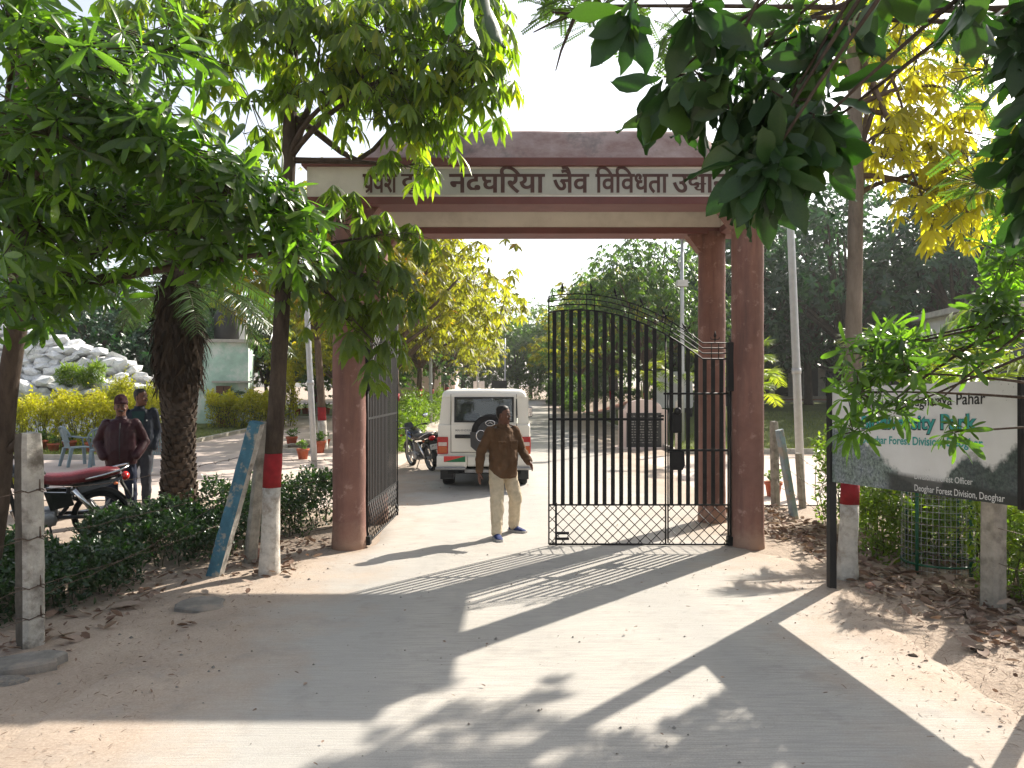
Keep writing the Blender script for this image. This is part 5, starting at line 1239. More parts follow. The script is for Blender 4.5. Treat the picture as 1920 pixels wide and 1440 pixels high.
# ------------------------------------------------------------------ pots
def make_pot():
    r = empty('flower_pot', (0, 0, 0)); MB().lathe([(.105, 0), (.115, .01), (.150, .235), (.168, .24), (.172, .30), (.150, .30), (.148, .25)], 20, cap=True).build('pot', M_TERRA, r)
    MB().lathe([(.001, .27), (.147, .262)], 16, cap=False).build('soil', M_SOIL, r); lv = Leaves(); rg = np.random.default_rng(9)
    P = np.stack([rg.normal(0, .06, 26), rg.normal(0, .06, 26), rg.uniform(.28, .5, 26)], 1); whorls(lv, rg, P, unit(rg.normal(0, .6, (26, 3)) + [0, 0, .6]), 4, .10, 60, 1.3, (.1, .9)); finish_leaves(lv, 'sml', LM_MID, r, (0, 0, 0), 0, 'plant'); return r
pot0 = make_pot()
PT = 'terracotta pots with plants'
pots = [(3, 843, 'terracotta pot at the extreme left edge beside the tree trunk'), (76, 848, 'terracotta pot left of the first plastic chair'), (100, 850, 'terracotta pot just behind the left legs of the first chair'), (130, 848, 'terracotta pot behind the seat of the first plastic chair'), (174, 852, 'terracotta pot between the chair and the man in maroon'), (294, 848, 'terracotta pot between the men and the date palm'),
        (416, 803, 'terracotta pot in front of the golden hut hedge, left one'), (438, 799, 'terracotta pot on the small step before the golden hut hedge'), (482, 804, 'terracotta pot before the hedge by the blue post top'), (505, 792, 'terracotta pot nearest the painted trunk by the hut hedge'),
        (547, 838, 'terracotta pot standing alone on the paving right of the painted trunk'), (568, 862, 'terracotta pot at the foot of the grey street pole'), (598, 850, 'terracotta pot between grey pole and left column'), (608, 843, 'terracotta pot touching the left column outline'), (1450, 932, 'terracotta pot behind the slim right post')]
for i, (px, py, lb_) in enumerate(pots):
    o = copy_tree(pot0); o.location = gnd(px, py); o.rotation_euler = (0, 0, i * 1.3); o.scale = (1 + .12 * math.sin(i * 2.2),) * 3; setp(o, lb_, 'flower pot', PT)
for i, px in enumerate((549, 557, 573, 594, 612)):
    o = copy_tree(pot0); g_ = gnd(px, 778 + (i % 2)); o.location = g_; o.scale = (1.2,) * 3; setp(o, ('first', 'second', 'third', 'fourth', 'fifth')[i] + ' small pot from the left in the far row under painted trees', 'flower pot', 'far row of pots')
kill(pot0)

# ------------------------------------------------------------------ plastic chairs
def make_chair():
    r = empty('plastic_chair', (0, 0, 0))
    bevel(MB().prism([(-.22, .40), (.22, .40), (.235, .425), (-.235, .425)], -.24, .22).build('seat', M_CHAIR, r), .01)
    for sx in (-1, 1):
        bevel(MB().loft([[Vector((sx*.24 + a, -.24 + b, 0)) for a, b in ((-.028,-.028),(.028,-.028),(.028,.028),(-.028,.028))], [Vector((sx*.205 + a, -.20 + b, .41)) for a, b in ((-.035,-.035),(.035,-.035),(.035,.035),(-.035,.035))]], False).build('leg', M_CHAIR, r), .006)
        bevel(MB().loft([[Vector((sx*.235 + a, .29 + b, 0)) for a, b in ((-.028,-.028),(.028,-.028),(.028,.028),(-.028,.028))], [Vector((sx*.20 + a, .20 + b, .41)) for a, b in ((-.035,-.035),(.035,-.035),(.035,.035),(-.035,.035))]], False).build('leg', M_CHAIR, r), .006)
        MB().tube([(sx*.215, -.20, .41), (sx*.275, -.20, .60), (sx*.28, -.16, .63), (sx*.275, .1, .645), (sx*.25, .24, .68)], [.022, .024, .026, .026, .022], 8, flat=.7).build('armrest', M_CHAIR, r)
    arc = [(-.25, .24, .66), (-.235, .28, .76), (-.17, .32, .85), (-.06, .335, .885), (.06, .335, .885), (.17, .32, .85), (.235, .28, .76), (.25, .24, .66)]
    MB().tube(arc, .022, 8).build('back_rim', M_CHAIR, r)
    for k in range(7):
        x = -.165 + .055 * k; zt = .87 - 1.9 * abs(x) ** 2.2; MB().loft([[Vector((x*.8 + a, .215 + b, .425)) for a, b in ((-.018,-.006),(.018,-.006),(.018,.006),(-.018,.006))], [Vector((x + a, .325 - abs(x)*.12 + b, zt)) for a, b in ((-.018,-.006),(.018,-.006),(.018,.006),(-.018,.006))]], False).build('back_slat', M_CHAIR, r)
    MB().tube([(-.2, .245, .56), (0, .265, .56), (.2, .245, .56)], .016, 6).build('back_crossbar', M_CHAIR, r); return r
ch0 = make_chair(); CG = 'blue-grey plastic chairs'
for (px, d, zr, lb_) in [(146, 17.2, R(140), 'blue-grey plastic armchair left of the man in maroon'), (192, 16.6, R(205), 'plastic chair mostly hidden behind the man in maroon'), (302, 15.8, R(195), 'plastic chair between the men and the palm trunk')]:
    o = copy_tree(ch0); x = (px - 960) * d / F; o.location = gx(x, d) + Vector((0, 0, .014)); o.rotation_euler = (0, 0, zr); setp(o, lb_, 'chair', CG)
kill(ch0)

# ------------------------------------------------------------------ white rockery
def rock_mesh(seed, name='rock'):
    rg = random.Random(seed); bm = bmesh.new(); bmesh.ops.create_icosphere(bm, subdivisions=1, radius=1)
    for v in bm.verts: v.co *= rg.uniform(.7, 1.15)
    for v in bm.verts: v.co.z *= .6
    me = bpy.data.meshes.new(name); bm.to_mesh(me); bm.free(); me.materials.append(M_ROCK); return me
RM = [rock_mesh(80 + i) for i in range(8)]
rk = empty('rockery', gx(-16, 27), 0, 'white painted rock waterfall rising behind the golden hedge', 'rockery'); rk0 = rk.location.copy()
rgR = np.random.default_rng(17)
def rtop(px): return float(np.interp(px, [-120, 0, 60, 120, 180, 230, 270, 300, 318, 330], [588, 606, 628, 643, 660, 678, 702, 738, 790, 805]))
cnt = 0; rings = []
for px in np.arange(-120, 331, 15):
    zt = at(px, rtop(px) + 14, 27.6).z; x = (px - 960) * 27.6 / F; g0 = h(x, 27); rings.append([(x - rk0.x, 26.3 - 27, g0 - rk0.z - .1), (x - rk0.x, 27.2 - 27, max(zt * .55, g0 + .1) - rk0.z), (x - rk0.x, 28.2 - 27, max(zt, g0 + .15) - rk0.z), (x - rk0.x, 30 - 27, g0 - rk0.z - .1)])
MB().loft(rings, smooth=False).build('core', M_MORTAR, rk)
for px in np.arange(-12, 325, 18.0):
    yt = rtop(px)
    for py in np.arange(yt, 812, 14.5):
        if cnt >= 320: break
        f = (py - yt) / max(1, 815 - yt); d = 28.3 - 1.9 * f + (-.5 if 715 < py < 735 else 0) + rgR.uniform(-.25, .15)
        p = at(px + rgR.uniform(-6, 6), py + rgR.uniform(-4, 4), d)
        if p.z < h(p.x, p.y): continue
        o = bpy.data.objects.new('rock', RM[cnt % 8]); COL.objects.link(o); o.parent = rk; o.location = p - rk0; s = rgR.uniform(.22, .44)
        o.scale = (s * rgR.uniform(1, 1.7), s, s * rgR.uniform(.7, 1.1)); o.rotation_euler = (rgR.uniform(-.4, .4), rgR.uniform(-.5, .5), rgR.uniform(0, 6.28)); cnt += 1
shrub('rockery_grass', at(150, 722, 26.7), (1.5, .5, .5), 900, LM_SHRUB, 'tuft of tall grass growing on the white rockery', 'grass', .22, .35, None, .3, False, 41, (.3, 1), 0, .4, .6)
areca(gx(-14.4, 22.6), 'pale variegated palm-like plant at the left end of the golden hedge', 15, 1.15, LM_PALMY, .9, 3, .15, .4)

# ------------------------------------------------------------------ mint green hut
hut = empty('mint_hut', gx(-12.75, 33.5), R(14), 'mint green hut with brown door and roof tank behind the palm', 'building')
MB().box((-1.3, -1.2, -.3), (1.3, 1.6, 3.45)).build('wall', M_MINT, hut); MB().box((-1.55, -1.45, 3.45), (1.55, 1.85, 3.58)).build('roof', M_KERB, hut)
dr = MB().box((.02, -1.26, -.02), (.62, -1.19, 1.62)).build('door', M_DOOR, hut); MB().box((.31, -1.275, .0), (.33, -1.262, 1.6)).build('door_gap', M_DARK, dr); MB().box((.36, -1.29, .75), (.39, -1.263, .9)).build('handle', M_ALLOY, dr)
for zz in (.35, .95, 1.45): MB().box((.06, -1.273, zz), (.58, -1.263, zz + .07)).build('door_rail', M_DOOR, dr)
MB().box((-.1, -1.65, 1.75), (1.45, -1.203, 1.83)).build('door_canopy', M_KERB, hut)
MB().lathe([(.5, 3.6), (.55, 3.7), (.55, 4.7), (.45, 4.95), (.15, 5.05)], 20, Matrix.Translation((.3, .2, 0))).build('water_tank', M_BLACKP, hut)
MB().box((.92, -1.1, 3.58), (1.22, -.8, 5.2)).build('roof_pillar', M_WHITE, hut); MB().box((-1.2, -1.1, 3.58), (-.9, -.8, 5.2)).build('roof_pillar', M_WHITE, hut)
# low boundary wall behind the far left trees
wl = empty('boundary_wall', gx(-7.2, 46.5), 0, 'pale boundary wall behind the far painted trees', 'wall'); MB().box((-2.6, -.12, -.2), (2.9, .12, 2.6)).build('wall_panel', M_PINKW, wl); MB().box((-2.7, -.18, 2.6), (3.0, .18, 2.72)).build('coping', M_KERB, wl); MB().box((-2.6, -.35, -.2), (2.9, -.125, .55)).build('plinth', M_WHITE, wl)
# long building behind the left avenue
lbld = empty('park_building', gx(-6.6, 58), 0, 'low pinkish building behind the left avenue trees', 'building'); MB().box((-5, -1.5, -.3), (2.4, 3, 3.0)).build('wall', M_PINKW, lbld); MB().box((-5.3, -2.3, 3.0), (2.7, 3.2, 3.2)).build('roof', M_KERB, lbld)
for k in range(4): MB().box((-4.2 + 1.6*k, -1.55, .9), (-3.2 + 1.6*k, -1.48, 2.1)).build('window', M_GLASSD, lbld)
for k in range(5): MB().box((-4.95 + 1.75*k, -2.1, -.3), (-4.7 + 1.75*k, -1.85, 2.995)).build('veranda_post', M_PINKW, lbld)
# dark shed under the right trees
sh = empty('shaded_building', gx(17.5, 49), 0, 'dark low building in the shade of the right trees', 'building'); MB().box((-3.6, -.2, -.5), (7, 4, 3.2)).build('wall', M_MORTAR, sh); MB().box((-4.0, -1.9, 3.2), (7.4, 4.3, 3.42)).build('roof', M_KERB, sh)
for k in range(6): MB().box((-3.3 + 1.9*k, -.26, .1), (-1.9 + 1.9*k, -.19, 2.5)).build('doorway', M_DARK, sh)
for k in range(6): MB().box((-3.6 + 2*k, -1.75, -.5), (-3.35 + 2*k, -1.5, 3.195)).build('veranda_post', M_MORTAR, sh)
MB().box((-3.6, -1.8, -.5), (7, -.21, .12)).build('veranda_floor', M_KERB, sh)
wb = empty('white_building', gx(16.6, 25.0), R(-8), 'white building glimpsed at the right edge above the sign', 'building'); MB().box((-1.6, -.5, -.5), (6, 4, 4.2)).build('wall', M_WHITE, wb); MB().box((-1.9, -.9, 4.2), (6.3, 4.3, 4.4)).build('roof', M_KERB, wb)
for k in range(3):
    w_ = MB().box((-.9 + 1.9*k, -.56, 1.5), (.0 + 1.9*k, -.49, 3.2)).build('window', M_GLASSD, wb); MB().box((-.98 + 1.9*k, -.62, 1.4), (.08 + 1.9*k, -.565, 1.48)).build('sill', M_KERB, w_)
# memorial slab behind the gate
mo = empty('memorial_stone', gx(3.95, 23.2), 0, 'pale arched memorial with black inscribed slab behind the gate bars', 'memorial'); mo.scale = (1, 1, .86)
pr = [(-.72, -.1), (.72, -.1), (.72, 1.35), (.55, 1.38)] + [(.55 * math.cos(a), 1.38 + .34 * math.sin(a)) for a in np.linspace(.1, math.pi - .1, 12)] + [(-.55, 1.38), (-.72, 1.35)]
bevel(MB().prism(pr, -.15, .2).build('surround', M_PINKW, mo), .02); MB().box((-.52, -.19, .05), (.52, -.152, 1.25)).build('inscribed_slab', M_SLAB, mo)
ml = MB(); rgM = random.Random(4)
for row in range(11):
    x = -.42
    while x < .4:
        w_ = rgM.uniform(.04, .14); ml.box((x, -.193, 1.12 - row * .092), (min(x + w_, .43), -.1905, 1.15 - row * .092)); x += w_ + .035
ml.build('inscription', mat('inscription_paint', (.20,.19,.17), .1, 8, .7), mo)['kind'] = 'stuff'
MB().box((-.85, -.35, -.1), (.85, .35, .06)).build('plinth', M_PINKW, mo)
wp = empty('white_post', gx(4.6, 21.3), 0, 'short white painted post right of the memorial', 'post'); MB().lathe([(.09, -.1), (.085, 1.45), (.07, 1.5), (.01, 1.52)], 14).build('shaft', M_WWASH, wp)
# notice boards far down the road
for (px, py, d, w_, hh, m_, lb_, x_) in [(898, 724, 62, .9, .8, M_WHITE, 'small white notice board far down the road', 0), (936, 725, 64, 1.3, 1.0, M_DARK, 'small dark notice board far down the road', 0)]:
    p = at(px, py, d); o = empty('notice_board', gx(p.x, d), 0, lb_, 'sign', 'notice boards down the road'); z = p.z - o.location.z; MB().box((-w_/2, -.03, z - hh/2), (w_/2, .03, z + hh/2)).build('board', m_, o)
    for q in (-1, 1): MB().tube([(q*w_*.4, .05, -.1), (q*w_*.4, .05, z + hh/2)], .04, 6).build('post', M_GALV, o)

# ------------------------------------------------------------------ stones, slabs, litter
def stone(name, loc, s, label, seed, rz=0, mm=None, flat=.5, group='loose stones at the roadside'):
    me = rock_mesh(seed, name); me.materials.clear(); me.materials.append(mm or M_STONE)
    o = link(name, me); o.location = loc; o.scale = (s[0], s[1], s[2]); o.rotation_euler = (0, .1, rz); setp(o, label, 'stone', group); bevel(o, .02, 1, 20)
def slab(loc, s, label, rz, tilt=(0, 0)):
    m = MB(); rg = random.Random(int(abs(loc[0]) * 100)); n = 12; pl = [(math.cos(6.283*k/n) * s[0] * rg.uniform(.8, 1.1) * min(1.25, 1/max(abs(math.cos(6.283*k/n)), abs(math.sin(6.283*k/n)))), math.sin(6.283*k/n) * s[1] * rg.uniform(.8, 1.1)) for k in range(n)]
    m.loft([[Vector((x, y, -.03)) for x, y in pl], [Vector((x, y, s[2] * .8)) for x, y in pl], [Vector((x*.93, y*.93, s[2])) for x, y in pl]], False); o = m.build('concrete_slab', M_STONE); o.location = loc; o.rotation_euler = (tilt[0], tilt[1], rz); setp(o, label, 'slab', 'broken slabs at the roadside')
slab(gnd(378, 1140), (.22, .22, .05), 'flat broken concrete slab in the dirt below the blue post', .4, (.05, .08))
slab(gnd(40, 1258), (.26, .18, .085), 'broken grey slab beside the front left post', .2, (0, -.05))
stone('stone', gnd(22, 1284) + Vector((0, 0, .02)), (.11, .09, .09), 'dark stone below the broken slab at the left edge', 5, .3)
stone('stone', gnd(482, 1050) + Vector((0, 0, .06)), (.13, .11, .14), 'reddish stone at the foot of the painted left tree', 6, .8, mat('red_stone', (.34,.20,.15), .3, 6, .9, .1, .5))
stone('stone', gnd(352, 1098) + Vector((0, 0, .02)), (.05, .045, .05), 'small pale stone near the hedge foot', 8, .1, M_CONCL)
stone('stone', gnd(1712, 1235) + Vector((0, 0, .02)), (.045, .035, .04), 'dark clod on the dirt below the sign', 9, .1, M_BARKD)
stone('stone', gnd(1838, 1225) + Vector((0, 0, .03)), (.10, .07, .06), 'black clump beside the right leaf litter', 10, .4, M_BARKD)
stone('stone', gnd(1632, 1105) + Vector((0, 0, .03)), (.09, .07, .08), 'reddish stone in front of the painted right tree', 12, .9, MATS['red_stone'])
lg = empty('dead_branch', gnd(560, 842), 0, 'pale cut branch lying on the paving beside the painted trunk', 'branch'); MB().tube([(-.55, 0, .06), (-.2, .03, .09), (.15, 0, .08), (.42, -.03, .10)], [.035, .04, .045, .05], 8).build('wood', M_BARKL, lg)
rgL = np.random.default_rng(77)
def litter(name, label, boxes, L, seed, lm=LM_DRY, lift=.02):
    rg = np.random.default_rng(seed); lv = Leaves()
    for (x0, x1, y0, y1, n) in boxes:
        x = rg.uniform(x0, x1, n); y = rg.uniform(y0, y1, n); P = np.stack([x, y, H(x, y) + lift + rg.exponential(.018, n)], 1)
        a = rg.uniform(0, 6.283, n); d = np.stack([np.cos(a), np.sin(a), rg.normal(.05, .22, n)], 1); lv.add(P, d, rg.normal(0, .45, (n, 3)) + [0, 0, 1], L * rg.uniform(.35, 1.35, n), rg.uniform(.6, 1.3, n), np.clip(rg.beta(2, 2, n), 0, 1))
    o = finish_leaves(lv, 'dry', lm, None, (0, 0, 0), 0, name); setp(o, label, 'leaves', None, 'stuff')
litter('fallen_leaves', 'carpet of dry fallen leaves under the sign and right fence', [(3.5, 5.2, 7.2, 10.2, 800), (3.75, 5.2, 5.9, 7.4, 640), (3.3, 4.4, 9.8, 12.6, 520), (3.45, 3.9, 6.4, 8.4, 60), (3.4, 5, 4.6, 6, 80)], .115, 1)
litter('fallen_leaves', 'dry fallen leaves along the foot of the left hedge', [(-4.0, -3.3, 5.3, 8.2, 130), (-3.3, -2.3, 8.0, 10.0, 240), (-4.4, -3.7, 4.5, 6.4, 90), (-3.6, -2.4, 6.2, 8.4, 40)], .095, 2)
litter('scattered_leaves', 'small dry leaves and bits scattered over the road', [(-2.6, 3.0, 2.5, 9.5, 70), (-3.5, -2.2, 3.5, 7.5, 90), (2.7, 3.7, 3.5, 8.0, 110), (-2, 2.5, 9.5, 16, 40)], .036, 3, LM_DRY, .028)
# straw and crumbs on the right verge
lv = Leaves(); n = 5200; x = np.abs(rgL.normal(0, .55, n)) * -1 + 3.9 + rgL.uniform(-.2, .6, n); y = rgL.uniform(3.6, 8.2, n); a = rgL.uniform(0, 6.283, n)
lv.add(np.stack([x, y, H(x, y) + .03], 1), np.stack([np.cos(a), np.sin(a), rgL.normal(0, .1, n)], 1), rgL.normal(0, .3, (n, 3)) + [0, 0, 1], .05 * rgL.uniform(.3, 1.5, n), 1.2, rgL.uniform(.3, .85, n))
n = 1800; x = rgL.uniform(-3.9, -2.2, n); y = rgL.uniform(3.8, 8.6, n); a = rgL.uniform(0, 6.283, n)
lv.add(np.stack([x, y, H(x, y) + .03], 1), np.stack([np.cos(a), np.sin(a), rgL.normal(0, .1, n)], 1), rgL.normal(0, .3, (n, 3)) + [0, 0, 1], .04 * rgL.uniform(.3, 1.5, n), 1.0, rgL.uniform(.1, .85, n))
setp(finish_leaves(lv, 'strap', LM_DRY, None, (0, 0, 0), 0, 'straw'), 'chopped straw and twigs strewn on the dirt verges', 'straw', None, 'stuff')
# pebbles
def pebbles():
    rg = np.random.default_rng(4); V = []; Fq = []; b = 0
    base = np.array([(1,0,0),(0,1,0),(-1,0,0),(0,-1,0),(0,0,.8),(0,0,-.6)]); fc = [(0,1,4,4),(1,2,4,4),(2,3,4,4),(3,0,4,4)]
    n = 900; x = np.where(rg.random(n) < .5, rg.uniform(-4, -2, n), rg.uniform(2.4, 4.4, n)); x[:350] = rg.uniform(-2.5, 2.8, 350); y = rg.uniform(2.6, 10, n); s = .003 + rg.exponential(.0035, n)
    P = base[None] * s[:,None,None] * rg.uniform(.6, 1.3, (n, 6, 3)) + np.stack([x, y, H(x, y) + .026], 1)[:,None]
    F3 = np.array([(0,1,4),(1,2,4),(2,3,4),(3,0,4)])[None] + (np.arange(n) * 6)[:,None,None]
    o = link('gravel', mesh_from(P.reshape(-1, 3), F3.reshape(-1, 3), 'gravel', None, False), M_STONE); setp(o, 'loose pebbles and grit on road and verge', 'gravel', None, 'stuff')
pebbles()
bl = link('big_dry_leaf', leaf_objects.__globals__['mesh_from'](TPL['dry'][0] * [1, 1.2, .5], np.array(TPL['dry'][1]), 'big_dry_leaf', np.full(len(TPL['dry'][0]), .7)), LM_DRY); bl.location = gnd(205, 1146) + Vector((0, 0, .05)); bl.scale = (.30, .30, .2); bl.rotation_euler = (0, 0, .15); setp(bl, 'single large dry leaf lying below the left hedge', 'leaf')

# ================================================================== wheels
def wheel(parent, c, r, w, name='wheel', rim=M_ALLOY, spokes=6, thin=False, dark=False):
    """wheel turning about local x, centre c"""
    e = bpy.data.objects.new(name, None); COL.objects.link(e); e.parent = parent; e.location = c; e.empty_display_size = .05
    Mx = Matrix.Rotation(R(90), 4, 'Y'); k = .66 if not thin else .80
    MB().lathe([(r*k, -w*.42), (r*.90, -w*.5), (r*.975, -w*.40), (r, -w*.2), (r, w*.2), (r*.975, w*.40), (r*.90, w*.5), (r*k, w*.42)], 30, Mx, cap=False).build('tyre', M_RUBBER, e)
    if thin:
        MB().lathe([(r*.78, -w*.25), (r*.82, -w*.38), (r*.82, w*.38), (r*.78, w*.25)], 28, Mx, cap=False).build('rim', rim, e)
        MB().lathe([(.02, -w*.8), (.045, -w*.5), (.045, w*.5), (.02, w*.8)], 12, Mx).build('hub', M_ALLOY, e)
        for q in range(spokes):
            a = 6.283 * q / spokes; MB().tube([(0, math.cos(a)*.03, math.sin(a)*.03), (0, math.cos(a)*r*.8, math.sin(a)*r*.8)], [.016, .011], 6).build('spoke', rim, e)
    else:
        MB().lathe([(r*.10, w*.30), (r*.3, w*.33), (r*.55, w*.22), (r*.66, w*.40), (r*.68, w*.44)], 26, Mx, cap=True).build('rim', rim, e)
        MB().lathe([(r*.10, -w*.30), (r*.3, -w*.33), (r*.55, -w*.22), (r*.66, -w*.40), (r*.68, -w*.44)], 26, Mx, cap=True).build('rim', rim, e)
    return e
# ================================================================== the cream utility vehicle
cb = gx(-.525, 14.45); car = empty('utility_vehicle', cb + Vector((0, 0, .022)), R(.6), 'boxy cream utility vehicle with spare wheel seen from behind', 'car')
def rect(x, y, z0, z1, r, n=4, tum=0.0):
    """rounded rectangle in the xz plane at depth y (half width x); tum: how far the top leans in"""
    out = []
    for cx, cz, a0 in ((x - r, z1 - r, 0), (-x + r, z1 - r, 90), (-x + r, z0 + r, 180), (x - r, z0 + r, 270)):
        for k in range(n + 1):
            a = R(a0 + 90 * k / n); px = cx + r * math.cos(a); pz = cz + r * math.sin(a); f = (pz - z0) / (z1 - z0); out.append(Vector((px * (1 - tum * f), y, pz)))
    return out
# lower body: rear to nose
low = [(0.0, .855, .50, 1.22), (.06, .868, .47, 1.25), (1.0, .872, .45, 1.25), (2.6, .872, .45, 1.25), (2.75, .87, .45, 1.20), (3.6, .84, .45, 1.14), (3.82, .80, .48, 1.08), (3.88, .76, .52, 1.0)]
bevel(MB().loft([rect(x, y, a, b, .045) for y, x, a, b in low]).build('body', M_CARW, car), .004, 1)
# cabin as pillars, roof and glass
up = [(0.03, .845), (.10, .85), (2.0, .85), (2.35, .845)]
def ring_z(z, ins):   # plan outline of the cabin at height z
    f = (z - 1.24) / .58; return (-.845 + .05*f + ins, .845 - .05*f - ins, .03 + .04*f + ins, 2.95 - .55*f - ins)
def cabin_piece(name, za, zb, m_, ins=0.0, top=False):
    r_ = []
    for z in (za, zb):
        x0, x1, y0, y1 = ring_z(z, ins); c = .07; r_.append([Vector(p) for p in ((x0+c, y0, z), (x1-c, y0, z), (x1, y0+c, z), (x1, y1-c, z), (x1-c, y1, z), (x0+c, y1, z), (x0, y1-c, z), (x0, y0+c, z))])
    return MB().loft(r_, False, cap=top).build(name, m_, car)
# roof with rounded crown
rr_ = []
for z, ins in ((1.735, -.004), (1.80, .0), (1.855, .035), (1.885, .10), (1.895, .22)):
    x0, x1, y0, y1 = ring_z(min(z, 1.80), ins); c = .10; rr_.append([Vector(p) for p in ((x0+c, y0, z), (0, y0 - .01, z + .006), (x1-c, y0, z), (x1-.03, y0+.03, z), (x1, y0+c, z), (x1, y1-c, z), (x1-c, y1, z), (x0+c, y1, z), (x0, y1-c, z), (x0, y0+c, z), (x0+.03, y0+.03, z))])
bevel(MB().loft(rr_).build('roof', M_CARW, car), .01, 2)
for k in (-.45, -.15, .15, .45): MB().bbox((k - .02, .35, 1.893), (k + .02, 2.0, 1.905), .005).build('roof_rib', M_CARW, car)
# corner pillars
for sx in (-1, 1):
    x = sx * .835
    MB().add([(sx*.845, .03, 1.24), (sx*.64, .03, 1.24), (sx*.62, .07, 1.74), (sx*.795, .07, 1.74), (sx*.845, .30, 1.24), (sx*.80, .30, 1.24), (sx*.76, .32, 1.74), (sx*.795, .32, 1.74), (sx*.64, .09, 1.24), (sx*.62, .12, 1.74)],
             [(0,1,2,3), (0,3,7,4), (4,7,6,5), (1,8,9,2), (8,5,6,9)]).build('rear_pillar', M_CARW, car)
    for ya, yb in ((1.05, 1.16), (1.98, 2.10)): MB().box((x - .03 if sx < 0 else x - .045, ya, 1.24), (x + .045 if sx < 0 else x + .03, yb, 1.74)).build('side_pillar', M_CARW, car)
    MB().tube([(sx*.80, 2.93, 1.24), (sx*.76, 2.42, 1.75)], .05, 8).build('front_pillar', M_CARW, car)
    for ya, yb in ((.33, 1.04), (1.17, 1.97), (2.11, 2.5)): MB().add([(sx*.83, ya, 1.26), (sx*.83, yb + (.3 if yb == 2.5 else 0), 1.26), (sx*.785, yb, 1.73), (sx*.785, ya, 1.73)], [(0,1,2,3)]).build('side_window', M_GLASS, car)
    MB().box((sx*.873 - .012, .25, .78), (sx*.873 + .012, 3.3, .86)).build('side_moulding', M_BLACKP, car)
MB().add([(-.78, 2.93, 1.26), (.78, 2.93, 1.26), (.73, 2.44, 1.73), (-.73, 2.44, 1.73)], [(0,1,2,3)]).build('windscreen', M_GLASS, car)
# rear door with its seam, window, spare wheel
dx0, dx1 = -.615, .60
door = MB().bbox((dx0, -.022, .715), (dx1, .05, 1.24), .012).build('rear_door', M_CARW, car)
for a, b in (((dx0 - .012, -.004, .70), (dx0 - .004, .02, 1.80)), ((dx1 + .004, -.004, .70), (dx1 + .012, .02, 1.80)), ((dx0, -.004, .702), (dx1, .02, .710))): MB().box(a, b).build('door_gap', M_DARK, door)
# window frame of the door
def quadframe(name, o, i, y0, y1, m_, par):
    (ax0, ax1, az0, az1), (bx0, bx1, bz0, bz1) = o, i; yy = lambda z: y0 + (y1 - y0) * (z - 1.24) / .5
    P = [(ax0, az0), (ax1, az0), (ax1, az1), (ax0, az1)]; Q = [(bx0, bz0), (bx1, bz0), (bx1, bz1), (bx0, bz1)]; vs = [Vector((x, yy(z), z)) for x, z in P + Q] + [Vector((x, yy(z) + .05, z)) for x, z in P + Q]
    fs = []
    for k in range(4):
        j = (k + 1) % 4; fs += [(k, j, 4 + j, 4 + k), (8 + k, 8 + j, j, k), (4 + k, 4 + j, 12 + j, 12 + k)]
    return bevel(MB().add(vs, fs).build(name, m_, par), .006, 2)
quadframe('window_frame', (dx0, dx1, 1.24, 1.765), (-.545, .545, 1.285, 1.735), -.005, .045, M_CARW, door)
quadframe('window_seal', (-.560, .560, 1.27, 1.748), (-.525, .525, 1.305, 1.715), -.020, .028, M_BLACKP, door)
MB().add([(-.54, .0, 1.29), (.54, .0, 1.29), (.54, .045, 1.73), (-.54, .045, 1.73)], [(0,1,2,3)]).build('rear_window', M_GLASS, door)
MB().bbox((-.545, -.055, .975), (-.235, -.018, 1.045), .012).build('handle', M_BLACKP, door)
v_, f_ = glyphs('MAHINDRA', .01); text_obj('badge', (v_, f_), M_ALLOY, door, (-.535, -.0255, 1.105), (1, 0, 0), (0, 0, 1), .29, base=.055)
sw = bpy.data.objects.new('spare_wheel', None); COL.objects.link(sw); sw.parent = car; sw.location = (.12, -.16, 1.08)
MB().lathe([(.20, -.10), (.30, -.105), (.345, -.07), (.355, 0), (.345, .07), (.30, .10), (.2, .1)], 34, Matrix.Rotation(R(90), 4, 'X'), cap=False).build('tyre', M_RUBBER, sw)
MB().lathe([(.01, .115), (.12, .118), (.235, .108), (.26, .085), (.265, .05)], 34, Matrix.Rotation(R(90), 4, 'X')).build('wheel_cover', mat('grey_wheel_cover', (.045,.045,.047), .15, 6, .5, .35, 0.0), sw)
MB().prism([(-.37, .02), (.37, .02), (.36, -.24), (.25, -.34), (-.25, -.34), (-.36, -.24)], -.128, -.02).build('lower_cover', MATS['grey_wheel_cover'], sw)
bevel(sw.children[-1], .05, 3)
MB().tube([(math.cos(6.283*k/20)*.085, -.128, .19 + math.sin(6.283*k/20)*.05) for k in range(21)], .009, 6).build('emblem', M_CHROME, sw)
MB().tube([(-.05, -.128, .17), (0, -.13, .215), (.05, -.128, .17)], .008, 6).build('emblem', M_CHROME, sw)
MB().tube([(-.17 + math.cos(6.283*k/20)*.085, -.138, -.04 + math.sin(6.283*k/20)*.10) for k in range(21)], .012, 6).build('hub_ring', M_CHROME, sw)
MB().box((-.1, .0, -.15), (.1, .15, .15)).build('carrier', M_BLACKP, sw)
# tail lamps
for sx in (-1, 1):
    tl = bevel(MB().box((sx*.775 - .10, -.03, .68), (sx*.775 + .10, .12, 1.0)).build('tail_lamp', M_TAILR, car), .012, 2)
    MB().bbox((sx*.775 - .08, -.038, .83), (sx*.775 + .08, -.0305, .90), .003).build('lens', M_LENSW, tl); MB().bbox((sx*.775 - .08, -.038, .70), (sx*.775 + .08, -.0305, .822), .003).build('lens', M_TAILA, tl)
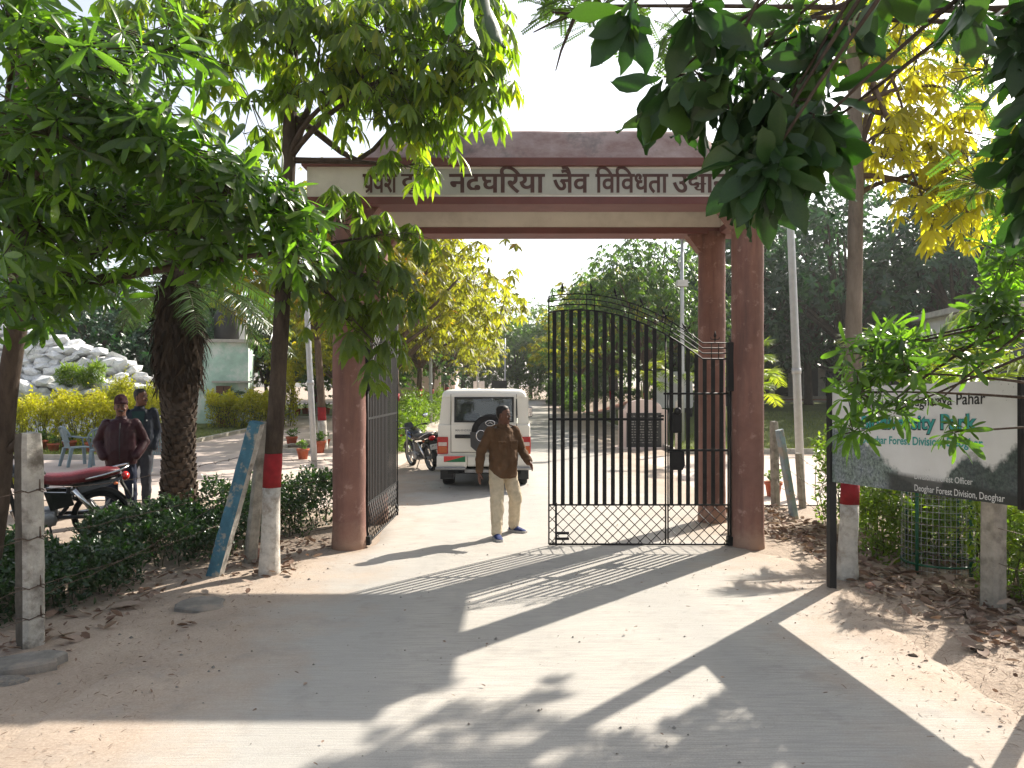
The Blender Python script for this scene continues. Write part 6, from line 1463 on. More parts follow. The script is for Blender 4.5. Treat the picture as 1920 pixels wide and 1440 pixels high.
# bumper
for sx in (-1, 1): MB().bbox((min(sx*.32, sx*.88), -.13, .43), (max(sx*.32, sx*.88), .2, .655), .03, None, 2).build('bumper', M_CARW, car); MB().bbox((min(sx*.34, sx*.90), -.19, .395), (max(sx*.34, sx*.90), -.05, .45), .012).build('step_strip', M_ALLOY, car)
MB().bbox((-.32, -.08, .45), (.32, .1, .64), .02).build('centre_panel', M_CARW, car); MB().bbox((-.36, -.10, .33), (.36, .05, .40), .012).build('step_bar', M_ALLOY, car)
MB().bbox((-.16, -.105, .47), (.30, -.082, .59), .005).build('number_plate', M_PLATEW, car)
pt = MB().add([(-.745, -.134, .545), (-.345, -.134, .545), (-.345, -.134, .645), (-.745, -.134, .645)], [(0,1,3)]).build('tax_plate', M_PLATER, car)
pt.data = MB().add([(-.745, -.137, .54), (-.345, -.137, .65), (-.745, -.137, .65)], [(0,1,2)]).mesh('tax_plate'); pt.data.materials.append(M_PLATER)
MB().add([(-.745, -.137, .54), (-.345, -.137, .54), (-.345, -.137, .65)], [(0,1,2)]).build('tax_plate', M_PLATEG, car)
# underbody, wheels, mudflaps
MB().box((-.70, .25, .28), (.70, 3.4, .46)).build('chassis', M_DARK, car); MB().tube([(-.6, .85, .36), (.6, .85, .36)], .06, 8).build('axle', M_DARK, car); MB().ball((0, .85, .36), .13).build('differential', M_DARK, car)
for sx in (-1, 1):
    for y in (.85, 3.25): wheel(car, (sx*.72, y, .355), .355, .225)
    MB().box((sx*.72 - .13, .36, .16), (sx*.72 + .13, .375, .44)).build('mudflap', M_BLACKP, car)
    mr = MB().bbox((sx*.93 - .07, 2.52, 1.27), (sx*.93 + .07, 2.57, 1.50), .02, None, 2).build('wing_mirror', M_BLACKP, car); MB().bbox((sx*.93 - .055, 2.512, 1.29), (sx*.93 + .055, 2.5195, 1.48), .003).build('glass', M_MIRR, mr); MB().tube([(sx*.84, 2.6, 1.22), (sx*.92, 2.56, 1.29)], .02, 6).build('stalk', M_BLACKP, mr)
    MB().bbox((sx*.62 - .14, 3.86, .72), (sx*.62 + .14, 3.93, .95), .02).build('head_lamp', M_LENSW, car)
MB().bbox((-.82, 3.86, .42), (.82, 4.0, .62), .03).build('front_bumper', M_BLACKP, car); MB().bbox((-.44, 3.87, .68), (.44, 3.92, .98), .02).build('grille', M_BLACKP, car)
# seats and dash seen through the rear window
for (x, y, z1) in ((-.38, 1.0, 1.36), (.38, 1.0, 1.36), (-.38, 2.0, 1.38), (.38, 2.0, 1.38)):
    st = MB().bbox((x - .25, y, .80), (x + .25, y + .14, z1), .05, None, 2).build('seat', M_SEATF, car); MB().bbox((x - .13, y + .01, z1 + .03), (x + .13, y + .11, z1 + .24), .05, None, 2).build('headrest', M_SEATF, st)
MB().bbox((-.74, 2.5, 1.05), (.74, 2.95, 1.28), .05).build('dashboard', M_BLACKP, car); MB().bbox((-.13, 2.42, 1.60), (.13, 2.45, 1.68), .015).build('rear_view_mirror', M_BLACKP, car)

# ================================================================== motorcycles
def motorcycle(loc, rz, lean, label, body, accent, seatm, tailbox=False, guard=False):
    """local frame: nose towards +y, wheels turn about x"""
    o = empty('motorcycle', loc, rz, label, 'motorcycle', 'parked motorcycles'); o.rotation_euler = (0, lean, rz)
    wheel(o, (0, .64, .30), .30, .085, 'front_wheel', M_ALLOY, 6, True); wheel(o, (0, -.62, .30), .30, .10, 'rear_wheel', M_ALLOY, 6, True)
    for sx in (-1, 1):
        MB().tube([(sx*.085, .64, .30), (sx*.085, .50, .66), (sx*.09, .40, .90)], [.026, .024, .022], 8).build('fork', M_ALLOY, o)
        MB().tube([(sx*.12, -.62, .30), (sx*.13, -.36, .66)], [.028, .035], 10).build('shock_absorber', M_CHROME, o)
        MB().tube([(sx*.09, -.62, .30), (sx*.10, -.10, .33)], .022, 6).build('swing_arm', M_BLACKP, o)
        mr = MB().tube([(sx*.27, .36, .98), (sx*.30, .34, 1.10), (sx*.36, .31, 1.17)], .006, 5).build('mirror_stalk', M_BLACKP, o)
        MB().ball((sx*.38, .30, 1.19), (.078, .018, .048), 14, 8).build('mirror', M_BLACKP, mr); MB().ball((sx*.38, .287, 1.19), (.066, .010, .038), 14, 6).build('mirror_glass', M_MIRR, mr)
        MB().tube([(sx*.16, .40, .80), (sx*.22, .42, .80)], .012, 6).build('indicator_stalk', M_BLACKP, o); MB().ball((sx*.25, .42, .80), (.035, .025, .022)).build('indicator', M_TAILA, o)
        MB().ball((sx*.17, -.80, .72), (.03, .024, .02)).build('indicator', M_TAILA, o); MB().tube([(sx*.08, -.78, .72), (sx*.16, -.80, .72)], .01, 5).build('indicator_stalk', M_BLACKP, o)
    # mudguards
    def fender(name, c, r, a0, a1, w, m_):
        rg_ = []
        for a in np.linspace(R(a0), R(a1), 12):
            dy, dz = math.cos(a), math.sin(a); rg_.append([Vector((x, c[1] + dy * rad, c[2] + dz * rad)) for x, rad in ((-w, r - .03), (-w*.8, r + .005), (0, r + .02), (w*.8, r + .005), (w, r - .03), (w*.7, r - .01), (0, r + .008), (-w*.7, r - .01))])
        MB().loft(rg_).build(name, m_, o)
    fender('front_mudguard', (0, .64, .30), .325, 20, 165, .062, body); fender('rear_mudguard', (0, -.62, .30), .335, 40, 200, .075, M_BLACKP)
    # frame
    MB().tube([(0, .36, .88), (0, .28, .55), (0, .22, .26), (0, -.15, .24), (0, -.28, .42), (0, -.30, .66)], .025, 8).build('frame', M_BLACKP, o)
    MB().tube([(0, .36, .88), (0, .0, .72), (0, -.45, .68), (0, -.82, .74)], .022, 8).build('frame_rail', M_BLACKP, o)
    # engine
    en = MB(); en.bbox((-.13, -.18, .22), (.13, .20, .42), .04, None, 2); en.build('engine', M_ALLOY, o); eo = o.children[-1]
    for k in range(6): MB().bbox((-.085, .02 - .0, .43 + .03*k), (.085, .18, .447 + .03*k), .006).build('cooling_fin', M_ALLOY, eo)
    MB().lathe([(.01, .13), (.08, .135), (.09, .16), (.06, .175), (.01, .178)], 18, Matrix.Translation((0, -.10, .32)) @ Matrix.Rotation(R(90), 4, 'Y')).build('engine_cover', M_ALLOY, eo)
    MB().lathe([(.01, .13), (.08, .135), (.09, .16), (.06, .175), (.01, .178)], 18, Matrix.Translation((0, -.10, .32)) @ Matrix.Rotation(R(-90), 4, 'Y')).build('engine_cover', M_ALLOY, eo)
    # exhaust on the right
    MB().tube([(.06, .18, .44), (.09, .30, .38), (.12, .24, .22), (.14, .0, .19), (.15, -.25, .24), (.155, -.35, .27), (.155, -.90, .38)], [.018, .018, .018, .018, .022, .04, .036], 10).build('exhaust', M_CHROME, o)
    # tank, side panel, seat
    rings = []
    for y, w, z0, z1 in ((.36, .05, .80, .86), (.33, .11, .72, .93), (.22, .145, .66, .965), (.08, .145, .65, .95), (-.04, .11, .66, .87), (-.10, .07, .68, .80)):
        rings.append([Vector((math.copysign(abs(math.cos(a)) ** .75, math.cos(a)) * w, y, (z0 + z1)/2 + math.copysign(abs(math.sin(a)) ** .8, math.sin(a)) * (z1 - z0)/2)) for a in np.linspace(0, 6.283, 16, False)])
    tk = MB().loft(rings).build('fuel_tank', body, o)
    for sx in (-1, 1):
        MB().add([(sx*.148, .24, .76), (sx*.150, .05, .74), (sx*.150, .03, .79), (sx*.149, .25, .84)], [(0,1,2,3)]).build('tank_stripe', accent, tk); MB().add([(sx*.149, .20, .86), (sx*.149, .04, .83), (sx*.147, .02, .86), (sx*.146, .20, .90)], [(0,1,2,3)]).build('tank_stripe', accent, tk)
        MB().prism([(-.05, .62), (-.32, .60), (-.36, .46), (-.12, .40)], sx*.125 - .02, sx*.125 + .02, Matrix.Rotation(R(90), 4, 'Z') @ Matrix.Scale(1, 4)).build('side_panel_', body, o) if False else MB().add([(sx*.13, -.05, .64), (sx*.135, -.33, .62), (sx*.14, -.36, .47), (sx*.14, -.12, .42), (sx*.09, -.05, .64), (sx*.09, -.33, .62), (sx*.09, -.36, .47), (sx*.09, -.12, .42)], [(0,1,2,3), (0,4,5,1), (1,5,6,2), (2,6,7,3), (3,7,4,0)]).build('side_panel', body, o)
        MB().add([(sx*.09, -.33, .66), (sx*.085, -.80, .76), (sx*.06, -.92, .80), (sx*.085, -.80, .70), (sx*.11, -.33, .58)], [(0,1,2,3,4)]).build('tail_cowl', body, o)
    rings = []
    for y, w, z0, z1 in ((.02, .07, .76, .81), (-.03, .11, .72, .84), (-.15, .125, .70, .83), (-.32, .135, .70, .835), (-.52, .13, .73, .875), (-.70, .115, .76, .885), (-.80, .08, .79, .875), (-.84, .04, .81, .86)):
        rings.append([Vector((math.copysign(abs(math.cos(a)) ** .6, math.cos(a)) * w, y, (z0 + z1)/2 + math.copysign(abs(math.sin(a)) ** .7, math.sin(a)) * (z1 - z0)/2)) for a in np.linspace(0, 6.283, 16, False)])
    MB().loft(rings).build('seat', seatm, o)
    MB().tube([(.14, -.48, .78), (.15, -.66, .82), (.14, -.84, .87), (.07, -.93, .90), (-.07, -.93, .90), (-.14, -.84, .87), (-.15, -.66, .82), (-.14, -.48, .78)], .013, 8).build('grab_rail', M_CHROME, o)
    tl = MB().ball((0, -.90, .77), (.085, .05, .055), 16, 8).build('tail_lamp', M_TAILR, o)
    MB().bbox((-.10, -.985, .52), (.10, -.975, .64), .004, Matrix.Translation((0, 0, 0)) @ Matrix.Rotation(R(0), 4, 'X')).build('number_plate', M_PLATEW, o); npo = o.children[-1]
    v_, f_ = glyphs('JH 15', .012); text_obj('plate_mark', (v_, f_), M_BIKEB, npo, (-.075, -.9875, .585), (1, 0, 0), (0, 0, 1), .15, base=.05)
    MB().add([(-.07, -.86, .72), (.07, -.86, .72), (.075, -.97, .50), (-.075, -.97, .50), (-.06, -.84, .70), (.06, -.84, .70), (.06, -.95, .50), (-.06, -.95, .50)], [(0,1,2,3), (7,6,5,4), (0,3,7,4), (1,5,6,2)]).build('plate_holder', M_BLACKP, o)
    # bars, lamp, instruments
    MB().tube([(-.36, .24, .98), (-.24, .34, .985), (-.10, .38, .94), (.10, .38, .94), (.24, .34, .985), (.36, .24, .98)], .012, 8).build('handlebar', M_BLACKP, o)
    for sx in (-1, 1): MB().tube([(sx*.27, .315, .985), (sx*.38, .225, .98)], .019, 8).build('grip', M_RUBBER, o); MB().tube([(sx*.25, .36, .975), (sx*.38, .29, .97)], .006, 5).build('lever', M_ALLOY, o)
    MB().loft([[Vector((math.cos(a)*w, y, .85 + math.sin(a)*hh)) for a in np.linspace(0, 6.283, 16, False)] for y, w, hh in ((.40, .05, .06), (.46, .10, .11), (.54, .105, .115), (.57, .095, .10))]).build('head_lamp', body, o); MB().ball((0, .565, .85), (.09, .03, .09)).build('lens', M_LENSW, o.children[-1])
    MB().add([(-.12, .44, .93), (.12, .44, .93), (.09, .50, 1.06), (-.09, .50, 1.06), (-.12, .46, .93), (.12, .46, .93), (.09, .52, 1.06), (-.09, .52, 1.06)], [(0,1,2,3), (7,6,5,4), (0,3,7,4), (1,5,6,2), (3,2,6,7)]).build('windscreen', M_BLACKP, o)
    for sx in (-1, 1): MB().tube([(sx*.04, .0, .25), (sx*.20, -.05, .24)], .012, 6).build('footpeg', M_RUBBER, o)
    MB().tube([(-.06, -.1, .24), (-.2, -.16, .0 if lean == 0 else .03)], .011, 6).build('side_stand', M_BLACKP, o)
    if tailbox: bevel(MB().bbox((.16, -.80, .46), (.34, -.48, .82), .05, None, 2).build('side_box', M_BLACKP, o), .01); MB().bbox((.155, -.805, .72), (.345, -.475, .74), .006).build('lid_band', M_ALLOY, o.children[-1])
    if guard: MB().tube([(-.30, .30, .30), (-.32, .33, .55), (-.10, .36, .66), (.10, .36, .66), (.32, .33, .55), (.30, .30, .30)], .014, 8).build('leg_guard', M_CHROME, o)
    return o
# behind the open leaf: tail towards the camera
mb = gnd(788, 884); motorcycle(mb + Vector((-.02, .55, .02)), R(28), R(-9), 'black motorcycle with blue stripes and side box parked behind the open gate leaf', M_BIKEB, M_BIKEL, M_SEATB, True)
# left: nose to the left, red quilted seat
motorcycle(gx(-5.58, 9.1) + Vector((0, 0, .03)), R(116), R(-7), 'black motorcycle with red quilted seat behind the front post', M_BIKEB, M_BIKEG, M_SEATR, False, True)

# a teal van parked on the right behind the bars
vb = gx(7.2, 34.5); van = empty('parked_van', vb + Vector((0, 0, .07)), R(170), 'pale van parked on the lawn behind the gate bars', 'van')
bevel(MB().loft([rect(.80, y, .40, b, .12, 4, .04) for y, b in ((-1.9, 1.0), (-1.86, 1.2), (-1.1, 1.25), (-.75, 1.9), (1.7, 1.95), (1.85, 1.8), (1.9, 1.2))]).build('body', M_WHITE, van), .01)
MB().add([(-.66, -1.14, 1.27), (.66, -1.14, 1.27), (.62, -.80, 1.80), (-.62, -.80, 1.80)], [(0,1,2,3)]).build('windscreen', M_GLASSD, van)
for sx in (-1, 1):
    for y in (-1.2, 1.2): wheel(van, (sx*.70, y, .31), .31, .19)
    MB().bbox((sx*.55 - .13, -1.93, .80), (sx*.55 + .13, -1.87, .98), .02).build('head_lamp', M_LENSW, van); MB().add([(sx*.79, -.6, 1.30), (sx*.79, 1.5, 1.30), (sx*.775, 1.5, 1.75), (sx*.775, -.55, 1.75)], [(0,1,2,3)]).build('side_window', M_GLASSD, van)
MB().bbox((-.78, -1.98, .38), (.78, -1.85, .58), .03).build('bumper', M_BLACKP, van)

# ================================================================== people
def ell(c, ru, rv, u=Vector((1,0,0)), v=Vector((0,1,0)), n=18, p=1.0):
    return [Vector(c) + u * (math.copysign(abs(math.cos(a)) ** p, math.cos(a)) * ru) + v * (math.copysign(abs(math.sin(a)) ** p, math.sin(a)) * rv) for a in np.linspace(0, 2*math.pi, n, False)]
def limb(m, pts, rads, n=12):
    """a rounded, tapering limb through joints"""
    P = []; Rr = []
    for i in range(len(pts) - 1):
        a, b = Vector(pts[i]), Vector(pts[i+1])
        for k in range(5):
            t = k / 5; P.append(a.lerp(b, t)); Rr.append(rads[i] + (rads[i+1] - rads[i]) * t)
    P.append(Vector(pts[-1])); Rr.append(rads[-1]); m.tube(P, Rr, n)
    for p, r in ((pts[0], rads[0]), (pts[-1], rads[-1])): m.ball(p, r * .98, 10, 6)
    for p, r in zip(pts[1:-1], rads[1:-1]): m.ball(p, r * 1.0, 10, 6)
def hand(m, wr, d, back, curl=.5, side=1, s=1.0):
    """palm and five fingers; d points along the hand, back is the normal of the hand's back; side: +1 thumb along d x back"""
    d = Vector(d).normalized(); back = (Vector(back) - d * Vector(back).dot(d)).normalized(); ax = d.cross(back) * side
    wr = Vector(wr); rings = []
    for t, w, th in ((-.01, .026, .021), (.02, .034, .018), (.055, .042, .016), (.085, .041, .014)): rings.append(ell(wr + d * t * s, w * s, th * s, ax, back, 12))
    m.loft(rings)
    for k, (o, L) in enumerate(((.031, .070), (.011, .080), (-.010, .075), (-.029, .058))):
        p = wr + (d * .082 + ax * o) * s; dd = d.copy(); pts = [p - d * .015 * s, p]
        for j, f in enumerate((.45, .32, .23)):
            dd = (dd - back * curl * (.35 + .3 * j)).normalized(); p = p + dd * L * f * s; pts.append(p)
        m.tube(pts, [.0095 * s, .0095 * s, .009 * s, .0082 * s, .0068 * s], 8)
    p = wr + (d * .025 + ax * .03) * s; dd = (d * .75 + ax * .75 - back * .25).normalized(); pts = [p - dd * .015 * s, p, p + dd * .035 * s]; dd = (d * .95 + ax * .25 - back * .35).normalized(); pts += [pts[-1] + dd * .028 * s, pts[-1] + dd * .052 * s]
    m.tube(pts, [.012 * s, .0125 * s, .011 * s, .0095 * s, .0075 * s], 8)
def head_shape(m, c, fwd, s=1.0):
    """head about c (its centre), face towards fwd"""
    f = Vector(fwd).normalized(); r = f.cross(Vector((0,0,1))).normalized(); u = r.cross(f).normalized()
    c = Vector(c)
    def q(x, y, z): return c + (r * x + f * y + u * z) * s
    rings = []
    for z, w, fr, bk in ((-.118, .030, .060, -.005), (-.108, .044, .078, .02), (-.085, .056, .084, .045), (-.055, .066, .084, .066), (-.02, .071, .084, .085), (.015, .0745, .084, .096), (.05, .076, .082, .099), (.082, .070, .070, .092), (.106, .054, .050, .072), (.122, .026, .022, .036)):
        rings.append([q(math.cos(a) * w, (math.sin(a) * fr if math.sin(a) > 0 else math.sin(a) * bk), z) for a in np.linspace(0, 6.283, 20, False)])
    m.loft(rings)
    m.loft([[q(x * .6, y, z) for x, y in ((-.012, .07), (.012, .07), (0, .086))] for z in (.02,)] + [[q(x, y, z) for x, y in ((-.018, .07), (.018, .07), (0, .112))] for z in (-.022,)] + [[q(x, y, z) for x, y in ((-.012, .07), (.012, .07), (0, .088))] for z in (-.036,)])
    m.ball(q(0, .080, -.066), (.026*s, .012*s, .010*s), 10, 6); m.ball(q(0, .068, -.106), (.026*s, .016*s, .016*s), 10, 6)
    for sx in (-1, 1):
        m.ball(q(sx*.076, -.008, -.012), (.012*s, .020*s, .034*s), 10, 6); m.ball(q(sx*.034, .074, .020), (.022*s, .010*s, .007*s), 8, 5); m.ball(q(sx*.042, .062, -.028), (.022*s, .018*s, .018*s), 8, 5)
    return q
def face_bits(root, q, s=1.0, moustache=True, hair='short', fwd=(0,-1,0)):
    e = MB(); 
    for sx in (-1, 1):
        eye = MB().ball(q(sx*.031, .076, .004), (.013*s, .010*s, .008*s), 10, 6).build('eye', M_EYE, root); MB().ball(q(sx*.031, .084, .004), (.006*s, .005*s, .006*s), 8, 5).build('pupil', M_HAIR, eye)
        MB().tube([q(sx*.014, .088, .022), q(sx*.034, .087, .027), q(sx*.052, .076, .021)], [.004*s, .005*s, .003*s], 6).build('eyebrow', M_HAIR, root)
    if moustache: MB().tube([q(-.034, .082, -.056), q(-.016, .094, -.047), q(0, .096, -.045), q(.016, .094, -.047), q(.034, .082, -.056)], [.004*s, .008*s, .008*s, .008*s, .004*s], 7).build('moustache', M_HAIR, root)
    if hair == 'short':
        rings = []
        for z, w, fr, bk in ((-.05, .064, -.03, .078), (-.015, .072, -.01, .094), (.03, .0785, .030, .102), (.066, .0785, .070, .102), (.092, .071, .069, .094), (.112, .054, .050, .074), (.126, .026, .022, .038)):
            rings.append([q(math.cos(a) * w, (math.sin(a) * fr if math.sin(a) > 0 else math.sin(a) * bk), z) for a in np.linspace(0, 6.283, 24, False)])
        MB().loft(rings).build('hair', M_HAIR, root)
    elif hair == 'beanie':
        rings = []
        for z, k in ((.046, 1.03), (.052, 1.07), (.080, 1.07), (.082, 1.03), (.110, .98), (.138, .84), (.160, .56), (.170, .22)):
            rings.append([q(math.cos(a) * .080 * k, (math.sin(a) * .090 * k if math.sin(a) > 0 else math.sin(a) * .106 * k), z - (.035 if math.sin(a) < 0 and z < .07 else 0)) for a in np.linspace(0, 6.283, 24, False)])
        MB().loft(rings).build('beanie', M_BEANIE, root)
def shoe(root, an, d, m_=M_SHOE, sole=M_SOLE, s=1.0):
    d = Vector((d[0], d[1], 0)).normalized(); r = Vector((d.y, -d.x, 0)); an = Vector(an)
    def q(x, y, z): return an + (r * x + d * y) * s + Vector((0, 0, z))
    rings = []
    z0 = -an.z + .0
    for y, w, top in ((-.075, .030, .06), (-.06, .038, .085), (-.01, .041, .10), (.05, .044, .085), (.11, .048, .062), (.16, .044, .048), (.195, .026, .035)):
        rings.append([q(-w, y, z0 + .02), q(w, y, z0 + .02), q(w * 1.02, y, z0 + .02 + (top - .02) * .5), q(w * .6, y, z0 + top), q(-w * .6, y, z0 + top), q(-w * 1.02, y, z0 + .02 + (top - .02) * .5)])
    o = MB().loft(rings).build('shoe', m_, root); k = o.modifiers.new('sub', 'SUBSURF'); k.levels = 1; k.render_levels = 2
    rings = [[q(-w - .004, y, z0 + .001), q(w + .004, y, z0 + .001), q(w + .003, y, z0 + .028), q(-w - .003, y, z0 + .028)] for y, w in ((-.082, .028), (-.06, .04), (.0, .042), (.10, .05), (.165, .045), (.203, .024))]
    MB().loft(rings, False).build('sole', sole, o)
def person(name, loc, rz, label, J, top, bottom, torso, hairk, fwd, moustache=True, shoem=M_SHOE, solem=M_SOLE, pocket=False, hands=None, fold=.026, s=1.0, legr=(.098, .078, .066), armr=(.068, .058, .050)):
    """J: joints in metres, person facing -y; torso: rings (z, cx, cy, half width, half depth)"""
    root = empty(name, loc, rz, label, 'person'); root.scale = (s, s, s)
    b = MB(); q = head_shape(b, J['head'], fwd)
    limb(b, [J['neck'], Vector(J['head']) + Vector((0, .012, -.05))], [.062, .055])
    b.loft([ell((cx, cy, z), w * .86, d * .82) for z, cx, cy, w, d in torso])
    for sd in 'LR':
        limb(b, [J['sh' + sd], J['el' + sd], J['wr' + sd]], [.046, .038, .027]); limb(b, [J['hip' + sd], J['kn' + sd], J['an' + sd]], [.075, .052, .036])
        wr, el = Vector(J['wr' + sd]), Vector(J['el' + sd]); hd = hands.get(sd, {}) if hands else {}
        if not pocket: hand(b, wr, hd.get('d', wr - el), hd.get('back', (0, -1, 0)), hd.get('curl', .35), hd.get('side', 1), 1.05)
    bo = b.build('body', M_SKIN, root); remesh(bo, .0055, 2, .4)
    face_bits(root, q, 1.0, moustache, hairk)
    # upper garment
    t = MB(); t.loft([ell((cx, cy, z), w, d, p=.88) for z, cx, cy, w, d in torso])
    for sd in 'LR':
        limb(t, [J['sh' + sd], J['el' + sd], Vector(J['wr' + sd]) + (Vector(J['el' + sd]) - Vector(J['wr' + sd])).normalized() * (.02 if not pocket else -.02)], list(armr))
    nk = Vector(J['neck']); t.lathe([(.085, -.06), (.075, -.01), (.070, .035), (.060, .04), (.055, -.02)], 18, Matrix.Translation(nk + Vector((0, .0, .0))))
    to = t.build(*top[:2], root); remesh(to, .011, 3, .5)
    dsp = to.modifiers.new('folds', 'DISPLACE'); tx = bpy.data.textures.new('folds', 'CLOUDS'); tx.noise_scale = .085; tx.noise_depth = 2; dsp.texture = tx; dsp.strength = fold; dsp.mid_level = .5
    # trousers
    p = MB(); hz = Vector(J['hipL']).lerp(Vector(J['hipR']), .5)
    p.loft([ell((hz.x, hz.y, hz.z + dz), w, d) for dz, w, d in ((-.10, .10, .085), (-.05, .155, .115), (.03, .172, .128), (.12, .165, .122), (.17, .158, .118))])
    for sd in 'LR':
        kn, an = Vector(J['kn' + sd]), Vector(J['an' + sd]); limb(p, [Vector(J['hip' + sd]), kn, an + (kn - an).normalized() * .015], list(legr))
    po = p.build(*bottom[:2], root); remesh(po, .011, 3, .5)
    dsp = po.modifiers.new('folds', 'DISPLACE'); dsp.texture = tx; dsp.strength = .028; dsp.mid_level = .5
    for sd in 'LR': shoe(root, J['an' + sd], J['toe' + sd], shoem, solem)
    return root, q
# --- guard walking out of the gate, looking to the right
GJ = dict(head=(.005, -.01, 1.585), neck=(0, .01, 1.43), shL=(.175, .0, 1.36), elL=(.275, -.04, 1.10), wrL=(.265, -.24, .965), shR=(-.175, .015, 1.36), elR=(-.295, .06, 1.09), wrR=(-.345, .0, .855),
          hipL=(.09, 0, .86), knL=(.16, -.06, .48), anL=(.25, .14, .085), hipR=(-.09, 0, .86), knR=(-.155, -.13, .47), anR=(-.20, -.20, .085), toeL=(.45, -1), toeR=(-.25, -1))
gtor = [(.76, 0, -.005, .190, .150), (.84, 0, -.012, .192, .160), (.95, 0, -.022, .190, .168), (1.06, 0, -.02, .188, .158), (1.18, 0, -.005, .192, .142), (1.29, 0, .0, .195, .128), (1.37, 0, .008, .175, .105), (1.415, 0, .012, .10, .08)]
hx = gnd(941, 1008)
guard, gq = person('person', gx(-.125, 10.28) + Vector((0, 0, .022)), R(30), 'man in brown shirt and beige trousers walking on the road', GJ, ('shirt', M_SHIRT), ('trousers', M_TROU), gtor, 'short', (.62, -.78, -.02), True, hands={'R': dict(d=(-.08, -.10, -1), back=(-1, .2, 0), curl=.22, side=-1), 'L': dict(d=(-.05, -.8, -.5), back=(.9, .1, .35), curl=.5, side=1)}, s=1.015, legr=(.105, .088, .074), armr=(.075, .064, .054))
for x in (-.095, .085):
    pk = MB().bbox((x - .055, -.148, 1.13), (x + .055, -.140, 1.245), .004).build('shirt_pocket', M_SHIRT, guard); MB().bbox((x - .058, -.156, 1.215), (x + .058, -.147, 1.25), .004).build('pocket_flap', M_SHIRT, pk); MB().ball((x, -.158, 1.222), (.006, .004, .006), 8, 5).build('button', M_BLACKP, pk)
MB().add([(-.014, -.1755, .80), (.016, -.1755, .80), (.016, -.190, .95), (-.014, -.190, .95), (.016, -.182, 1.06), (-.014, -.182, 1.06), (.014, -.1495, 1.18), (-.014, -.1495, 1.18), (.014, -.132, 1.30), (-.014, -.132, 1.30)], [(0,1,2,3), (3,2,4,5), (5,4,6,7), (7,6,8,9)]).build('button_placket', M_SHIRT, guard)
for sx in (-1, 1):
    MB().bbox((-.055, -.03, -.006), (.055, .03, .006), .004, Matrix.Translation((sx*.135, .0, 1.438)) @ Matrix.Rotation(R(20*sx), 4, 'Y')).build('epaulette', M_SHIRT, guard)
    MB().add([(sx*.012, -.088, 1.435), (sx*.065, -.085, 1.395), (sx*.088, -.03, 1.445), (sx*.055, -.045, 1.475)], [(0,1,2,3)]).build('collar_flap', M_SHIRT, guard)
# --- man in maroon jacket and knitted cap, hands in pockets
MJ = dict(head=(.0, -.02, 1.575), neck=(0, .01, 1.42), shL=(.172, .0, 1.345), elL=(.285, .06, 1.10), wrL=(.205, -.10, .93), shR=(-.172, .0, 1.345), elR=(-.285, .06, 1.10), wrR=(-.205, -.10, .93),
          hipL=(.09, 0, .85), knL=(.12, -.02, .47), anL=(.14, .02, .085), hipR=(-.09, 0, .85), knR=(-.11, -.02, .47), anR=(-.13, .02, .085), toeL=(.3, -1), toeR=(-.25, -1))
mtor = [(.80, 0, 0, .190, .145), (.86, 0, -.005, .198, .155), (1.0, 0, -.012, .198, .158), (1.14, 0, -.008, .198, .15), (1.26, 0, 0, .205, .14), (1.36, 0, .006, .185, .115), (1.41, 0, .01, .11, .085)]
ml_ = gx(-5.26, 10.35); man2, _ = person('person', ml_ + Vector((0, 0, .01)), R(20), 'man in maroon jacket and knitted cap with hands in pockets', MJ, ('jacket', M_MAROON), ('jeans', M_JEANS), mtor, 'beanie', (.1, -1, -.08), True, M_BLACKP, M_BLACKP, True, fold=.016, s=1.0, armr=(.074, .068, .058))
MB().tube([(0, -.153, .84), (0, -.173, 1.0), (0, -.166, 1.12), (0, -.148, 1.26), (.0, -.105, 1.36)], .006, 5).build('zip', M_BLACKP, man2)
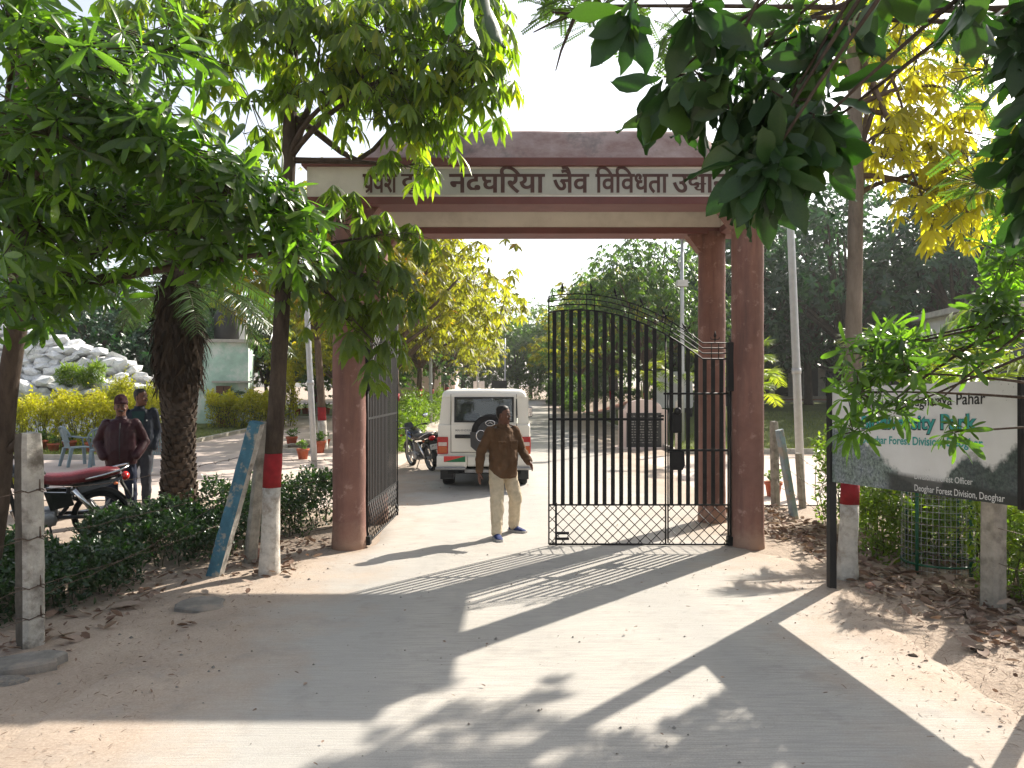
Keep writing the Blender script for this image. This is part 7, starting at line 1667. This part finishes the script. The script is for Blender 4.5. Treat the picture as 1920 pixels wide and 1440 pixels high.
# --- man in navy jacket behind him, looking to the right
NJ = dict(head=(.02, -.02, 1.60), neck=(0, .01, 1.44), shL=(.18, .0, 1.385), elL=(.235, .05, 1.11), wrL=(.20, -.05, .90), shR=(-.18, .0, 1.385), elR=(-.24, .05, 1.11), wrR=(-.20, -.05, .90),
          hipL=(.085, 0, .87), knL=(.09, -.02, .48), anL=(.09, .02, .085), hipR=(-.085, 0, .87), knR=(-.10, -.02, .48), anR=(-.11, .02, .085), toeL=(.2, -1), toeR=(-.2, -1))
ntor = [(.84, 0, 0, .185, .138), (.92, 0, -.01, .19, .15), (1.06, 0, -.012, .19, .15), (1.2, 0, -.004, .195, .14), (1.3, 0, 0, .195, .128), (1.375, 0, .006, .175, .105), (1.43, 0, .01, .10, .08)]
man3, _ = person('person', gx(-5.62, 11.6) + Vector((0, 0, .01)), R(20), 'man in dark navy jacket looking right, half behind the man in maroon', NJ, ('jacket', M_NAVY), ('trousers', M_GREYT), ntor, 'short', (.85, -.5, 0), True, M_BLACKP, M_BLACKP, True, fold=.014, s=1.05, legr=(.095, .075, .062))
MB().add([(-.05, -.154, 1.10), (.05, -.154, 1.10), (.085, -.125, 1.40), (-.085, -.125, 1.40)], [(0,1,2,3)]).build('plaid_shirt', M_PLAID, man3)
MB().ball((.11, -.142, 1.27), (.010, .004, .012), 8, 5).build('jacket_badge', M_PLATEW, man3)

# ================================================================== hazy morning air
hz = MB().box((-60, -12, -1.3), (60, 110, 17)).build('haze', None); setp(hz, 'thin bright morning haze over the whole park', 'haze', None, 'stuff')
_hm = bpy.data.materials.new('haze_air'); _hm.use_nodes = True; _hn = _hm.node_tree; _hn.nodes.clear()
_ho = _hn.nodes.new('ShaderNodeOutputMaterial'); _hv = _hn.nodes.new('ShaderNodeVolumePrincipled'); _hv.inputs['Color'].default_value = (.95, .96, .94, 1); _hv.inputs['Density'].default_value = 0.0006; _hv.inputs['Anisotropy'].default_value = 0.35
_hn.links.new(_hv.outputs[0], _ho.inputs['Volume']); hz.data.materials.append(_hm)
